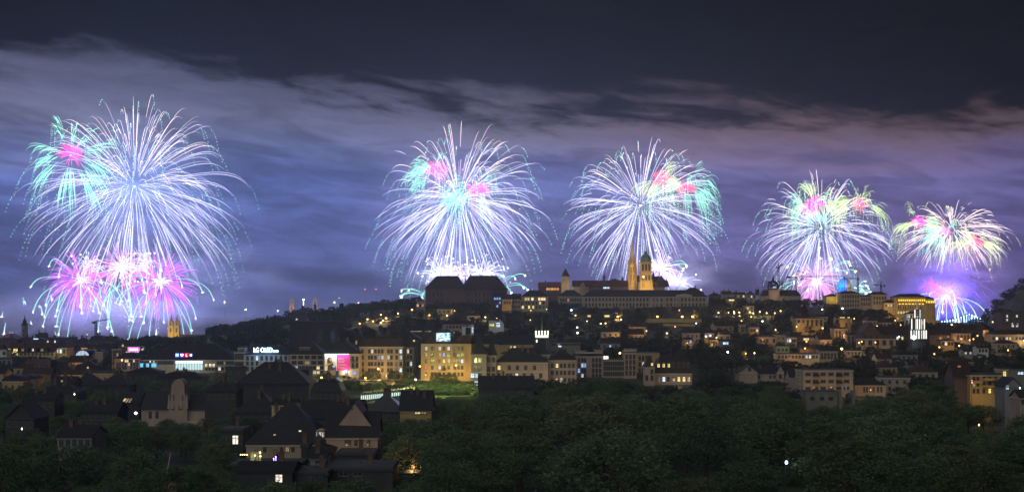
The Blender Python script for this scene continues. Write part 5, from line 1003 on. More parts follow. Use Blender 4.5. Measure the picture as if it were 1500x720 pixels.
    for px in range(1376, 1464, 4):
        big = px in (1424, 1428); b = MB(); r_ = 1.6 if big else .95; b.star((0, 0, 0), r_); b.bar((0, .2, 0), (0, .2, z(471.5)-z(cab(px))), .12); b.obj('cable_lamp', BULB['blue'] if not big else emit('bridge_lamp_%d' % px, (.2, .45, 1), 20), T.root, (x(px), .4, z(cab(px))))
    T.light(1426, 466, -6, 60000, (.15, .35, 1)); T.light(1400, 469, -6, 40000, (.15, .4, 1))
    # wooded rocky hill at the right edge
    b = MB(); n = 60; m_ = 26
    for j in range(m_):
        for i in range(n):
            px = 1425+i*7; D = 1720+j*20; t = (px-1447)/140.0; prof = 470-90*max(0, min(1, t))**.62 if t > 0 else 470+60*-t
            q = 1-abs((j-9)/14.0)**2 if j < 9 else 1-((j-9)/20.0)**2*.8
            zt = (455-prof)/F*1900; p = P(px, 455, D); base = -64; zz = base+(zt-base)*max(0, q)+noise.noise(Vector((p.x*.02, D*.02, 3)))*7+noise.noise(Vector((p.x*.07, D*.07, 9)))*4
            b.v.append((p.x, D, zz))
    for j in range(m_-1):
        for i in range(n-1): b.f.append((j*n+i, j*n+i+1, (j+1)*n+i+1, (j+1)*n+i)); b.m.append(0)
    tag(b.obj('hill', mat('hill_scrub', (.035, .042, .028), .95, .5, .06, bump=.4, streak=False), smooth=False), kind='structure')
    HV = b.v
    r = random.Random(5); cand = [v for v in HV if (v[1] < 1960) and v[2] > -55]
    for k in range(240):
        v = r.choice(cand); tr = FAR[r.randrange(3)]; h = r.uniform(8, 14)
        WAIT.append((v[0]+r.uniform(-6, 6), v[1]+r.uniform(-6, 6), h, tr, 'small dark tree on the steep hill at the right edge of the picture', 'trees on the steep right hill', 1.35, v[2]-1, r.uniform(0, 6.28)))
    # building under it
    bld('tower_block', 'brown slab block with a few lit windows below the hill at the right edge', 'apartment house', 1466, 1512, 457.5, 1150, 16, 'brown', 'flat', 457, 'slate', [(span(1468, 1511, 9), [462.5, 468, 474], 1.3, 1.8, {(0, 1): 'white', (0, 4): 'white', (1, 1): 'cool', (1, 7): 'warm'}), ([1483.6, 1489.8], [475.6], 1.8, 3.2, {(0, 0): 'white', (0, 1): 'cool'})], vis=481)
    # right slope houses
    L = [  # label, x0,x1,eave,ridge,D,depth,wall,roof,rmat,cols,y0,y1,rows,w,h,lit
        ('low orange lit house with ridge above dark trees on the right slope', 1166, 1207, 466, 464, 1060, 12, 'ochre', 'hip', 'brown', 6, 468, 477, 2, 1.5, 2, .05, 480),
        ('orange lit house with a bright white window left of the longer two part house', 1098, 1112, 479, 477.5, 1020, 9, 'ochre', 'flat', 'slate', 3, 481, 486, 1, 1.3, 1.6, {(0, 2): 'white'}, 487),
        ('left part of the long pale house row on the right slope', 1111, 1137, 493.5, 491, 960, 12, 'sand', 'flat', 'slate', 5, 496, 501, 1, 1.5, 2.2, {(0, 3): 'dim'}, 505),
        ('taller blind pale wall in the middle of the long house row', 1137.2, 1151, 490.5, 490, 955, 12, 'sand', 'flat', 'slate', 2, 493, 497, 1, .8, 1.2, {}, 503),
        ('right part of the long pale house row with blue lit window', 1151.2, 1167, 494, 493, 962, 12, 'sand', 'flat', 'slate', 4, 496, 501, 1, 1.2, 1.8, {(0, 0): 'blue', (0, 1): 'cool'}, 503),
        ('low lit end of the house row with a bright four pane window', 1167.2, 1199, 493.8, 492.6, 970, 10, 'brown', 'gable', 'brown', 7, 495.3, 496, 1, 2.2, 2.0, {(0, 2): 'warm', (0, 3): 'white'}, 497),
        ('small green lit flat house among the slope trees', 1137, 1156, 507, 506.5, 880, 8, 'cream', 'flat', 'slate', 3, 510, 514, 1, 1.2, 1.4, {}, 515),
        ('curved pale retaining house on the slope, two small lit windows', 1138, 1200, 518.5, 517, 800, 10, 'sand', 'flat', 'slate', 12, 520.5, 523.5, 1, 1.0, 1.6, {(0, 8): 'cool', (0, 9): 'white'}, 526),
        ('pale gable end house beside the bright yellow white lamp', 1200.5, 1227, 513.5, 509, 815, 10, 'sand', 'gable', 'slate', 5, 517, 525, 2, 1.2, 1.6, .05, 522),
        ('tall narrow orange house on the slope left of the big gabled house', 1222, 1243, 481, 478.5, 1000, 12, 'ochre', 'hip', 'brown', 4, 484, 495, 2, 1.4, 2.2, {(0, 2): 'dim'}, 494),
        ('house wing with chimney right of the orange slope house', 1240, 1258, 490, 487, 985, 10, 'pink', 'gable', 'slate', 3, 492, 500, 2, 1.2, 1.8, .1, 497),
        ('lit house with three yellow windows under the castle wing', 1225, 1246, 466, 462, 1080, 10, 'ochre', 'gable', 'slate', 5, 464.8, 466, 1, 1.8, 1.4, {(0, 1): 'yellow', (0, 2): 'yellow', (0, 4): 'yellow'}, 469),
        ('big brown gabled house with arched lower wall left of the white steeple', 1262, 1290, 488, 472.5, 960, 18, 'brown', 'front', 'brown', 3, 492, 496, 1, 1.4, 3.0, {}, 494),
        ('long brown wing of the big gabled house left of the white steeple', 1285, 1332, 489, 478, 968, 16, 'brown', 'gable', 'brown', 7, 492, 498, 1, 1.3, 2.2, .03, 494),
        ('low terrace wall with dark arch below the big gabled house', 1258, 1312, 496, 495.5, 930, 8, 'sand', 'flat', 'slate', 5, 500, 503, 1, 2.2, 3.2, {}, 503),
        ('low orange lit garden wall house right of the terrace arch', 1240, 1262, 513.5, 512.5, 820, 8, 'sand', 'flat', 'slate', 4, 516, 518, 1, 1.0, 1.4, {}, 516),
        ('dim orange house with long roof right of the white steeple', 1362, 1404, 490, 482, 1000, 12, 'brown', 'gable', 'brown', 7, 492.5, 499, 2, 1.3, 1.8, .06, 499),
        ('orange lit house corner with white sign light right of the steeple', 1378, 1398, 498.5, 496, 940, 10, 'ochre', 'hip', 'slate', 4, 501, 505, 1, 1.4, 2.0, {(0, 1): 'white'}, 504),
        ('two storey tan house between the steeple and the long lit house', 1400, 1422, 488, 482.5, 990, 12, 'sand', 'hip', 'brown', 4, 491, 497, 2, 1.3, 1.8, .06, 496),
        ('dark gabled house before the round cornered palace on the right', 1380, 1402, 480, 474, 1120, 12, 'brown', 'hip', 'slate', 4, 483, 488, 1, 1.4, 1.8, .1, 482),
        ('dark broad roof above the dim orange houses on the right', 1398, 1440, 483, 475.5, 1090, 14, 'brown', 'hip', 'brown', 8, 485, 489, 1, 1.4, 1.8, .08, 484),
        ('long low house with a cluster of white lit windows at the right edge', 1452, 1512, 489.5, 482.5, 980, 14, 'sand', 'hip', 'brown', 12, 493.5, 497, 1, 1.3, 1.8, {(0, 1): 'white', (0, 4): 'white', (0, 5): 'warm', (0, 6): 'dim'}, 499),
        ('white chalet wall in the dark trees right of the steeple', 1432, 1448, 509, 506, 860, 9, 'white', 'gable', 'slate', 3, 511, 515, 1, 1.1, 1.6, {}, 515),
        ('small cabin with two cold lit windows in the trees on the right', 1412, 1424, 514, 511, 850, 8, 'grey', 'gable', 'slate', 3, 515.6, 516.5, 1, 1.1, 1.6, {(0, 0): 'green', (0, 2): 'cool'}, 518),
        ('dim orange cottage left of the round pale tower house on the slope', 1040, 1052, 497.5, 494.5, 960, 9, 'ochre', 'gable', 'brown', 3, 500, 505, 2, 1.2, 1.6, .2, 503),
        ('long low dark house with two cold windows in the middle slope trees', 1056, 1072, 500, 497, 930, 9, 'grey', 'gable', 'slate', 4, 502, 503, 1, 1.3, 1.6, {(0, 1): 'cool', (0, 2): 'cool'}, 504),
        ('pale oval ended villa half hidden by trees on the middle slope', 1084, 1092, 475, 473, 1030, 7, 'sand', 'flat', 'slate', 2, 478, 486, 2, 1.0, 1.4, {}, 488),
        ('tiny orange terrace house with blue window on the middle slope', 1003, 1014, 497, 494.5, 930, 8, 'ochre', 'gable', 'brown', 3, 499.5, 501, 1, 1.2, 1.5, {(0, 2): 'blue'}, 501),
        ('small orange terrace house with sharp gable above the mansard house', 1032, 1046, 487.5, 484, 990, 9, 'ochre', 'gable', 'brown', 3, 490, 492, 1, 1.3, 1.6, {(0, 1): 'blue'}, 492),
        ('pale blue lit window house right above the mansard house', 1058, 1068, 499.5, 498, 920, 7, 'grey', 'flat', 'slate', 2, 501.5, 502, 1, 1.6, 2.0, {(0, 0): 'cool', (0, 1): 'cool'}, 503)]
    for (lb, x0, x1, ye, yr, D, dp, wl, rf, rm, nc, y0, y1, nr, w, h, lit, vis) in L:
        bld('slope_house', lb, 'house', x0, x1, ye, D, dp, wl, rf, yr, rm, win_auto(x0, x1, y0, y1, nc, nr, w, h, lit), vis=min(vis, (y0+y1)/2+1.2), chim=1 if rf != 'flat' else 0, bands=())
    for o in list(bpy.data.objects):
        lb = o.get('label', '')
        if o.type == 'EMPTY' and any(k in lb for k in ('low orange lit house', 'orange lit house with a bright', 'left part of the long', 'right part of the long', 'tall narrow orange', 'three yellow windows', 'orange lit house corner', 'two storey tan', 'low lit end', 'curved pale', 'dim orange cottage', 'tiny orange', 'small orange terrace', 'low orange lit garden', 'dim orange house with long', 'long low house with a cluster')):
            p = o.location; y = p.y-7; plight('floodlight', (p.x+(hash_(lb) % 7-3), y, gz(p.x, y)+4.5), 800+(hash_(lb) % 5)*220, (1, .48, .15), o, .5)
        if 'small green lit flat' in lb: plight('floodlight', (o.location.x, o.location.y-5, o.location.z+5), 120, (.7, 1, .3), o, .4)
    bld('villa', 'villa with a broad pale gable on its left and a pointed one on its right', 'villa', 1083, 1156, 547.5, 700, 14, 'pink', 'hip', 535, 'slate', [(span(1087, 1154, 12), [551.5], 1.0, 1.6, .05)], vis=553, chim=2)
    bld('villa_gable', 'broad pale gable with one dark window, left on the villa', 'gable', 1083, 1110, 545, 698, 6, 'pink', 'front', 534.5, 'slate', [([1098], [540], 1.4, 2.0, {})], vis=548)
    bld('villa_gable', 'pointed pale gable, right on the villa', 'gable', 1137.5, 1148.5, 545, 698, 6, 'pink', 'front', 534, 'slate', [([1143], [551], 1.2, 2.0, {})], vis=552)
    h = bld('flats', 'three storey concrete flats with a grid of six balconies across, warm lit from below', 'apartment house', 1176, 1250.5, 541.8, 620, 13, 'sand', 'flat', 541.2, 'slate', [([1183, 1194.3, 1205.6, 1217.5, 1229, 1240.5], [547.5, 558, 568], 2.0, 1.1, {}), ([1240], [568], .7, 1.6, {(0, 0): 'blue'})], vis=571, bands=(553, 563), rz=4)
    s = 620/F; xx = lambda px: (px-1213.2)*s; zz = lambda y: (455-y)*s-h.location.z; b = MB()
    for px in (1177, 1188.8, 1200, 1211.5, 1223.2, 1234.8, 1246.5): b.box(xx(px)-.14, xx(px)+.14, -.5, -.002, zz(574), zz(543))
    b.obj('divider', TRIM, h); 
    for px, py in ((1194.3, 550), (1229, 550), (1194.3, 560.5), (1229, 560.5)):
        b = MB(); b.box(xx(px)-1.5, xx(px)+1.5, -1.1, -.003, zz(py+.4), zz(py)); b.box(xx(px)-1.5, xx(px)+1.5, -1.1, -1.04, zz(py), zz(py-2.8)); b.obj('balcony', IRON, h)
    for px in (1184, 1210, 1238): plight('floodlight', P(px, 569, 610), 420, (1, .58, .24), h, .5)
    h = bld('annex', 'low warm lit wing with a row of slit windows right of the concrete flats', 'building', 1251.5, 1298, 563.8, 626, 12, 'sand', 'hip', 552, 'slate', [([1266, 1270, 1275, 1279.5, 1286, 1291], [570], .7, 2.2, {})], vis=574)
    for px in (1262, 1288): plight('floodlight', P(px, 573, 619), 330, (1, .55, .2), h, .4)
    bld('villa_link', 'low link building with one white window between villa and concrete flats', 'building', 1157, 1175.5, 552, 640, 10, 'pink', 'gable', 540, 'slate', [([1173.6], [568.5], .8, 1.4, {(0, 0): 'warm'})], vis=566)
    bld('concrete_shed', 'grey concrete block with broken wall ends below the flats', 'building', 1181, 1228, 573.5, 560, 10, 'concrete', 'flat', 572.5, 'slate', [([1190, 1204, 1217], [583], 1.6, 1.4, {})], vis=590)
    for k, px in enumerate((1231.5, 1251)):
        T = Site('wall_pier', 'pale upright wall pier below the flats, '+('left, with white blinds' if k == 0 else 'right')+' one of two', 'wall', px, 556, ground=592 if k == 0 else 586); b = MB(); b.box(-.55, .55, 0, 4, -4, T.z(572)); b.box(-.7, .7, -.1, 4.1, T.z(571.99), T.z(571.5)); b.obj('wall', WALL['concrete'], T.root)
    # house with balconies bottom right
    h = bld('balcony_house', 'ochre lit house with stacked curved balconies and a big dark gable roof', 'apartment house', 1420, 1468, 549, 520, 12, 'ochre', 'flat', 546, 'slate', [([1426, 1432, 1441, 1450, 1459], [553, 562, 572], .9, 1.6, {(2, 3): 'yellow', (1, 0): 'dim'}), ([1423, 1461], [558.5], .7, 1.2, {(0, 0): 'white'})], vis=585, rz=6)
    s = 520/F; b = MB(); zz = lambda y: (455-y)*s-h.location.z
    for py in (556, 566): b.lathe([(2.0, zz(py+1)), (2.6, zz(py)), (2.6, zz(py-2.4)), (2.45, zz(py-2.4))], 16, (1.4, 0, 0))
    b.box(-6, -1.6, -.9, -.003, zz(560.5), zz(559.5)); b.box(-6, -1.6, -.95, -.85, zz(559.49), zz(556.8)); b.obj('balcony', WALL['ochre'], h)
    for px, py in ((1432, 588), (1455, 590), (1444, 580)): plight('floodlight', P(px, py, 511), 420, (1, .58, .2), h, .4)
    bld('gable_house', 'dark gable roof house joined left of the ochre balcony house', 'house', 1398, 1424, 553, 522, 12, 'brown', 'gable', 530, 'brown', [([1405], [536], 1.0, .5, {(0, 0): 'red'})], vis=545)
    bld('flat_house', 'flat roofed pale house with cold lit windows at the right edge', 'house', 1474, 1512, 542, 560, 10, 'grey', 'flat', 541, 'slate', [([1477], [538.5], .4, .4, {}), ([1493, 1497, 1503], [546], 1.0, 1.0, {(0, 0): 'cool', (0, 1): 'cool', (0, 2): 'white'})], vis=550)
    bld('roof_studio', 'ochre lit roof studio with one tall yellow window above the balcony house', 'house', 1467, 1477, 540.5, 545, 8, 'ochre', 'flat', 539, 'slate', [([1471.5], [547], 1.1, 1.9, {(0, 0): 'yellow'})], vis=552)
    bld('cottage', 'cottage gable with one pale blue window right of the balcony house', 'house', 1472, 1496, 565, 480, 10, 'grey', 'front', 553, 'slate', [([1475.5], [567], .9, 1.3, {(0, 0): 'cool'})], vis=566)
    bld('edge_house', 'rose lit wall corner cut by the right edge of the picture', 'house', 1494, 1520, 582, 420, 8, 'pink', 'gable', 572, 'brown', [([1498], [588], .7, 1.3, {})], vis=594)
def hash_(s): 
    v = 7
    for ch in s: v = (v*31+ord(ch)) % 100003
    return v

def build_fill():
    """the many small houses between the ones named above"""
    r = random.Random(404); used = set()
    marks = [(1120, 545, 'villa'), (1213, 556, 'concrete flats'), (1345, 470, 'white steeple'), (1275, 488, 'big gabled house'), (1430, 570, 'ochre balcony house'), (1480, 495, 'long lit house at the right edge'), (1240, 450, 'castle wing'), (1140, 498, 'long pale house row'), (1100, 458, 'promenade lamps'), (1186, 473, 'low orange lit house'), (1170, 522, 'curved retaining house'), (1340, 450, 'golden palace'), (985, 540, 'mansard house'), (985, 468, 'castle terrace wall'), (794, 488, 'crown tower'), (726, 472, 'pale blue lit house'), (670, 477, 'dim rose house'), (900, 530, 'ornate row'), (931, 480, 'glass pyramid'), (682, 440, 'great dark hall'), (620, 483, 'low row of roof lights'), (270, 530, 'letter sign of squares'), (120, 517, 'white vault'), (45, 512, 'long red roof'), (195, 512, 'magenta roof sign'), (260, 590, 'rose church'), (1420, 480, 'far bridge'), (462, 485, 'huge brick block'), (565, 530, 'tall cream apartment house')]
    cw = (('sand', 'sand coloured'), ('ochre', 'ochre'), ('pink', 'rose walled'), ('cream', 'cream'), ('brown', 'brown'), ('grey', 'grey')); cr = (('tile', 'hip', 'tiled hip roof'), ('brown', 'gable', 'brown gable roof'), ('slate', 'hip', 'slate hip roof'), ('slate', 'gable', 'slate gable roof'), ('brown', 'mansard', 'mansard roof'), ('slate', 'flat', 'flat roof'))
    def rel(px, py):
        m = min(marks, key=lambda q: (q[0]-px)**2+((q[1]-py)*1.6)**2); dx, dy = px-m[0], py-m[1]
        a = 'left of' if dx < 0 else 'right of'; b_ = 'above' if dy < 0 else 'below'
        return ((b_+' and '+a) if min(abs(dx), abs(dy)*1.6) > 7 else (a if abs(dx) > abs(dy)*1.6 else b_))+' the '+m[2]
    for zone, n in (((1036, 1330, 790, 1290), 12), ((1362, 1500, 790, 1150), 6), ((1240, 1420, 600, 800), 4), ((640, 1036, 860, 1240), 9), ((-10, 200, 640, 1080), 18), ((440, 640, 900, 1150), 5)):
        got = 0
        for t in range(n*60):
            if got >= n: break
            px = r.uniform(zone[0], zone[1]); D = r.uniform(zone[2], zone[3]); w = r.uniform(8, 15); dp = r.uniform(8, 11); X = (px-750)/F*D
            if not all(abs(X-a) > w/2+c+1.5 or abs(D+dp/2-b) > dp/2+e+2.5 for a, b, c, e in FOOT): continue
            h = r.uniform(5.5, 8.5); rh = r.uniform(2.2, 4); g = gpx(px, D); s = F/D; ye = 455-(g+h)*s; yr = 455-(g+h+rh)*s; hw = w/2*s
            if any(q[4] > D and px+hw > q[0] and px-hw < q[1] and yr < q[3]-.5 for q in PROT): continue
            wl, wn_ = r.choice(cw[:4] if r.random() < .7 else cw); rm, rt, rn = r.choice(cr); k = r.random(); nl = 0 if k < .55 else 1 if k < .8 else 2
            kinds = [r.choice(['warm', 'yellow', 'cool', 'white', 'dim']) for q in range(nl)]
            wd = {'warm': 'warm', 'yellow': 'yellow', 'cool': 'cold', 'white': 'white', 'dim': 'dim'}
            lb = ('%s house with %s%s %s' % (wn_, rn, '' if nl == 0 else (', one %s lit window,' % wd[kinds[0]] if nl == 1 else ', %s and %s lit windows,' % (wd[kinds[0]], wd[kinds[1]])), rel(px, ye)))
            if lb in used or len(lb.split()) > 16: continue
            used.add(lb); nc = max(2, int(w/3.2)); nr = 2 if h > 6.6 else 1; lit = {}
            for q in kinds: lit[(r.randrange(nr), r.randrange(nc))] = q
            cols = span(px-hw*.88, px+hw*.88, nc); rows = [ye+(1.9+3.0*q)*s for q in range(nr)]
            o = bld('slope_house', lb, 'house', px-hw, px+hw, ye, D, dp, wl, rt, yr if rt != 'flat' else None, rm, [(cols, rows, r.uniform(.9, 1.3), 1.5, lit)], vis=ye+(3 if nl else .8), chim=r.choice((0, 1, 1, 2)), rz=r.uniform(-14, 14), seed=t)
            if r.random() < .36: plight('floodlight', (X+r.uniform(-5, 5), D-r.uniform(4, 8), g+4.5), r.uniform(700, 1700), (1, r.uniform(.42, .56), .15), o, .5)
            got += 1
def build_front():
    # church with curved gable tower
    T = Site('front_church', 'rose stone church tower with rounded horned cap in the left foreground', 'church', 259, 480, foot=0); FOOT.append((T.root.location.x, 486, 17, 9)); T.prot(205, 305, 555, 608); x, z = T.x, T.z
    b = MB(); b.box(x(247), x(274.5), 0, 7, -2, z(586)); b.ext([(x(249.2), z(586)), (x(272.6), z(586)), (x(269.6), z(574)), (x(269.2), z(562)), (x(266), z(556.5)), (x(261), z(554.4)), (x(256), z(556)), (x(251), z(563)), (x(249.4), z(575))], .6, 6.4)
    for px in (247.6, 252.4, 265.4, 273.6): b.frus((x(px)-.55, x(px)+.55, -.25, .6, z(598)), (x(px)-.12, x(px)+.12, .0, .4, z(577))); 
    b.obj('tower', WALL['pink'], T.root)
    for px in (253.2, 263.8): inst('window', wmesh(.85, 1.25, 'dark'), T.root, (x(px), -.01, z(596.5)))
    b = MB(); b.box(x(206), x(246.9), 1, 12, -3, z(599.5)); b.box(x(274.6), x(300), 1, 12, -3, z(600)); b.frus((x(232), x(300), -3.5, 1, -3), (x(246), x(298), -.5, 1, z(616))); b.obj('wall', WALL['pink'], T.root)
    b = MB(); b.frus((x(204.5), x(247), .4, 12.6, z(599.45)), (x(208), x(247), 6, 7, z(572))); b.obj('roof', ROOF['slate'], T.root); b = MB(); b.frus((x(274.4), x(302), .4, 12.6, z(599.95)), (x(274.4), x(296), 6, 7, z(577))); b.obj('roof', ROOF['slate'], T.root)
    for px in (219, 229): inst('window', wmesh(.9, 2.2, 'dark'), T.root, (x(px), .99, z(607.5)))
    for i, px in enumerate((182, 186, 190.5)):
        pass
    T.light(268, 628, -9, 170, (1, .55, .3)); T.light(252, 612, -12, 60, (1, .6, .35))
    T2 = Site('wall_lamp', 'round white lamp left of the rose church tower', 'lamp', 199, 470, ground=612); b = MB(); b.bar((0, .2, -3), (0, .2, T2.z(606)), .06); b.obj('bracket', IRON, T2.root); b = MB(); b.lathe([(.05, -.5), (.6, 0), (.05, .5)], 10, (0, 0, T2.z(604.4))); b.obj('globe', emit('globe_glow', (1, .97, .75), 5), T2.root); T2.light(199, 604.5, -1.5, 200, (1, .95, .8))
    bld('dark_house', 'dark house with three slanting lit roof windows left of the church lamp', 'house', 172, 204, 590, 500, 11, 'darkwall', 'gable', 576, 'slate', [], vis=588)
    T3 = Site('skylight', 'three slanting pale lit roof windows on the dark house by the church', 'skylight', 186, 497, ground=590)
    for i in range(3):
        b = MB(); b.add([(T3.x(180+i*4.4), -1.0, T3.z(588.5)), (T3.x(182.8+i*4.4), -1.0, T3.z(588.5)), (T3.x(184.4+i*4.4), .8, T3.z(583.2)), (T3.x(181.4+i*4.4), .8, T3.z(583.2))], [(0, 1, 2, 3)]); b.obj('pane', LIT['dim'] if i else LIT['warm'], T3.root)
    # big house with cross gable
    h = bld('gable_house', 'long tan house with one big plain triangular gable above its dark roof', 'house', 478, 553, 640, 330, 15, 'sand', 'gable', 606, 'slate', [([507, 512, 521, 540], [648], .6, 1.2, {})], vis=658, rz=2)
    bld('gable_house', 'left wing of the long tan house with arched cornice and very tall dark roof', 'house', 361, 478, 650.5, 338, 18, 'sand', 'hip', 591, 'slate', [([421, 429, 450, 458, 468, 474], [656], .7, 1.5, {(0, 0): 'dim'}), ([388, 412], [657], .7, 1.4, {})], vis=662, rz=2, inset=9, bands=(653,), chim=1)
    bld('roof_gable', 'big plain triangular tan gable facing the viewer over the right eave', 'gable', 491.5, 547.5, 627.5, 333, 10, 'pink', 'front', 590, 'slate', [([515.5], [598], .35, .5, {})], vis=628, ov=.2)
    T = Site('bay_dormer', 'round bay dormer with bright white window strips on the tall dark roof', 'dormer', 470, 332, ground=645); x, z = T.x, T.z; b = MB(); b.lathe([(.5, 0), (T.w(8), z(643)), (T.w(8.6), z(640)), (T.w(8.6), z(631.4)), (T.w(9.2), z(631)), (.3, z(627))], 14, (0, 1.5, 0)); b.obj('wall', WALL['pink'], T.root)
    for i, (px, k, w_) in enumerate(((463.5, 'cool', .40), (469, 'white', .5), (473, 'white', .4))): inst('window', wmesh(w_, 1.15, k), T.root, (x(px), 1.5-T.w(8.6)*math.sqrt(max(.05, 1-((px-470)/8.6)**2))-.06, z(636)), -math.asin(max(-1, min(1, (px-470)/8.6)))*-1)
    for px, py, k, lb in ((439.6, 630.4, 'white', 'single round white roof lamp on the tall dark roof'), (402.5, 636, 'dim', 'narrow dim slanting roof window on the tall dark roof')):
        T = Site('roof_light', lb, 'skylight', px, 334, ground=py+3); b = MB(); b.box(-.25, .25, -.5, 0, T.z(py+.9), T.z(py-.9)); b.obj('pane', LIT[k], T.root)
    for px, pw in ((385, 60), (432, 60), (500, 80), (530, 90)): plight('floodlight', P(px, 662, 322), pw*1.6, (1, .60, .28), h, .3)
    plight('floodlight', P(520, 634, 318), 120, (1, .62, .42), h, .5)
    # roof terrace and dark houses in front
    T = Site('roof_pavilion', 'brightly lit little pavilion with string lights on a roof terrace', 'pavilion', 366, 291, ground=679.3); x, z = T.x, T.z; b = MB()
    for px in (367.5, 371.5, 377): b.box(x(px)-.16, x(px)+.16, 0, .3, 0, z(663))
    b.box(x(365.5), x(380), -.2, 2.4, z(662.99), z(661.6)); b.box(x(366), x(380), 2.1, 2.3, 0, z(663)); b.box(x(351), x(381), -1.0, -.9, 0, z(676)); b.obj('frame', WALL['cream'], T.root); b = MB()
    for px in (352.5, 355.5, 358.5, 362): b.star((x(px), 0, z(665.2)), .16)
    for px, py in ((381.5, 661.6), (382, 667), (374, 666)): b.star((x(px), -.4, z(py)), .2)
    b.obj('string_light', BULB['yellow'], T.root); T.light(373, 667, .6, 110, (.85, 1, .5), .2); T.light(372, 668, -2, 70, (.9, 1, .6), .2); b = MB(); b.tube([(x(350), 0, z(664.4)), (x(357), 0, z(665.4)), (x(364), 0, z(664.8))], .03, 4); b.obj('wire', IRON, T.root)
    T = Site('party_light', 'small violet lit garden set on the roof terrace', 'lamp', 406, 288, ground=676); b = MB()
    for px, py in ((401, 671), (404, 668.5), (408, 673), (412, 672), (415, 669)): b.star((T.x(px), 0, T.z(py)), .17); b.bar((T.x(px), .1, 0), (T.x(px), .1, T.z(py)), .04)
    b.obj('bulb', BULB['violet'], T.root); T.light(408, 670, -1, 16, LCOL['violet'], .3)
    D = 270
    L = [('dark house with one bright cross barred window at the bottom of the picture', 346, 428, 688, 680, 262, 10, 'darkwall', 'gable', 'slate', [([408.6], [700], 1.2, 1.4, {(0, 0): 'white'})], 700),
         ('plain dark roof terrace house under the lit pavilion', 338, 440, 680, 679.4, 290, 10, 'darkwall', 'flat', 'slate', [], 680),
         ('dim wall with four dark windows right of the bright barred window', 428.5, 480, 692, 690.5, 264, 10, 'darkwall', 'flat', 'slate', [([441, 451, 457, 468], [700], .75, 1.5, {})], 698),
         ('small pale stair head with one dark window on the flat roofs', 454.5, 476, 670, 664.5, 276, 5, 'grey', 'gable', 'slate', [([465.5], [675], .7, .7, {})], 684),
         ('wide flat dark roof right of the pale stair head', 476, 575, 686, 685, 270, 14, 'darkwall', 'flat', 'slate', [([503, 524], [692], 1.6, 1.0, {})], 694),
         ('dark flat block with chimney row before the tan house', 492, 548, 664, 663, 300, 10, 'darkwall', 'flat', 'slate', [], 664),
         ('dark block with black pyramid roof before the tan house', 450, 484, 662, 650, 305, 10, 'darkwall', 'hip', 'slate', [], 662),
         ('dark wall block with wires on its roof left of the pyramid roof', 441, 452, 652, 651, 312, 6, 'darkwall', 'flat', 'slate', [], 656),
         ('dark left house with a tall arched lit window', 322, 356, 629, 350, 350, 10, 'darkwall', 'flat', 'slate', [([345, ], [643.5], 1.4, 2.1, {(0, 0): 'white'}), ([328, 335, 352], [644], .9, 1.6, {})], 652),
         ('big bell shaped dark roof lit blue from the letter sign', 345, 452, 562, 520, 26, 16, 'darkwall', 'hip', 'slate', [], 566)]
    for lb, x0, x1, ye, yr, D_, dp, wl, rf, rm, wn, vis in L:
        if 'arched lit' in lb: D_, yr, dp = 350, 628, 10
        if 'bell shaped' in lb: D_, yr, dp = 520, 531, 18
        bld('dark_house', lb, 'house', x0, x1, ye, D_, dp, wl, rf, yr, rm, wn, vis=min(vis, ye+3), chim=2 if rf != 'flat' else 1)
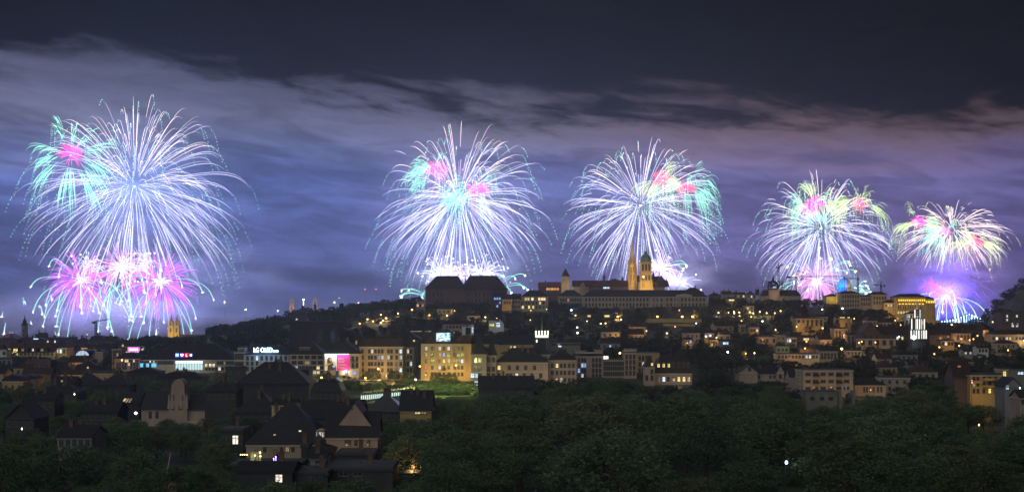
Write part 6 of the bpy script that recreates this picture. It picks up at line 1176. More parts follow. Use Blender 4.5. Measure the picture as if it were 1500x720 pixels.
    # dark roofs of the middle left
    L = [('dark roof peak with two stub chimneys before the letter sign building', 388, 420, 546, 527, 540, 12, 'darkwall', 'front', 'slate', None, 545), ('blind dark firewall block right of the bell shaped roof', 410, 452.5, 541.5, 541, 545, 10, 'darkwall', 'flat', 'slate', None, 566),
         ('dark mansard with ribbed front between firewall and station', 455, 500, 572, 556, 500, 14, 'darkwall', 'mansard', 'slate', None, 580), ('dark house with yellow lit wall strip below its eave', 398, 432, 592.5, 586, 400, 10, 'yellow', 'gable', 'slate', [([405, 412, 423], [597], .6, 1.2, {})], 599),
         ('black steep roof left of the yellow lit wall strip', 345, 405, 604, 572, 410, 14, 'darkwall', 'hip', 'slate', None, 600), ('dark roof ridge behind the big triangular gable', 440, 530, 612, 588, 372, 14, 'darkwall', 'gable', 'slate', None, 606),
         ('metal roof house with pale standing seams right of the station trees', 536, 590, 602, 577, 430, 14, 'darkwall', 'hip', 'metal', None, 596), ('dark house with a yellow lit attic slot left of the forest', 586, 632, 601, 574, 420, 14, 'ochre', 'gable', 'slate', [([612, 620], [603.5], 1.6, .8, {(0, 0): 'yellow', (0, 1): 'dim'})], 606),
         ('dark green gabled house with chimneys before the long pink front', 701, 782, 568, 551.5, 560, 12, 'darkwall', 'gable', 'slate', None, 574), ('small dark roof with roof lights left of the rose church', 118, 172, 603, 590, 440, 12, 'darkwall', 'gable', 'slate', None, 600),
         ('ochre walled low hall with rounded roof at the left edge', 3, 34, 558, 549, 620, 10, 'ochre', 'barrel', 'slate', None, 563), ('pale barrel roofed shed behind the ochre low hall', 24, 52, 555, 548.5, 640, 10, 'concrete', 'barrel', 'slate', None, 556),
         ('blind brown wall block below the long red roof', 38, 74, 527.5, 527, 800, 10, 'brown', 'flat', 'slate', None, 539), ('columned grey front at the left edge below the white block', -6, 18, 526, 525, 810, 8, 'grey', 'flat', 'slate', [([0, 6, 13], [532], 1.4, 3.4, {})], 537),
         ('dark wing right of the blind brown wall block', 74.2, 100, 529, 528, 806, 8, 'darkwall', 'flat', 'slate', [([78], [524.6], .1, .1, {})], 537), ('ochre wall showing between two black steep roofs', 128, 170, 546.5, 543, 640, 10, 'ochre', 'flat', 'slate', None, 556),
         ('black steep roof before the ochre wall, left one', 104, 144, 564, 545, 600, 12, 'darkwall', 'hip', 'slate', None, 560), ('black steep roof before the ochre wall, right one', 144, 188, 564, 547, 590, 12, 'darkwall', 'hip', 'slate', None, 560),
         ('dark house with one yellow window under the left steep roof', 78, 108, 561, 552, 560, 10, 'darkwall', 'gable', 'slate', [([91.4], [558.4], 1.0, 1.0, {(0, 0): 'yellow'})], 566), ('dark house with two white windows before the corner block', 112, 140, 535, 529, 700, 10, 'darkwall', 'hip', 'slate', [([121, 128.6], [537.8], .8, 1.1, {(0, 0): 'white', (0, 1): 'warm'})], 542),
         ('dim long roof in shadow before the shop building, left', 186, 232, 545, 538, 640, 12, 'darkwall', 'hip', 'slate', None, 546), ('dim long roof in shadow before the shop building, right', 228, 296, 552, 544, 620, 14, 'darkwall', 'hip', 'slate', None, 552),
         ('flat black block under the cinema pavilion', 330, 356, 537, 536, 690, 8, 'darkwall', 'flat', 'slate', None, 543), ('dark house with rusty gutter corner left of the bell shaped roof', 300, 346, 572, 556, 480, 12, 'darkwall', 'hip', 'slate', None, 572),
         ('dark low house with yellow lamp under the ochre hall', 40, 80, 584, 576, 500, 10, 'darkwall', 'gable', 'slate', None, 580), ('wide black roof right of the ochre low hall', 56, 112, 575, 560, 530, 12, 'darkwall', 'hip', 'slate', None, 572),
         ('dim grey house in the trees below the rose church', 84, 134, 640, 626, 330, 12, 'grey', 'gable', 'slate', None, 640), ('grey dim villa with one pale gable at the lower left', 8, 50, 612, 592, 380, 12, 'darkwall', 'front', 'slate', None, 612)]
    for lb, x0, x1, ye, yr, D_, dp, wl, rf, rm, wn, vis in L:
        bld('dark_house', lb, 'house', x0, x1, ye, D_, dp, wl, rf, yr, rm, wn if wn is not None else win_auto(x0, x1, ye+2.5, ye+14, max(2, int((x1-x0)/9)), 1, .9, 1.4, .0), vis=min(vis, ye+2), chim=(3 if rf in ('gable', 'hip', 'mansard') else 0))
    o = [q for q in bpy.data.objects if q.get('label', '').startswith('ochre walled low hall')][0]; plight('floodlight', P(18, 562, 612), 35, (1, .6, .2), o, .3)
    o = [q for q in bpy.data.objects if q.get('label', '').startswith('ochre wall showing')][0]; plight('floodlight', P(148, 552, 633), 70, (1, .6, .22), o, .3)
    o = [q for q in bpy.data.objects if q.get('label', '').startswith('dark house with yellow lit wall')][0]; plight('floodlight', P(414, 600, 394), 70, (1, .8, .3), o, .3)
    # bottom left turret
    T = Site('roof_turret', 'little tan belvedere with slanting spar at the bottom edge', 'turret', 249, 235, ground=735); x, z = T.x, T.z; b = MB(); b.box(x(241), x(258), 0, 2, -1, z(706)); b.frus((x(242.5), x(257.5), .1, 1.9, z(705.9)), (x(243.5), x(256), .3, 1.7, z(695))); b.box(x(242), x(258), -.1, 2.1, z(694.9), z(693)); b.bar((x(243), 0, z(700)), (x(249), .5, z(663)), .12); b.obj('wall', WALL['pink'], T.root); place_windows(T.root, T.s, T.xc, T.zg, ([249.5], [700], 1.2, .9, {})); T.light(252, 722, -4, 16, (1, .6, .3), .3)
    # lamps of the foreground
    lamp(605, 683.5, 300, 'orange', 26, 'lone orange street lamp at the foot of the dark forest', 'lamps in the foreground', bulb=.3); lamp(1152, 677, 250, 'blue', 5, 'single cold blue lamp low in the dark forest', 'lamps in the foreground', bulb=.24)
    T = Site('gate_pillars', 'low dark lodge with small lit panes under the lone orange lamp', 'lodge', 606, 298, ground=712); b = MB(); b.box(T.x(590), T.x(624), 0, 4, -4, T.z(692)); b.frus((T.x(589), T.x(625), -.3, 4.3, T.z(691.9)), (T.x(596), T.x(618), 1.8, 2.2, T.z(688))); b.obj('wall', WALL['darkwall'], T.root)
    for px, py in ((593.5, 698), (593.5, 704), (617, 699), (622, 705)): inst('window', wmesh(.3, .3, 'green'), T.root, (T.x(px), -.01, T.z(py)))
    # parked cars
    BODY = [mat('car_paint_'+n, c, .3, .05, .5, metal=.3, spec=.5, streak=False) for n, c in (('silver', (.42, .43, .45)), ('dark', (.04, .045, .06)), ('red', (.25, .03, .03)), ('white', (.6, .6, .6)))]; TYRE = mat('tyre', (.02, .02, .02), .9, .1)
    TL = emit('car_lamp', (1, .9, .8), 1.2); glass = GLASS
    def car(px, D, rz, col, lb, grp):
        X = (px-750)/F*D; root = empty('parked_car', (X, D, gz(X, D)+1.0+.12), rz); tag(root, lb, 'car', grp); b = MB()
        b.ext([(-2.1, .35), (2.1, .35), (2.15, .75), (1.3, .92), (.75, 1.42), (-1.05, 1.45), (-1.75, 1.0), (-2.12, .95)], -.82, .82); b.obj('body', BODY[col], root)
        b = MB(); b.ext([(1.18, .96), (.72, 1.36), (-.98, 1.39), (-1.55, 1.0)], -.84, .84); b.obj('window', glass, root)
        for sx in (-1.3, 1.3):
            for sy in (-.78, .78): w = MB(); w.lathe([(.1, -.1), (.32, -.1), (.32, .1), (.1, .1)], 12); o = w.obj('wheel', TYRE, root, (sx, sy, .32)); o.rotation_euler = (rad(90), 0, 0)
        for sy in (-.6, .6): w = MB(); w.box(2.1, 2.17, sy-.15, sy+.15, .62, .74); w.obj('headlight', WALL['white'], root)
    cars = [(1415, 438, 'silver car, leftmost in the forest car park at the right'), (1425, 432, 'dark car second from the left in the forest car park'), (1436, 426, 'silver car third in the forest car park'), (1447, 419, 'red car in the middle of the forest car park'), (1458, 412, 'white car fifth in the forest car park'), (1470, 405, 'dark car sixth in the forest car park'), (1482, 399, 'silver car, last before the right edge')]
    for i, (px, D_, lb) in enumerate(cars): car(px, D_, rad(-58+i*2), (0, 1, 0, 2, 3, 1, 0)[i], lb, 'cars in the forest car park')
    cars2 = [(566, 352, 'silver car, farthest in the row by the tan house'), (574, 344, 'pale car second in the row by the tan house'), (582, 336, 'dark car third in the row by the tan house'), (590, 328, 'silver car, nearest in the row by the tan house')]
    for i, (px, D_, lb) in enumerate(cars2): car(px, D_, rad(20), (0, 3, 1, 0)[i], lb, 'cars parked by the tan house')
    lamp(1434, 622, 440, 'yellow', 10, 'small yellow lamp over the forest car park', 'lamps in the foreground', bulb=.22); lamp(1424, 560, 500, 'red', 0, 'tiny red lamp left of the ochre balcony house', 'lamps in the foreground', bulb=.2); lamp(1494, 568, 470, 'blue', 3, 'small blue lamp right of the cottage gable', 'lamps in the foreground', bulb=.2)
    lamp(109, 577, 520, 'yellow', 4, 'little amber lamp among the dark left roofs', 'lamps in the foreground', bulb=.25); lamp(32, 628, 350, 'blue', 2, 'tiny cold lamp in the lower left trees', 'lamps in the foreground', bulb=.13)
def build_lamps():
    for px, lb in ((905, 'leftmost of the four orange lamps along the castle terrace'), (963, 'second of the four orange lamps along the castle terrace'), (999.5, 'third of the four orange lamps along the castle terrace'), (1014.5, 'rightmost of the four orange lamps along the castle terrace')):
        lamp(px, 463, 1290, 'orange', 130, lb, 'orange lamps along the castle terrace', bulb=.95)
    for px, py, c, lb in ((603.5, 453, 'orange', 'orange lamp left of the great dark hall'), (558, 460.5, 'orange', 'highest lamp of the orange cluster on the ridge slope'), (565.6, 465.3, 'orange', 'brightest lamp of the orange cluster on the ridge slope'), (561.3, 469, 'yellow', 'middle lamp of the orange cluster on the ridge slope'), (557.8, 472, 'yellow', 'lowest lamp of the orange cluster on the ridge slope'), (538.3, 467, 'yellow', 'yellow lamp left of the orange cluster'), (546.5, 470, 'orange', 'dim orange lamp between the yellow one and the cluster'), (527, 473.4, 'orange', 'pinkish lamp farthest left of the cluster'), (583, 458.5, 'yellow', 'small yellow lamp right above the orange cluster'), (629, 461, 'orange', 'orange lamp below the dark hall, left'), (655, 461.5, 'yellow', 'small lamp below the dark hall, right'), (711, 464, 'yellow', 'small yellow lamp above the pale blue lit house')):
        big = px in (565.6, 603.5); lamp(px, py, 1230 if px < 600 else 1200, c, 70 if big else 26, lb, 'lamps on the wooded ridge slope', bulb=.85 if big else .6)
    for px, py, c, lb in ((1052.5, 457.7, 'yellow', 'leftmost amber lamp of the slope promenade'), (1067, 457, 'orange', 'pinkish brightest lamp of the slope promenade'), (1075.5, 458, 'white', 'white lamp third along the slope promenade'), (1083, 457, 'yellow', 'fourth lamp along the slope promenade'), (1098.5, 456.6, 'yellow', 'fifth lamp along the slope promenade'), (1103.5, 458.3, 'yellow', 'low lamp sixth along the slope promenade'), (1113, 456.2, 'yellow', 'seventh lamp along the slope promenade'), (1123, 458, 'yellow', 'eighth lamp along the slope promenade'), (1135, 458, 'orange', 'ninth lamp along the slope promenade'), (1143.5, 455, 'yellow', 'last amber lamp lighting a tree on the slope promenade')):
        lamp(px, py, 1250, c, 46 if c == 'orange' else 26, lb, 'lamps along the slope promenade', bulb=.62)
    lamp(837, 453.5, 1330, 'blue', 70, 'bright cold blue lamp shining through the trees below the palace', 'lone bright lamps of the slope', bulb=.9, hgt=5); lamp(1234, 451, 1330, 'white', 40, 'greenish white lamp below the castle wing', 'lone bright lamps of the slope', bulb=.9, hgt=4); lamp(1204.5, 452.6, 1300, 'white', 16, 'small white lamp left of the castle wing', 'lone bright lamps of the slope', bulb=.6)
    lamp(1233, 510, 790, 'yellow', 60, 'bright yellow white lamp beside the pale gable end house', 'lone bright lamps of the slope', bulb=.75); lamp(1317, 493, 900, 'blue', 4, 'tiny blue lamp left of the steeple foot', 'lone bright lamps of the slope', bulb=.4); lamp(1376, 508, 880, 'yellow', 9, 'amber lamp right of the steeple foot', 'lone bright lamps of the slope', bulb=.45); lamp(1405, 506, 890, 'yellow', 12, 'yellow lamp before the tan houses on the right', 'lone bright lamps of the slope', bulb=.5)
    lamp(1394, 475, 1250, 'yellow', 20, 'warm lamp below the bridge deck at the right', 'lone bright lamps of the slope', bulb=.7); lamp(1463, 469, 1500, 'orange', 24, 'orange lamp at the foot of the steep right hill', 'lone bright lamps of the slope', bulb=.8); lamp(1454, 471, 1500, 'yellow', 14, 'dim yellow lamp at the foot of the steep right hill', 'lone bright lamps of the slope', bulb=.7)
    for px, py, D, c, lb in ((843, 461.5, 1270, 'yellow', 'small yellow lamp under the cold blue lamp'), (846, 487, 1000, 'white', 'upper of two small white lamps above the ornate row'), (845.5, 479, 1050, 'white', 'white lamp high over the ornate row'), (887, 473, 1120, 'yellow', 'yellow lamp left of the glass pyramid'), (880, 473.4, 1120, 'yellow', 'dim yellow lamp farther left of the glass pyramid'), (908, 516.5, 720, 'yellow', 'yellow lamp at the turret of the ornate row'), (977, 487.5, 1060, 'yellow', 'yellow lamp below the castle terrace wall'), (1034, 492, 980, 'blue', 'little blue lamp by the small orange terrace houses'), (1117, 470, 1150, 'white', 'little white lamp in the trees below the promenade'), (1168, 473, 1100, 'green' if False else 'yellow', 'little yellow lamp beside the low orange house'), (1205, 480, 1020, 'yellow', 'little yellow lamp right of the low orange house'), (1066, 515, 850, 'white', 'little lamp below the long low dark house')):
        lamp(px, py, D, c, 8, lb, 'small lamps scattered over the slope', bulb=.55)
    rr = random.Random(21)
    for i in range(34):
        px = rr.uniform(1040, 1320) if i < 24 else rr.uniform(1365, 1500); D = rr.uniform(800, 1260); y = 455-(gpx(px, D)+6.5)*F/D
        lamp(px, y, D, ('orange', 'orange', 'yellow')[i % 3], 18, 'small warm lamp among the trees and houses of the right slope', 'warm lamps scattered over the right slope', bulb=.42)
    for i in range(14):
        px = rr.uniform(640, 1035); D = rr.uniform(860, 1260); y = 455-(gpx(px, D)+6)*F/D
        lamp(px, y, D, ('orange', 'yellow', 'white')[i % 3], 12, 'small lamp among the trees of the slope below the palace', 'small lamps below the palace', bulb=.36)
    h = bld('terrace_wall', 'ochre lit castle terrace wall under the orange lamps', 'wall', 950, 1026, 466.5, 1275, 3, 'gold', 'flat', 466, 'slate', [], vis=471, cornice=False)
    h2 = bld('terrace_wall', 'low lit bastion wall below the castle terrace lamps', 'wall', 972, 1018, 474, 1262, 3, 'gold', 'flat', 473.6, 'slate', [], vis=477, cornice=False)
    for px in (960, 985, 1010): plight('floodlight', P(px, 474, 1258), 900, (1, .55, .2), h, .5)
    bld('slope_kiosk', 'low flat kiosk with glowing yellow front below the palace', 'kiosk', 885, 893.5, 460.6, 1280, 5, 'ochre', 'flat', 460.2, 'slate', [([889], [462.4], 4.4, 1.5, {(0, 0): 'yellow'})], vis=464)
    bld('slope_kiosk', 'little kiosk with yellow front left of the first castle terrace lamp', 'kiosk', 860, 866, 460.5, 1285, 4, 'ochre', 'flat', 460.2, 'slate', [([863], [462.4], 2.6, 1.4, {(0, 0): 'yellow'})], vis=464)
def plant():
    # street trees before the lit facades
    for px, yt, D, h, v, lb in ((545, 538, 700, 9.5, 0, 'yellow lit round street tree before the left part of the tall cream apartment house'), (577, 541, 702, 7.5, 3, 'small round street tree before the right part of the tall cream apartment house'), (533, 548.5, 698, 6.5, 1, 'low dark round street tree left of the yellow lit one'), (641, 543, 696, 8, 1, 'round street tree before the left half of the yellow house'), (660, 543, 695, 8.6, 0, 'round street tree before the right half of the yellow house'), (470, 545, 698, 8, 3, 'yellow lit street tree under the office block'), (481, 546, 697, 8, 0, 'yellow lit street tree left of the billboard foot'), (489, 551, 694, 7, 3, 'slender lit street tree below the billboard'), (508, 546, 690, 9, 1, 'dark street tree before the arched doors of the billboard building'), (452, 549, 690, 8, 3, 'yellowish street tree at the left end of the lit street'), (516, 552, 655, 12, 1, 'big dark tree before the left end of the station pavilion'), (599, 545, 700, 9, 1, 'dark tree in the gap left of the yellow house')):
        X = (px-750)/F*D; TREES.append((X, D, 3)); tree_at(px, yt, D, h, NEAR[v], lb, int(px), 1.25, 'street trees on the lit street')
    r = random.Random(3)
    for i in range(34):
        px = 590+i%17*6.1+r.uniform(-2, 2); D = (644 if i < 17 else 626)+r.uniform(-4, 4); tree_at(px, (553.5 if i < 17 else 560)+r.uniform(-1, 4), D, r.uniform(6, 8.5), NEAR[(0, 3)[i % 2]], 'bright green lit bush in the thicket below the yellow house', 40+i, 1.6, 'lit green bushes below the yellow house')
    o = [q for q in bpy.data.objects if q.get('label', '').startswith('bright yellow six storey')][0]
    for px, D in ((600, 624), (625, 622), (648, 622), (670, 622), (686, 624)): plight('floodlight', P(px, 546, D-14), 9500, (.95, 1, .32), o, .5)  # free-floating lights added to brighten the bushes
    # woods
    A = NEAR; B = FAR; n = []
    PROT.append((585, 690, 553, 577, 640)); PROT.append((524, 606, 566, 584, 600)); PROT.append((440, 530, 540, 560, 690))
    n.append(forest('dark tree in the big foreground forest at the bottom right', 'trees of the big foreground forest', 640, 1530, 235, 545, 9, 20, 9.5, 165, 1, A, (1.0, 1.8)))
    n.append(forest('dark tree at the edge of the forest near the lone orange lamp', 'trees around the lone orange lamp', 560, 660, 270, 420, 9, 14, 8, 18, 2, A, (1.2, 1.5)))
    n.append(forest('dark garden tree among the roofs at the lower left', 'garden trees at the lower left', -30, 345, 230, 640, 8, 15, 9, 76, 3, A, (1.2, 1.5)))
    n.append(forest('dark tree between the old roofs left of the station', 'trees between the roofs left of the station', 300, 600, 280, 660, 6, 11, 7, 46, 4, A, (1.1, 1.4)))
    n.append(forest('dark tree before the pink fronts of the middle street', 'trees before the pink fronts', 690, 1030, 545, 672, 8, 14, 7, 70, 5, B[:4], (1.2, 1.5)))
    n.append(forest('dark tree around the villa and the flats on the right', 'trees around the villa and the flats', 1030, 1530, 545, 760, 8, 14, 7.5, 140, 6, B[:4], (1.2, 1.5)))
    n.append(forest('dark tree on the wooded right slope between the houses', 'trees on the wooded right slope', 1030, 1540, 760, 1340, 7, 13, 6.5, 620, 7, B, (1.2, 1.6)))
    n.append(forest('dark tree on the wooded slope below the long palace', 'trees below the long palace', 640, 1040, 760, 1390, 7, 13, 6.8, 520, 8, B, (1.2, 1.6)))
    n.append(forest('dark tree on the wooded ridge between the basilica and the dark hall', 'trees on the wooded ridge', 425, 640, 900, 1420, 9, 15, 7.5, 200, 9, B, (1.2, 1.6)))
    n.append(forest('dark tree on the long ridge running down to the left', 'trees on the long left ridge', 186, 440, 880, 1420, 7, 11, 8, 260, 10, B, (1.2, 1.6)))
    n.append(forest('dark bush below the lit green thicket and the station pavilion', 'dark bushes below the lit thicket', 596, 704, 560, 620, 4, 8, 3.6, 60, 14, A, (1.2, 1.6)))
    n.append(forest('dark shrub at the very bottom before the flat black roofs', 'shrubs at the bottom edge', 310, 620, 232, 254, 6.5, 9, 3.6, 22, 15, A, (1.0, 1.4)))
    n.append(forest('dark tree between the old town roofs at the far left', 'trees between the far left roofs', -20, 200, 560, 1080, 6, 9, 9, 80, 11, B, (1.1, 1.4)))
    n.append(forest('dark bushy tree before the long red roofed house and the shop building', 'trees before the left street fronts', -20, 330, 690, 880, 5, 9, 6, 90, 13, B[:4], (1.3, 1.6)))
    n.append(forest('dark tree on the flat crest of the castle hill skyline', 'trees on the castle skyline', 1036, 1300, 1380, 1450, 8, 11, 7, 50, 12, B, (1.2, 1.5)))
    grow_woods(268)
    print('TREES', n, len(TREES))
build_left(); build_right(); build_front(); build_lamps(); build_fill(); plant()
for src in SRC.values():   # the first tree of each sort stands like the others
    if src.get('label') is None: bpy.data.objects.remove(src)
# ================================================================== fireworks
def fw(name, c, k): return emit('spark_'+name, c, k)
SP = dict(white=fw('white', (.74,.70,1.0), 2.4), pale=fw('pale', (1.0,.80,.80), 2.6), green=fw('mint', (.36,1.0,.74), 1.9), lime=fw('lime', (.74,1.0,.42), 1.8),
          pink=fw('pink', (1.0,.08,.50), 2.6), red=fw('red', (1.0,.10,.22), 2.6), purple=fw('purple', (.62,.13,.90), 1.9), violet=fw('violet', (.62,.42,1.0), 2.6),
          hot=fw('hot', (1.0,.90,1.0), 3.2), gold=fw('gold', (1.0,.80,.45), 6), rose=fw('rose', (.95,.38,.80), 1.5), aqua=fw('aqua', (.50,.92,1.0), 3.2))
K_ = 2.1; N_ = 1-math.exp(-K_)
def ball(c, d, Rm, drop, t): return c+d*(Rm*(1-math.exp(-K_*t))/N_)+Vector((0, 0, -drop*t*t))
def trail(mb, c, d, Rm, drop, t0, t1, w, mi=0, n=12, head=False):
    pts = []; rs = []
    for i in range(n+1):
        q = i/n; t = t0+(t1-t0)*q; pts.append(ball(c, d, Rm, drop, t))
        rs.append(w*(.35+.65*math.sin(math.pi*min(1, q*1.15+.08))**.7 if q < .9 else .35*(1-q)*10*.6+.10))
    mb.tube(pts, rs, 3, mi)
def dots(mb, c, d, Rm, drop, t0, t1, w, mi, r):
    t = t0
    while t < t1:
        mb.star(ball(c, d, Rm, drop, t), w*r.uniform(.7, 1.2), mi); t += r.uniform(.04, .085)
def scale(D): return D/F
def willow(name, label, cx, cy, D, Rp, dp, N, seed, cols=('white', 'green'), core='hot', light=None, lc=(.28,.44,1.0), pw=1.0, tails=.5, wid=.40, tmin=.05, squash=1.0, group='large globe bursts over the river'):
    r = random.Random(seed); s = scale(D); c = Vector((0,0,0)); root = empty(name, P(cx, cy, D)); tag(root, label, 'firework', group)
    a = MB(); g = MB()
    for i in range(N):
        d = udir(r); d.z *= squash; k = r.uniform(.80, 1.03) if r.random() < .68 else r.uniform(.4, .8)
        t0 = r.uniform(tmin, .28) if r.random() < .6 else r.uniform(.3, .62); t1 = r.uniform(.88, 1.04)
        trail(a, c, d, Rp*s*k, dp*s*r.uniform(.9, 1.25), t0, t1, wid*s*r.uniform(.45, 1.2), 0 if d.z < .55 or r.random() < .5 else 1, 12)
        if r.random() < tails: dots(g, c, d, Rp*s*k, dp*s*1.1, t1, t1+r.uniform(.12, .50), .62*s, 0, r)
    a.obj('spark_spray', [SP[cols[0]], SP['pale']], root)
    g.obj('glitter_tail', SP[cols[1]], root)
    if core:
        q = MB(); q.lathe([(.1*s, -1.6*s), (1.3*s, -.9*s), (1.7*s, 0), (1.3*s, .9*s), (.1*s, 1.6*s)], 8); q.obj('burst_core', SP[core], root)
    plight('burst_light', P(cx, cy, D), 5.0e6*pw*FWP, lc, root, 75*s)
    return root
def palm(name, label, cx, cy, D, Rp, dp, nf, seed, frond='green', core='pink', Rc=24, group='palm shaped bursts with a bright heart', pw=.25, lc=(1,.35,.7), up=-.35, angs=None, fwid=.25):
    r = random.Random(seed); s = scale(D); c = Vector((0,0,0)); root = empty(name, P(cx, cy, D)); tag(root, label, 'firework', group)
    for i in range(nf):
        b = MB(); g = MB()
        d0 = udir(r, up, .95)
        if angs: q = rad(angs[i]+r.uniform(-5, 5)); d0 = Vector((math.cos(q), r.uniform(-.25, .25), math.sin(q))).normalized()
        k0 = r.uniform(.8, 1.05)
        for j in range(14):
            d = (d0+udir(r)*(.11 if angs else .15)).normalized(); k = k0*r.uniform(.55, 1.08)
            trail(b, c, d, Rp*s*k, dp*s*r.uniform(.5, 1.2), r.uniform(.2, .5), r.uniform(.85, 1.15), fwid*s*r.uniform(.6, 1.1), 0, 9)
            if r.random() < .5: dots(b, c, d, Rp*s*k, dp*s*1.2, 1.05, 1.05+r.uniform(.1, .45), .55*s, 0, r)
        b.obj('frond', SP[frond], root)
    p = MB()
    for i in range(105):
        d = udir(r, -.25, 1.0) if r.random() < .8 else udir(r)
        trail(p, c, d, Rc*s*r.uniform(.55, 1.05), Rc*.12*s, .03, 1.0, .30*s, 0, 6)
    p.obj('burst_core', SP[core], root)
    h = MB(); h.star((0,0,0), 1.6*s); h.obj('flash', SP['hot'], root)
    plight('burst_light', P(cx, cy, D), 5e6*pw*FWP, lc, root, 12*s)
    return root
def comet(root, c, d, Rm, drop, t0, t1, w, s, r, col='green', star='hot', sr=1.7, dirn=0):
    b = MB(); pts = []; rs = []
    for i in range(11):
        q = i/10; t = t0+(t1-t0)*q; pts.append(ball(c, d, Rm, drop, t)); rs.append(w*(.25+.75*q))
    b.tube(pts, rs, 3, 0); o = b.obj('comet', SP[col], root)
    q = MB(); e = pts[-1]; q.star(e, sr*.5*s*r.uniform(.5, 1.25))
    for k in range(4):
        u = udir(r)*sr*s*1.7; q.tube([e-u, e, e+u], [.05*s, .34*s, .05*s], 3)
    q.obj('star', SP[star], o)
def peony(name, label, cx, cy, D, Rp, dp, N, seed, col='purple', ncomet=18, Rcm=80, dcm=35, core='hot', rc=4, pw=.4, lc=(.6,.35,1), group='low purple bursts above the roofs', zlo=-1.0, czlo=-.9, czhi=.7, ccol='green', xonly=0, star='hot', wid=.62, ct0=(.02, .35)):
    r = random.Random(seed); s = scale(D); c = Vector((0,0,0)); root = empty(name, P(cx, cy, D)); tag(root, label, 'firework', group)
    a = MB()
    for i in range(N):
        d = udir(r, zlo, 1.0); trail(a, c, d, Rp*s*r.uniform(.55, 1.08), dp*s, r.uniform(.03, .3), r.uniform(.85, 1.05), wid*s*r.uniform(.5, 1.1), 0, 9)
    a.obj('spark_spray', SP[col], root)
    for i in range(ncomet):
        d = udir(r, czlo, czhi)
        if xonly: d.x = abs(d.x)*xonly
        comet(root, c, d, Rcm*s*r.uniform(.75, 1.1), dcm*s*r.uniform(.7, 1.3), r.uniform(*ct0), r.uniform(.9, 1.05), .55*s, s, r, ccol, star)
    if rc:
        h = MB()
        for i in range(46):
            d = udir(r); trail(h, c, d, rc*s*r.uniform(1.5, 4.6), rc*.3*s, 0, 1, .30*s, 0, 4)
        h.star((0,0,0), rc*s*.55); h.obj('burst_core', SP[core], root)
    if pw: plight('burst_light', P(cx, cy, D), 5e6*pw*FWP, lc, root, 12*s)
    return root
def crackle(name, label, cx, cy, D, Rp, nj, seed, fan=None, pw=.3, lc=(.8,.75,1), group='white crackling sprays low over the roofs', w=.27, col='white'):
    r = random.Random(seed); s = scale(D); root = empty(name, P(cx, cy, D)); tag(root, label, 'firework', group); a = MB(); st = MB()
    for i in range(nj):
        o = Vector((r.gauss(0, .16), r.gauss(0, .16), r.gauss(0, .10)))*Rp*s if not fan else Vector((r.uniform(-1, 1)*Rp*s*.12, 0, 0))
        d = udir(r, fan[0], fan[1]) if fan else udir(r)
        trail(a, o, d, Rp*s*r.uniform(.4, 1.05), Rp*.28*s, r.uniform(0, .3), r.uniform(.8, 1.08), w*s*r.uniform(.6, 1.4), 0, 8)
        if r.random() < .3: st.star(ball(o, d, Rp*s, Rp*.28*s, 1.0), s*r.uniform(.6, 1.5))
    a.obj('spark_spray', SP[col], root); st.obj('glitter_star', SP['hot'], root)
    if pw: plight('burst_light', P(cx, cy, D), 5e6*pw*FWP, lc, root, 10*s)
    return root
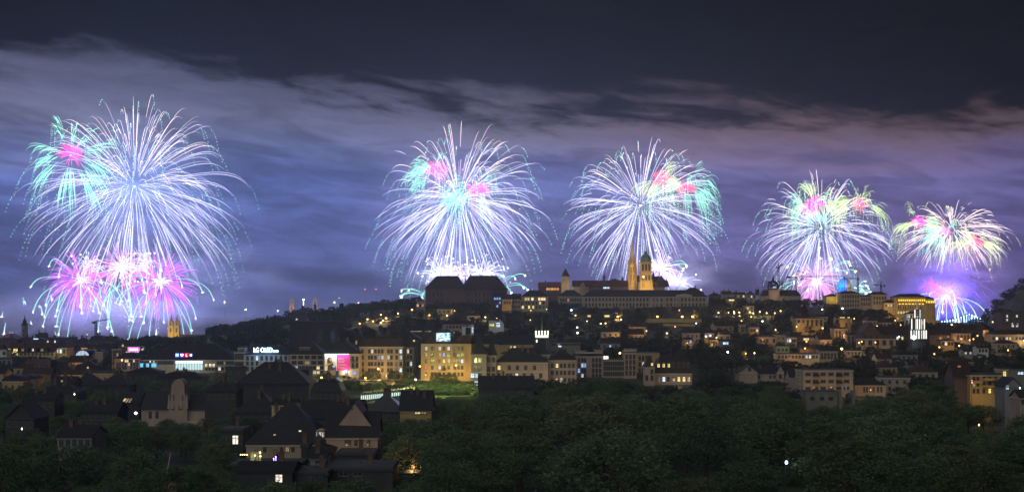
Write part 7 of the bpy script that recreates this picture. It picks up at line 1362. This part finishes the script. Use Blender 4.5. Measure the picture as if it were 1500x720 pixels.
def build_fireworks():
    # first site, nearest, at the left
    willow('willow_burst', 'largest white globe burst, highest at the left above the twin gold spires', 197, 273, 1900, 166, 32, 430, 1, pw=2.1, wid=.27)
    palm('palm_burst', 'mint green palm burst with magenta heart left of the largest white globe', 104, 227, 1840, 76, 22, 12, 2, pw=.2, fwid=.40, angs=(113, 90, 56, 160, 186, 16, 345, 212, 250, 272, 300, 325))
    peony('purple_burst', 'purple burst with mint comets, leftmost of the low left trio', 117, 411, 1900, 58, 10, 180, 3, pw=.4, lc=(.4,.3,1), ncomet=24)
    peony('purple_burst', 'pink white burst in the middle of the low left trio', 177, 392, 1900, 42, 6, 130, 4, col='rose', ncomet=18, Rcm=66, rc=6, pw=.22)
    peony('purple_burst', 'vivid purple burst with mint comets just above the twin gold spires', 236, 412, 1900, 63, 10, 200, 5, pw=.4, lc=(.4,.3,1), ncomet=26)
    crackle('crackle_burst', 'dense white crackle over the leftmost purple burst', 131, 386, 1900, 27, 80, 6, pw=.2)
    crackle('crackle_burst', 'dense white crackle over the vivid purple burst by the twin gold spires', 208, 379, 1900, 26, 60, 7, pw=.18)
    peony('comet_burst', 'scattered blue white comets low at the left edge of the sky', 34, 440, 1950, 8, 6, 4, 8, col='aqua', ncomet=26, Rcm=62, dcm=30, rc=0, pw=0, lc=(.2,.45,1), star='hot', ccol='aqua', ct0=(.72, .9), czlo=-1, czhi=.4)
    # second site, behind the great dark roof
    willow('willow_burst', 'white globe burst directly above the great dark roof', 672, 291, 2000, 140, 26, 380, 11, pw=1.5, wid=.28)
    palm('palm_burst', 'mint palm with pink heart, upper left in the globe over the dark roof', 638, 251, 1995, 52, 20, 11, 12, pw=.25)
    palm('palm_burst', 'mint palm with pink heart, lower right in the globe over the dark roof', 699, 281, 1992, 58, 26, 12, 13, pw=.25)
    crackle('crackle_burst', 'white spray fanning up behind the left half of the dark roof', 648, 404, 1950, 42, 64, 14, fan=(.05, 1), pw=.16)
    crackle('crackle_burst', 'white spray fanning up behind the notch of the dark roof', 680, 410, 1955, 44, 60, 15, fan=(.1, 1), pw=.10, col='violet')
    crackle('crackle_burst', 'white spray fanning up behind the right half of the dark roof', 707, 402, 1950, 44, 70, 16, fan=(.0, 1), pw=.16)
    peony('comet_burst', 'mint comets arching out left of the dark roof', 634, 436, 1960, 8, 3, 8, 17, col='green', ncomet=8, Rcm=52, dcm=14, rc=0, pw=.12, lc=(.4,.9,.8), czlo=.0, czhi=.5, xonly=-1, group='mint comet fans low on the skyline')
    peony('comet_burst', 'mint comets arching out right of the dark roof', 722, 424, 1960, 8, 3, 8, 18, col='green', ncomet=9, Rcm=56, dcm=14, rc=0, pw=.12, lc=(.4,.9,.8), czlo=.0, czhi=.6, xonly=1, group='mint comet fans low on the skyline')
    # third site, behind the church on the hill
    willow('willow_burst', 'white globe burst above the golden church towers', 938, 301, 2200, 122, 22, 320, 21, pw=1.1, wid=.29)
    palm('palm_burst', 'yellow green palm with red heart, upper right of the globe over the church', 971, 264, 2190, 54, 20, 11, 22, 'lime', 'red', 20, pw=.2, lc=(1,.4,.4))
    palm('palm_burst', 'mint palm with soft red heart, outermost right of the globe over the church', 1004, 277, 2195, 58, 30, 11, 23, 'green', 'red', 18, pw=.2, lc=(1,.4,.4))
    peony('purple_burst', 'lilac burst low behind the domed golden church tower', 968, 392, 2200, 34, 6, 90, 24, col='violet', ncomet=8, Rcm=52, dcm=12, rc=4, pw=.18, czlo=0)
    crackle('crackle_burst', 'white spray fanning out low right of the golden church towers', 995, 414, 2180, 36, 34, 25, fan=(-.1, 1), pw=.16)
    # fourth site
    willow('willow_burst', 'white globe burst above the tower cranes', 1203, 334, 2600, 106, 20, 300, 31, wid=.29, pw=.75)
    palm('palm_burst', 'lime palm with pink heart at the top of the globe over the cranes', 1195, 299, 2590, 50, 18, 11, 32, 'lime', 'pink', 19, pw=.18)
    palm('palm_burst', 'mint palm with pink heart, lower left in the globe over the cranes', 1182, 308, 2592, 48, 24, 10, 33, 'green', 'pink', 16, pw=.18)
    palm('palm_burst', 'lime palm with red heart, right shoulder of the globe over the cranes', 1259, 300, 2595, 48, 18, 11, 34, 'lime', 'red', 15, pw=.18, lc=(1,.4,.3))
    peony('purple_burst', 'pink burst low behind the long crane jib', 1197, 412, 2600, 42, 8, 130, 35, col='rose', ncomet=20, Rcm=62, dcm=16, rc=3, pw=.28, lc=(.6,.3,1), czlo=.0, czhi=1, star='gold')
    peony('comet_burst', 'mint comets arching right from behind the blue lit dome', 1250, 430, 2600, 6, 2, 8, 36, col='green', ncomet=13, Rcm=36, dcm=8, rc=0, pw=.12, lc=(.4,.9,.8), czlo=.05, czhi=.75, xonly=1, group='mint comet fans low on the skyline')
    # fifth site, farthest
    willow('willow_burst', 'faint pale globe burst, farthest right in the sky', 1394, 336, 3000, 88, 14, 230, 41, cols=('pale', 'lime'), core=None, wid=.30, pw=.35, lc=(.5,.42,1), tails=.15, squash=.66)
    palm('palm_burst', 'lime palm with pink heart, left in the farthest right globe', 1346, 326, 2990, 42, 16, 10, 42, 'lime', 'pink', 15, pw=.15)
    palm('palm_burst', 'mint palm with wide pink heart in the middle of the farthest right globe', 1381, 341, 2988, 46, 14, 12, 43, 'green', 'rose', 20, pw=.18)
    palm('palm_burst', 'lime palm with red heart, right in the farthest right globe', 1429, 356, 2992, 42, 16, 10, 44, 'lime', 'red', 14, pw=.15, lc=(1,.4,.3))
    peony('purple_burst', 'pink burst with gold stars low above the blue lit bridge', 1386, 434, 3000, 27, 8, 70, 45, col='purple', ncomet=26, Rcm=60, dcm=36, rc=1.5, pw=1.7, lc=(.13,.08,1), czlo=-.4, czhi=.35, ccol='aqua', star='gold', wid=.4)
    peony('purple_burst', 'soft magenta burst left of the one above the bridge', 1362, 419, 3010, 20, 5, 50, 46, col='pink', ncomet=0, rc=0, pw=0, lc=(.6,.2,1), wid=.3)
    crackle('gold_star_shower', 'loose gold stars drifting high above the bridge at the right', 1405, 412, 3000, 56, 46, 47, pw=0, lc=(.18,.14,1), col='purple', w=.12, group='white crackling sprays low over the roofs')
build_fireworks()

# ================================================================== smoke of the bursts, drifting low over the river
def build_smoke():
    for i, (px, py, D, rx, ry, dep, dens, gap) in enumerate(SMOKE):
        s = D/F; b = MB(); n = 20; prof = [(max(.01, math.sin(math.pi*k/12)), -math.cos(math.pi*k/12)) for k in range(13)]; b.lathe(prof, n)
        m = bpy.data.materials.new('burst_smoke'); m.use_nodes = True; nt = m.node_tree; nt.nodes.clear(); N = nt.nodes.new; L = nt.links.new
        tc = N('ShaderNodeTexCoord'); ln = N('ShaderNodeVectorMath'); ln.operation = 'LENGTH'; L(tc.outputs['Object'], ln.inputs[0])
        fo = N('ShaderNodeMapRange'); fo.interpolation_type = 'SMOOTHSTEP'; L(ln.outputs['Value'], fo.inputs[0]); fo.inputs[1].default_value = 1; fo.inputs[2].default_value = .15
        mp = N('ShaderNodeMapping'); L(tc.outputs['Object'], mp.inputs[0]); mp.inputs['Scale'].default_value = (rx/42, dep/120, ry/24); mp.inputs['Location'].default_value = (i*3.3, 0, 0)
        ns = N('ShaderNodeTexNoise'); L(mp.outputs[0], ns.inputs['Vector']); ns.inputs['Scale'].default_value = 1.0; ns.inputs['Detail'].default_value = 4; ns.inputs['Distortion'].default_value = .6
        q = N('ShaderNodeMapRange'); L(ns.outputs[0], q.inputs[0]); q.inputs[1].default_value = gap; q.inputs[2].default_value = .68; q.inputs[3].default_value = 0; q.inputs[4].default_value = dens
        mu = N('ShaderNodeMath'); mu.operation = 'MULTIPLY'; L(q.outputs[0], mu.inputs[0]); L(fo.outputs[0], mu.inputs[1])
        v = N('ShaderNodeVolumePrincipled'); L(mu.outputs[0], v.inputs['Density']); v.inputs['Color'].default_value = (.82, .86, .95, 1); v.inputs['Anisotropy'].default_value = .2
        o = N('ShaderNodeOutputMaterial'); L(v.outputs[0], o.inputs['Volume']); m.cycles.volume_step_rate = 1.0
        ob = b.obj('smoke', m, None, P(px, py, D)); ob.scale = (rx*s, dep, ry*s); tag(ob, kind='stuff')
SMOKE = [(130, 462, 1950, 320, 50, 150, .013, .33), (300, 400, 2050, 170, 70, 160, 0.006, .40), (675, 395, 2030, 150, 60, 120, .004, .40), (985, 398, 2230, 110, 55, 120, .006, .40), (1205, 400, 2640, 130, 60, 140, .006, .40), (1395, 415, 3030, 120, 70, 160, .014, .36), (190, 285, 1960, 230, 130, 150, .0015, .34), (672, 300, 2060, 200, 110, 150, .0018, .36), (940, 310, 2260, 170, 90, 150, .0016, .38), (444, 452, 2400, 190, 26, 120, .004, .34)]
build_smoke()
for part, child, parent in (('gable', 'broad pale gable with', 'villa with'), ('gable', 'pointed pale gable', 'villa with'), ('gable', 'big plain triangular tan gable', 'long tan house'), ('dormer', 'round bay dormer', 'left wing of the long tan'), ('roof_window', 'single round white roof lamp', 'left wing of the long tan'), ('roof_window', 'narrow dim slanting', 'left wing of the long tan'),
        ('dormer', 'wide roof dormer', 'long red roofed house'), ('parapet', 'stepped parapet crown on the ornate row, leftmost', 'ornate pink house with'), ('parapet', 'stepped parapet crown on the ornate row, middle', 'ornate pink house with'), ('parapet', 'stepped parapet crown on the ornate row, tallest', 'taller turreted'), ('turret', 'square cream attic turret', 'cream corner pavilion'),
        ('arched_window', 'white glowing fan', 'low hall with a white'), ('turret', 'thin dark roof spire', 'long brown roof with'), ('turret', 'small brick ridge turret', 'long brown roof with'), ('roof_window', 'teal lit skylight strip', 'dark row house with a teal'), ('roof_window', 'three slanting pale', 'dark house with three slanting'), ('gable', 'little pale gabled house', 'red tiled house with a small'),
        ('turret', 'corner turret with pointed roof and one yellow', 'house with big dark mansard'), ('finial', 'thin dark roof finial', 'house with pointed roof lantern')):
    graft(part, child, parent)
# ================================================================== haze: one closed box of even air round the whole scene
def build_haze():
    b = MB(); b.box(-9100, 9100, -2100, 14100, -66, 335)
    m = bpy.data.materials.new('night_air'); m.use_nodes = True; nt = m.node_tree; nt.nodes.clear()
    v = nt.nodes.new('ShaderNodeVolumePrincipled'); v.inputs['Density'].default_value = HAZE; v.inputs['Color'].default_value = (.86, .92, .97, 1)
    v.inputs['Anisotropy'].default_value = .68
    o = nt.nodes.new('ShaderNodeOutputMaterial'); nt.links.new(v.outputs[0], o.inputs['Volume'])
    m.cycles.homogeneous_volume = True if hasattr(m.cycles, 'homogeneous_volume') else False
    tag(b.obj('haze', m), kind='stuff')
build_haze()
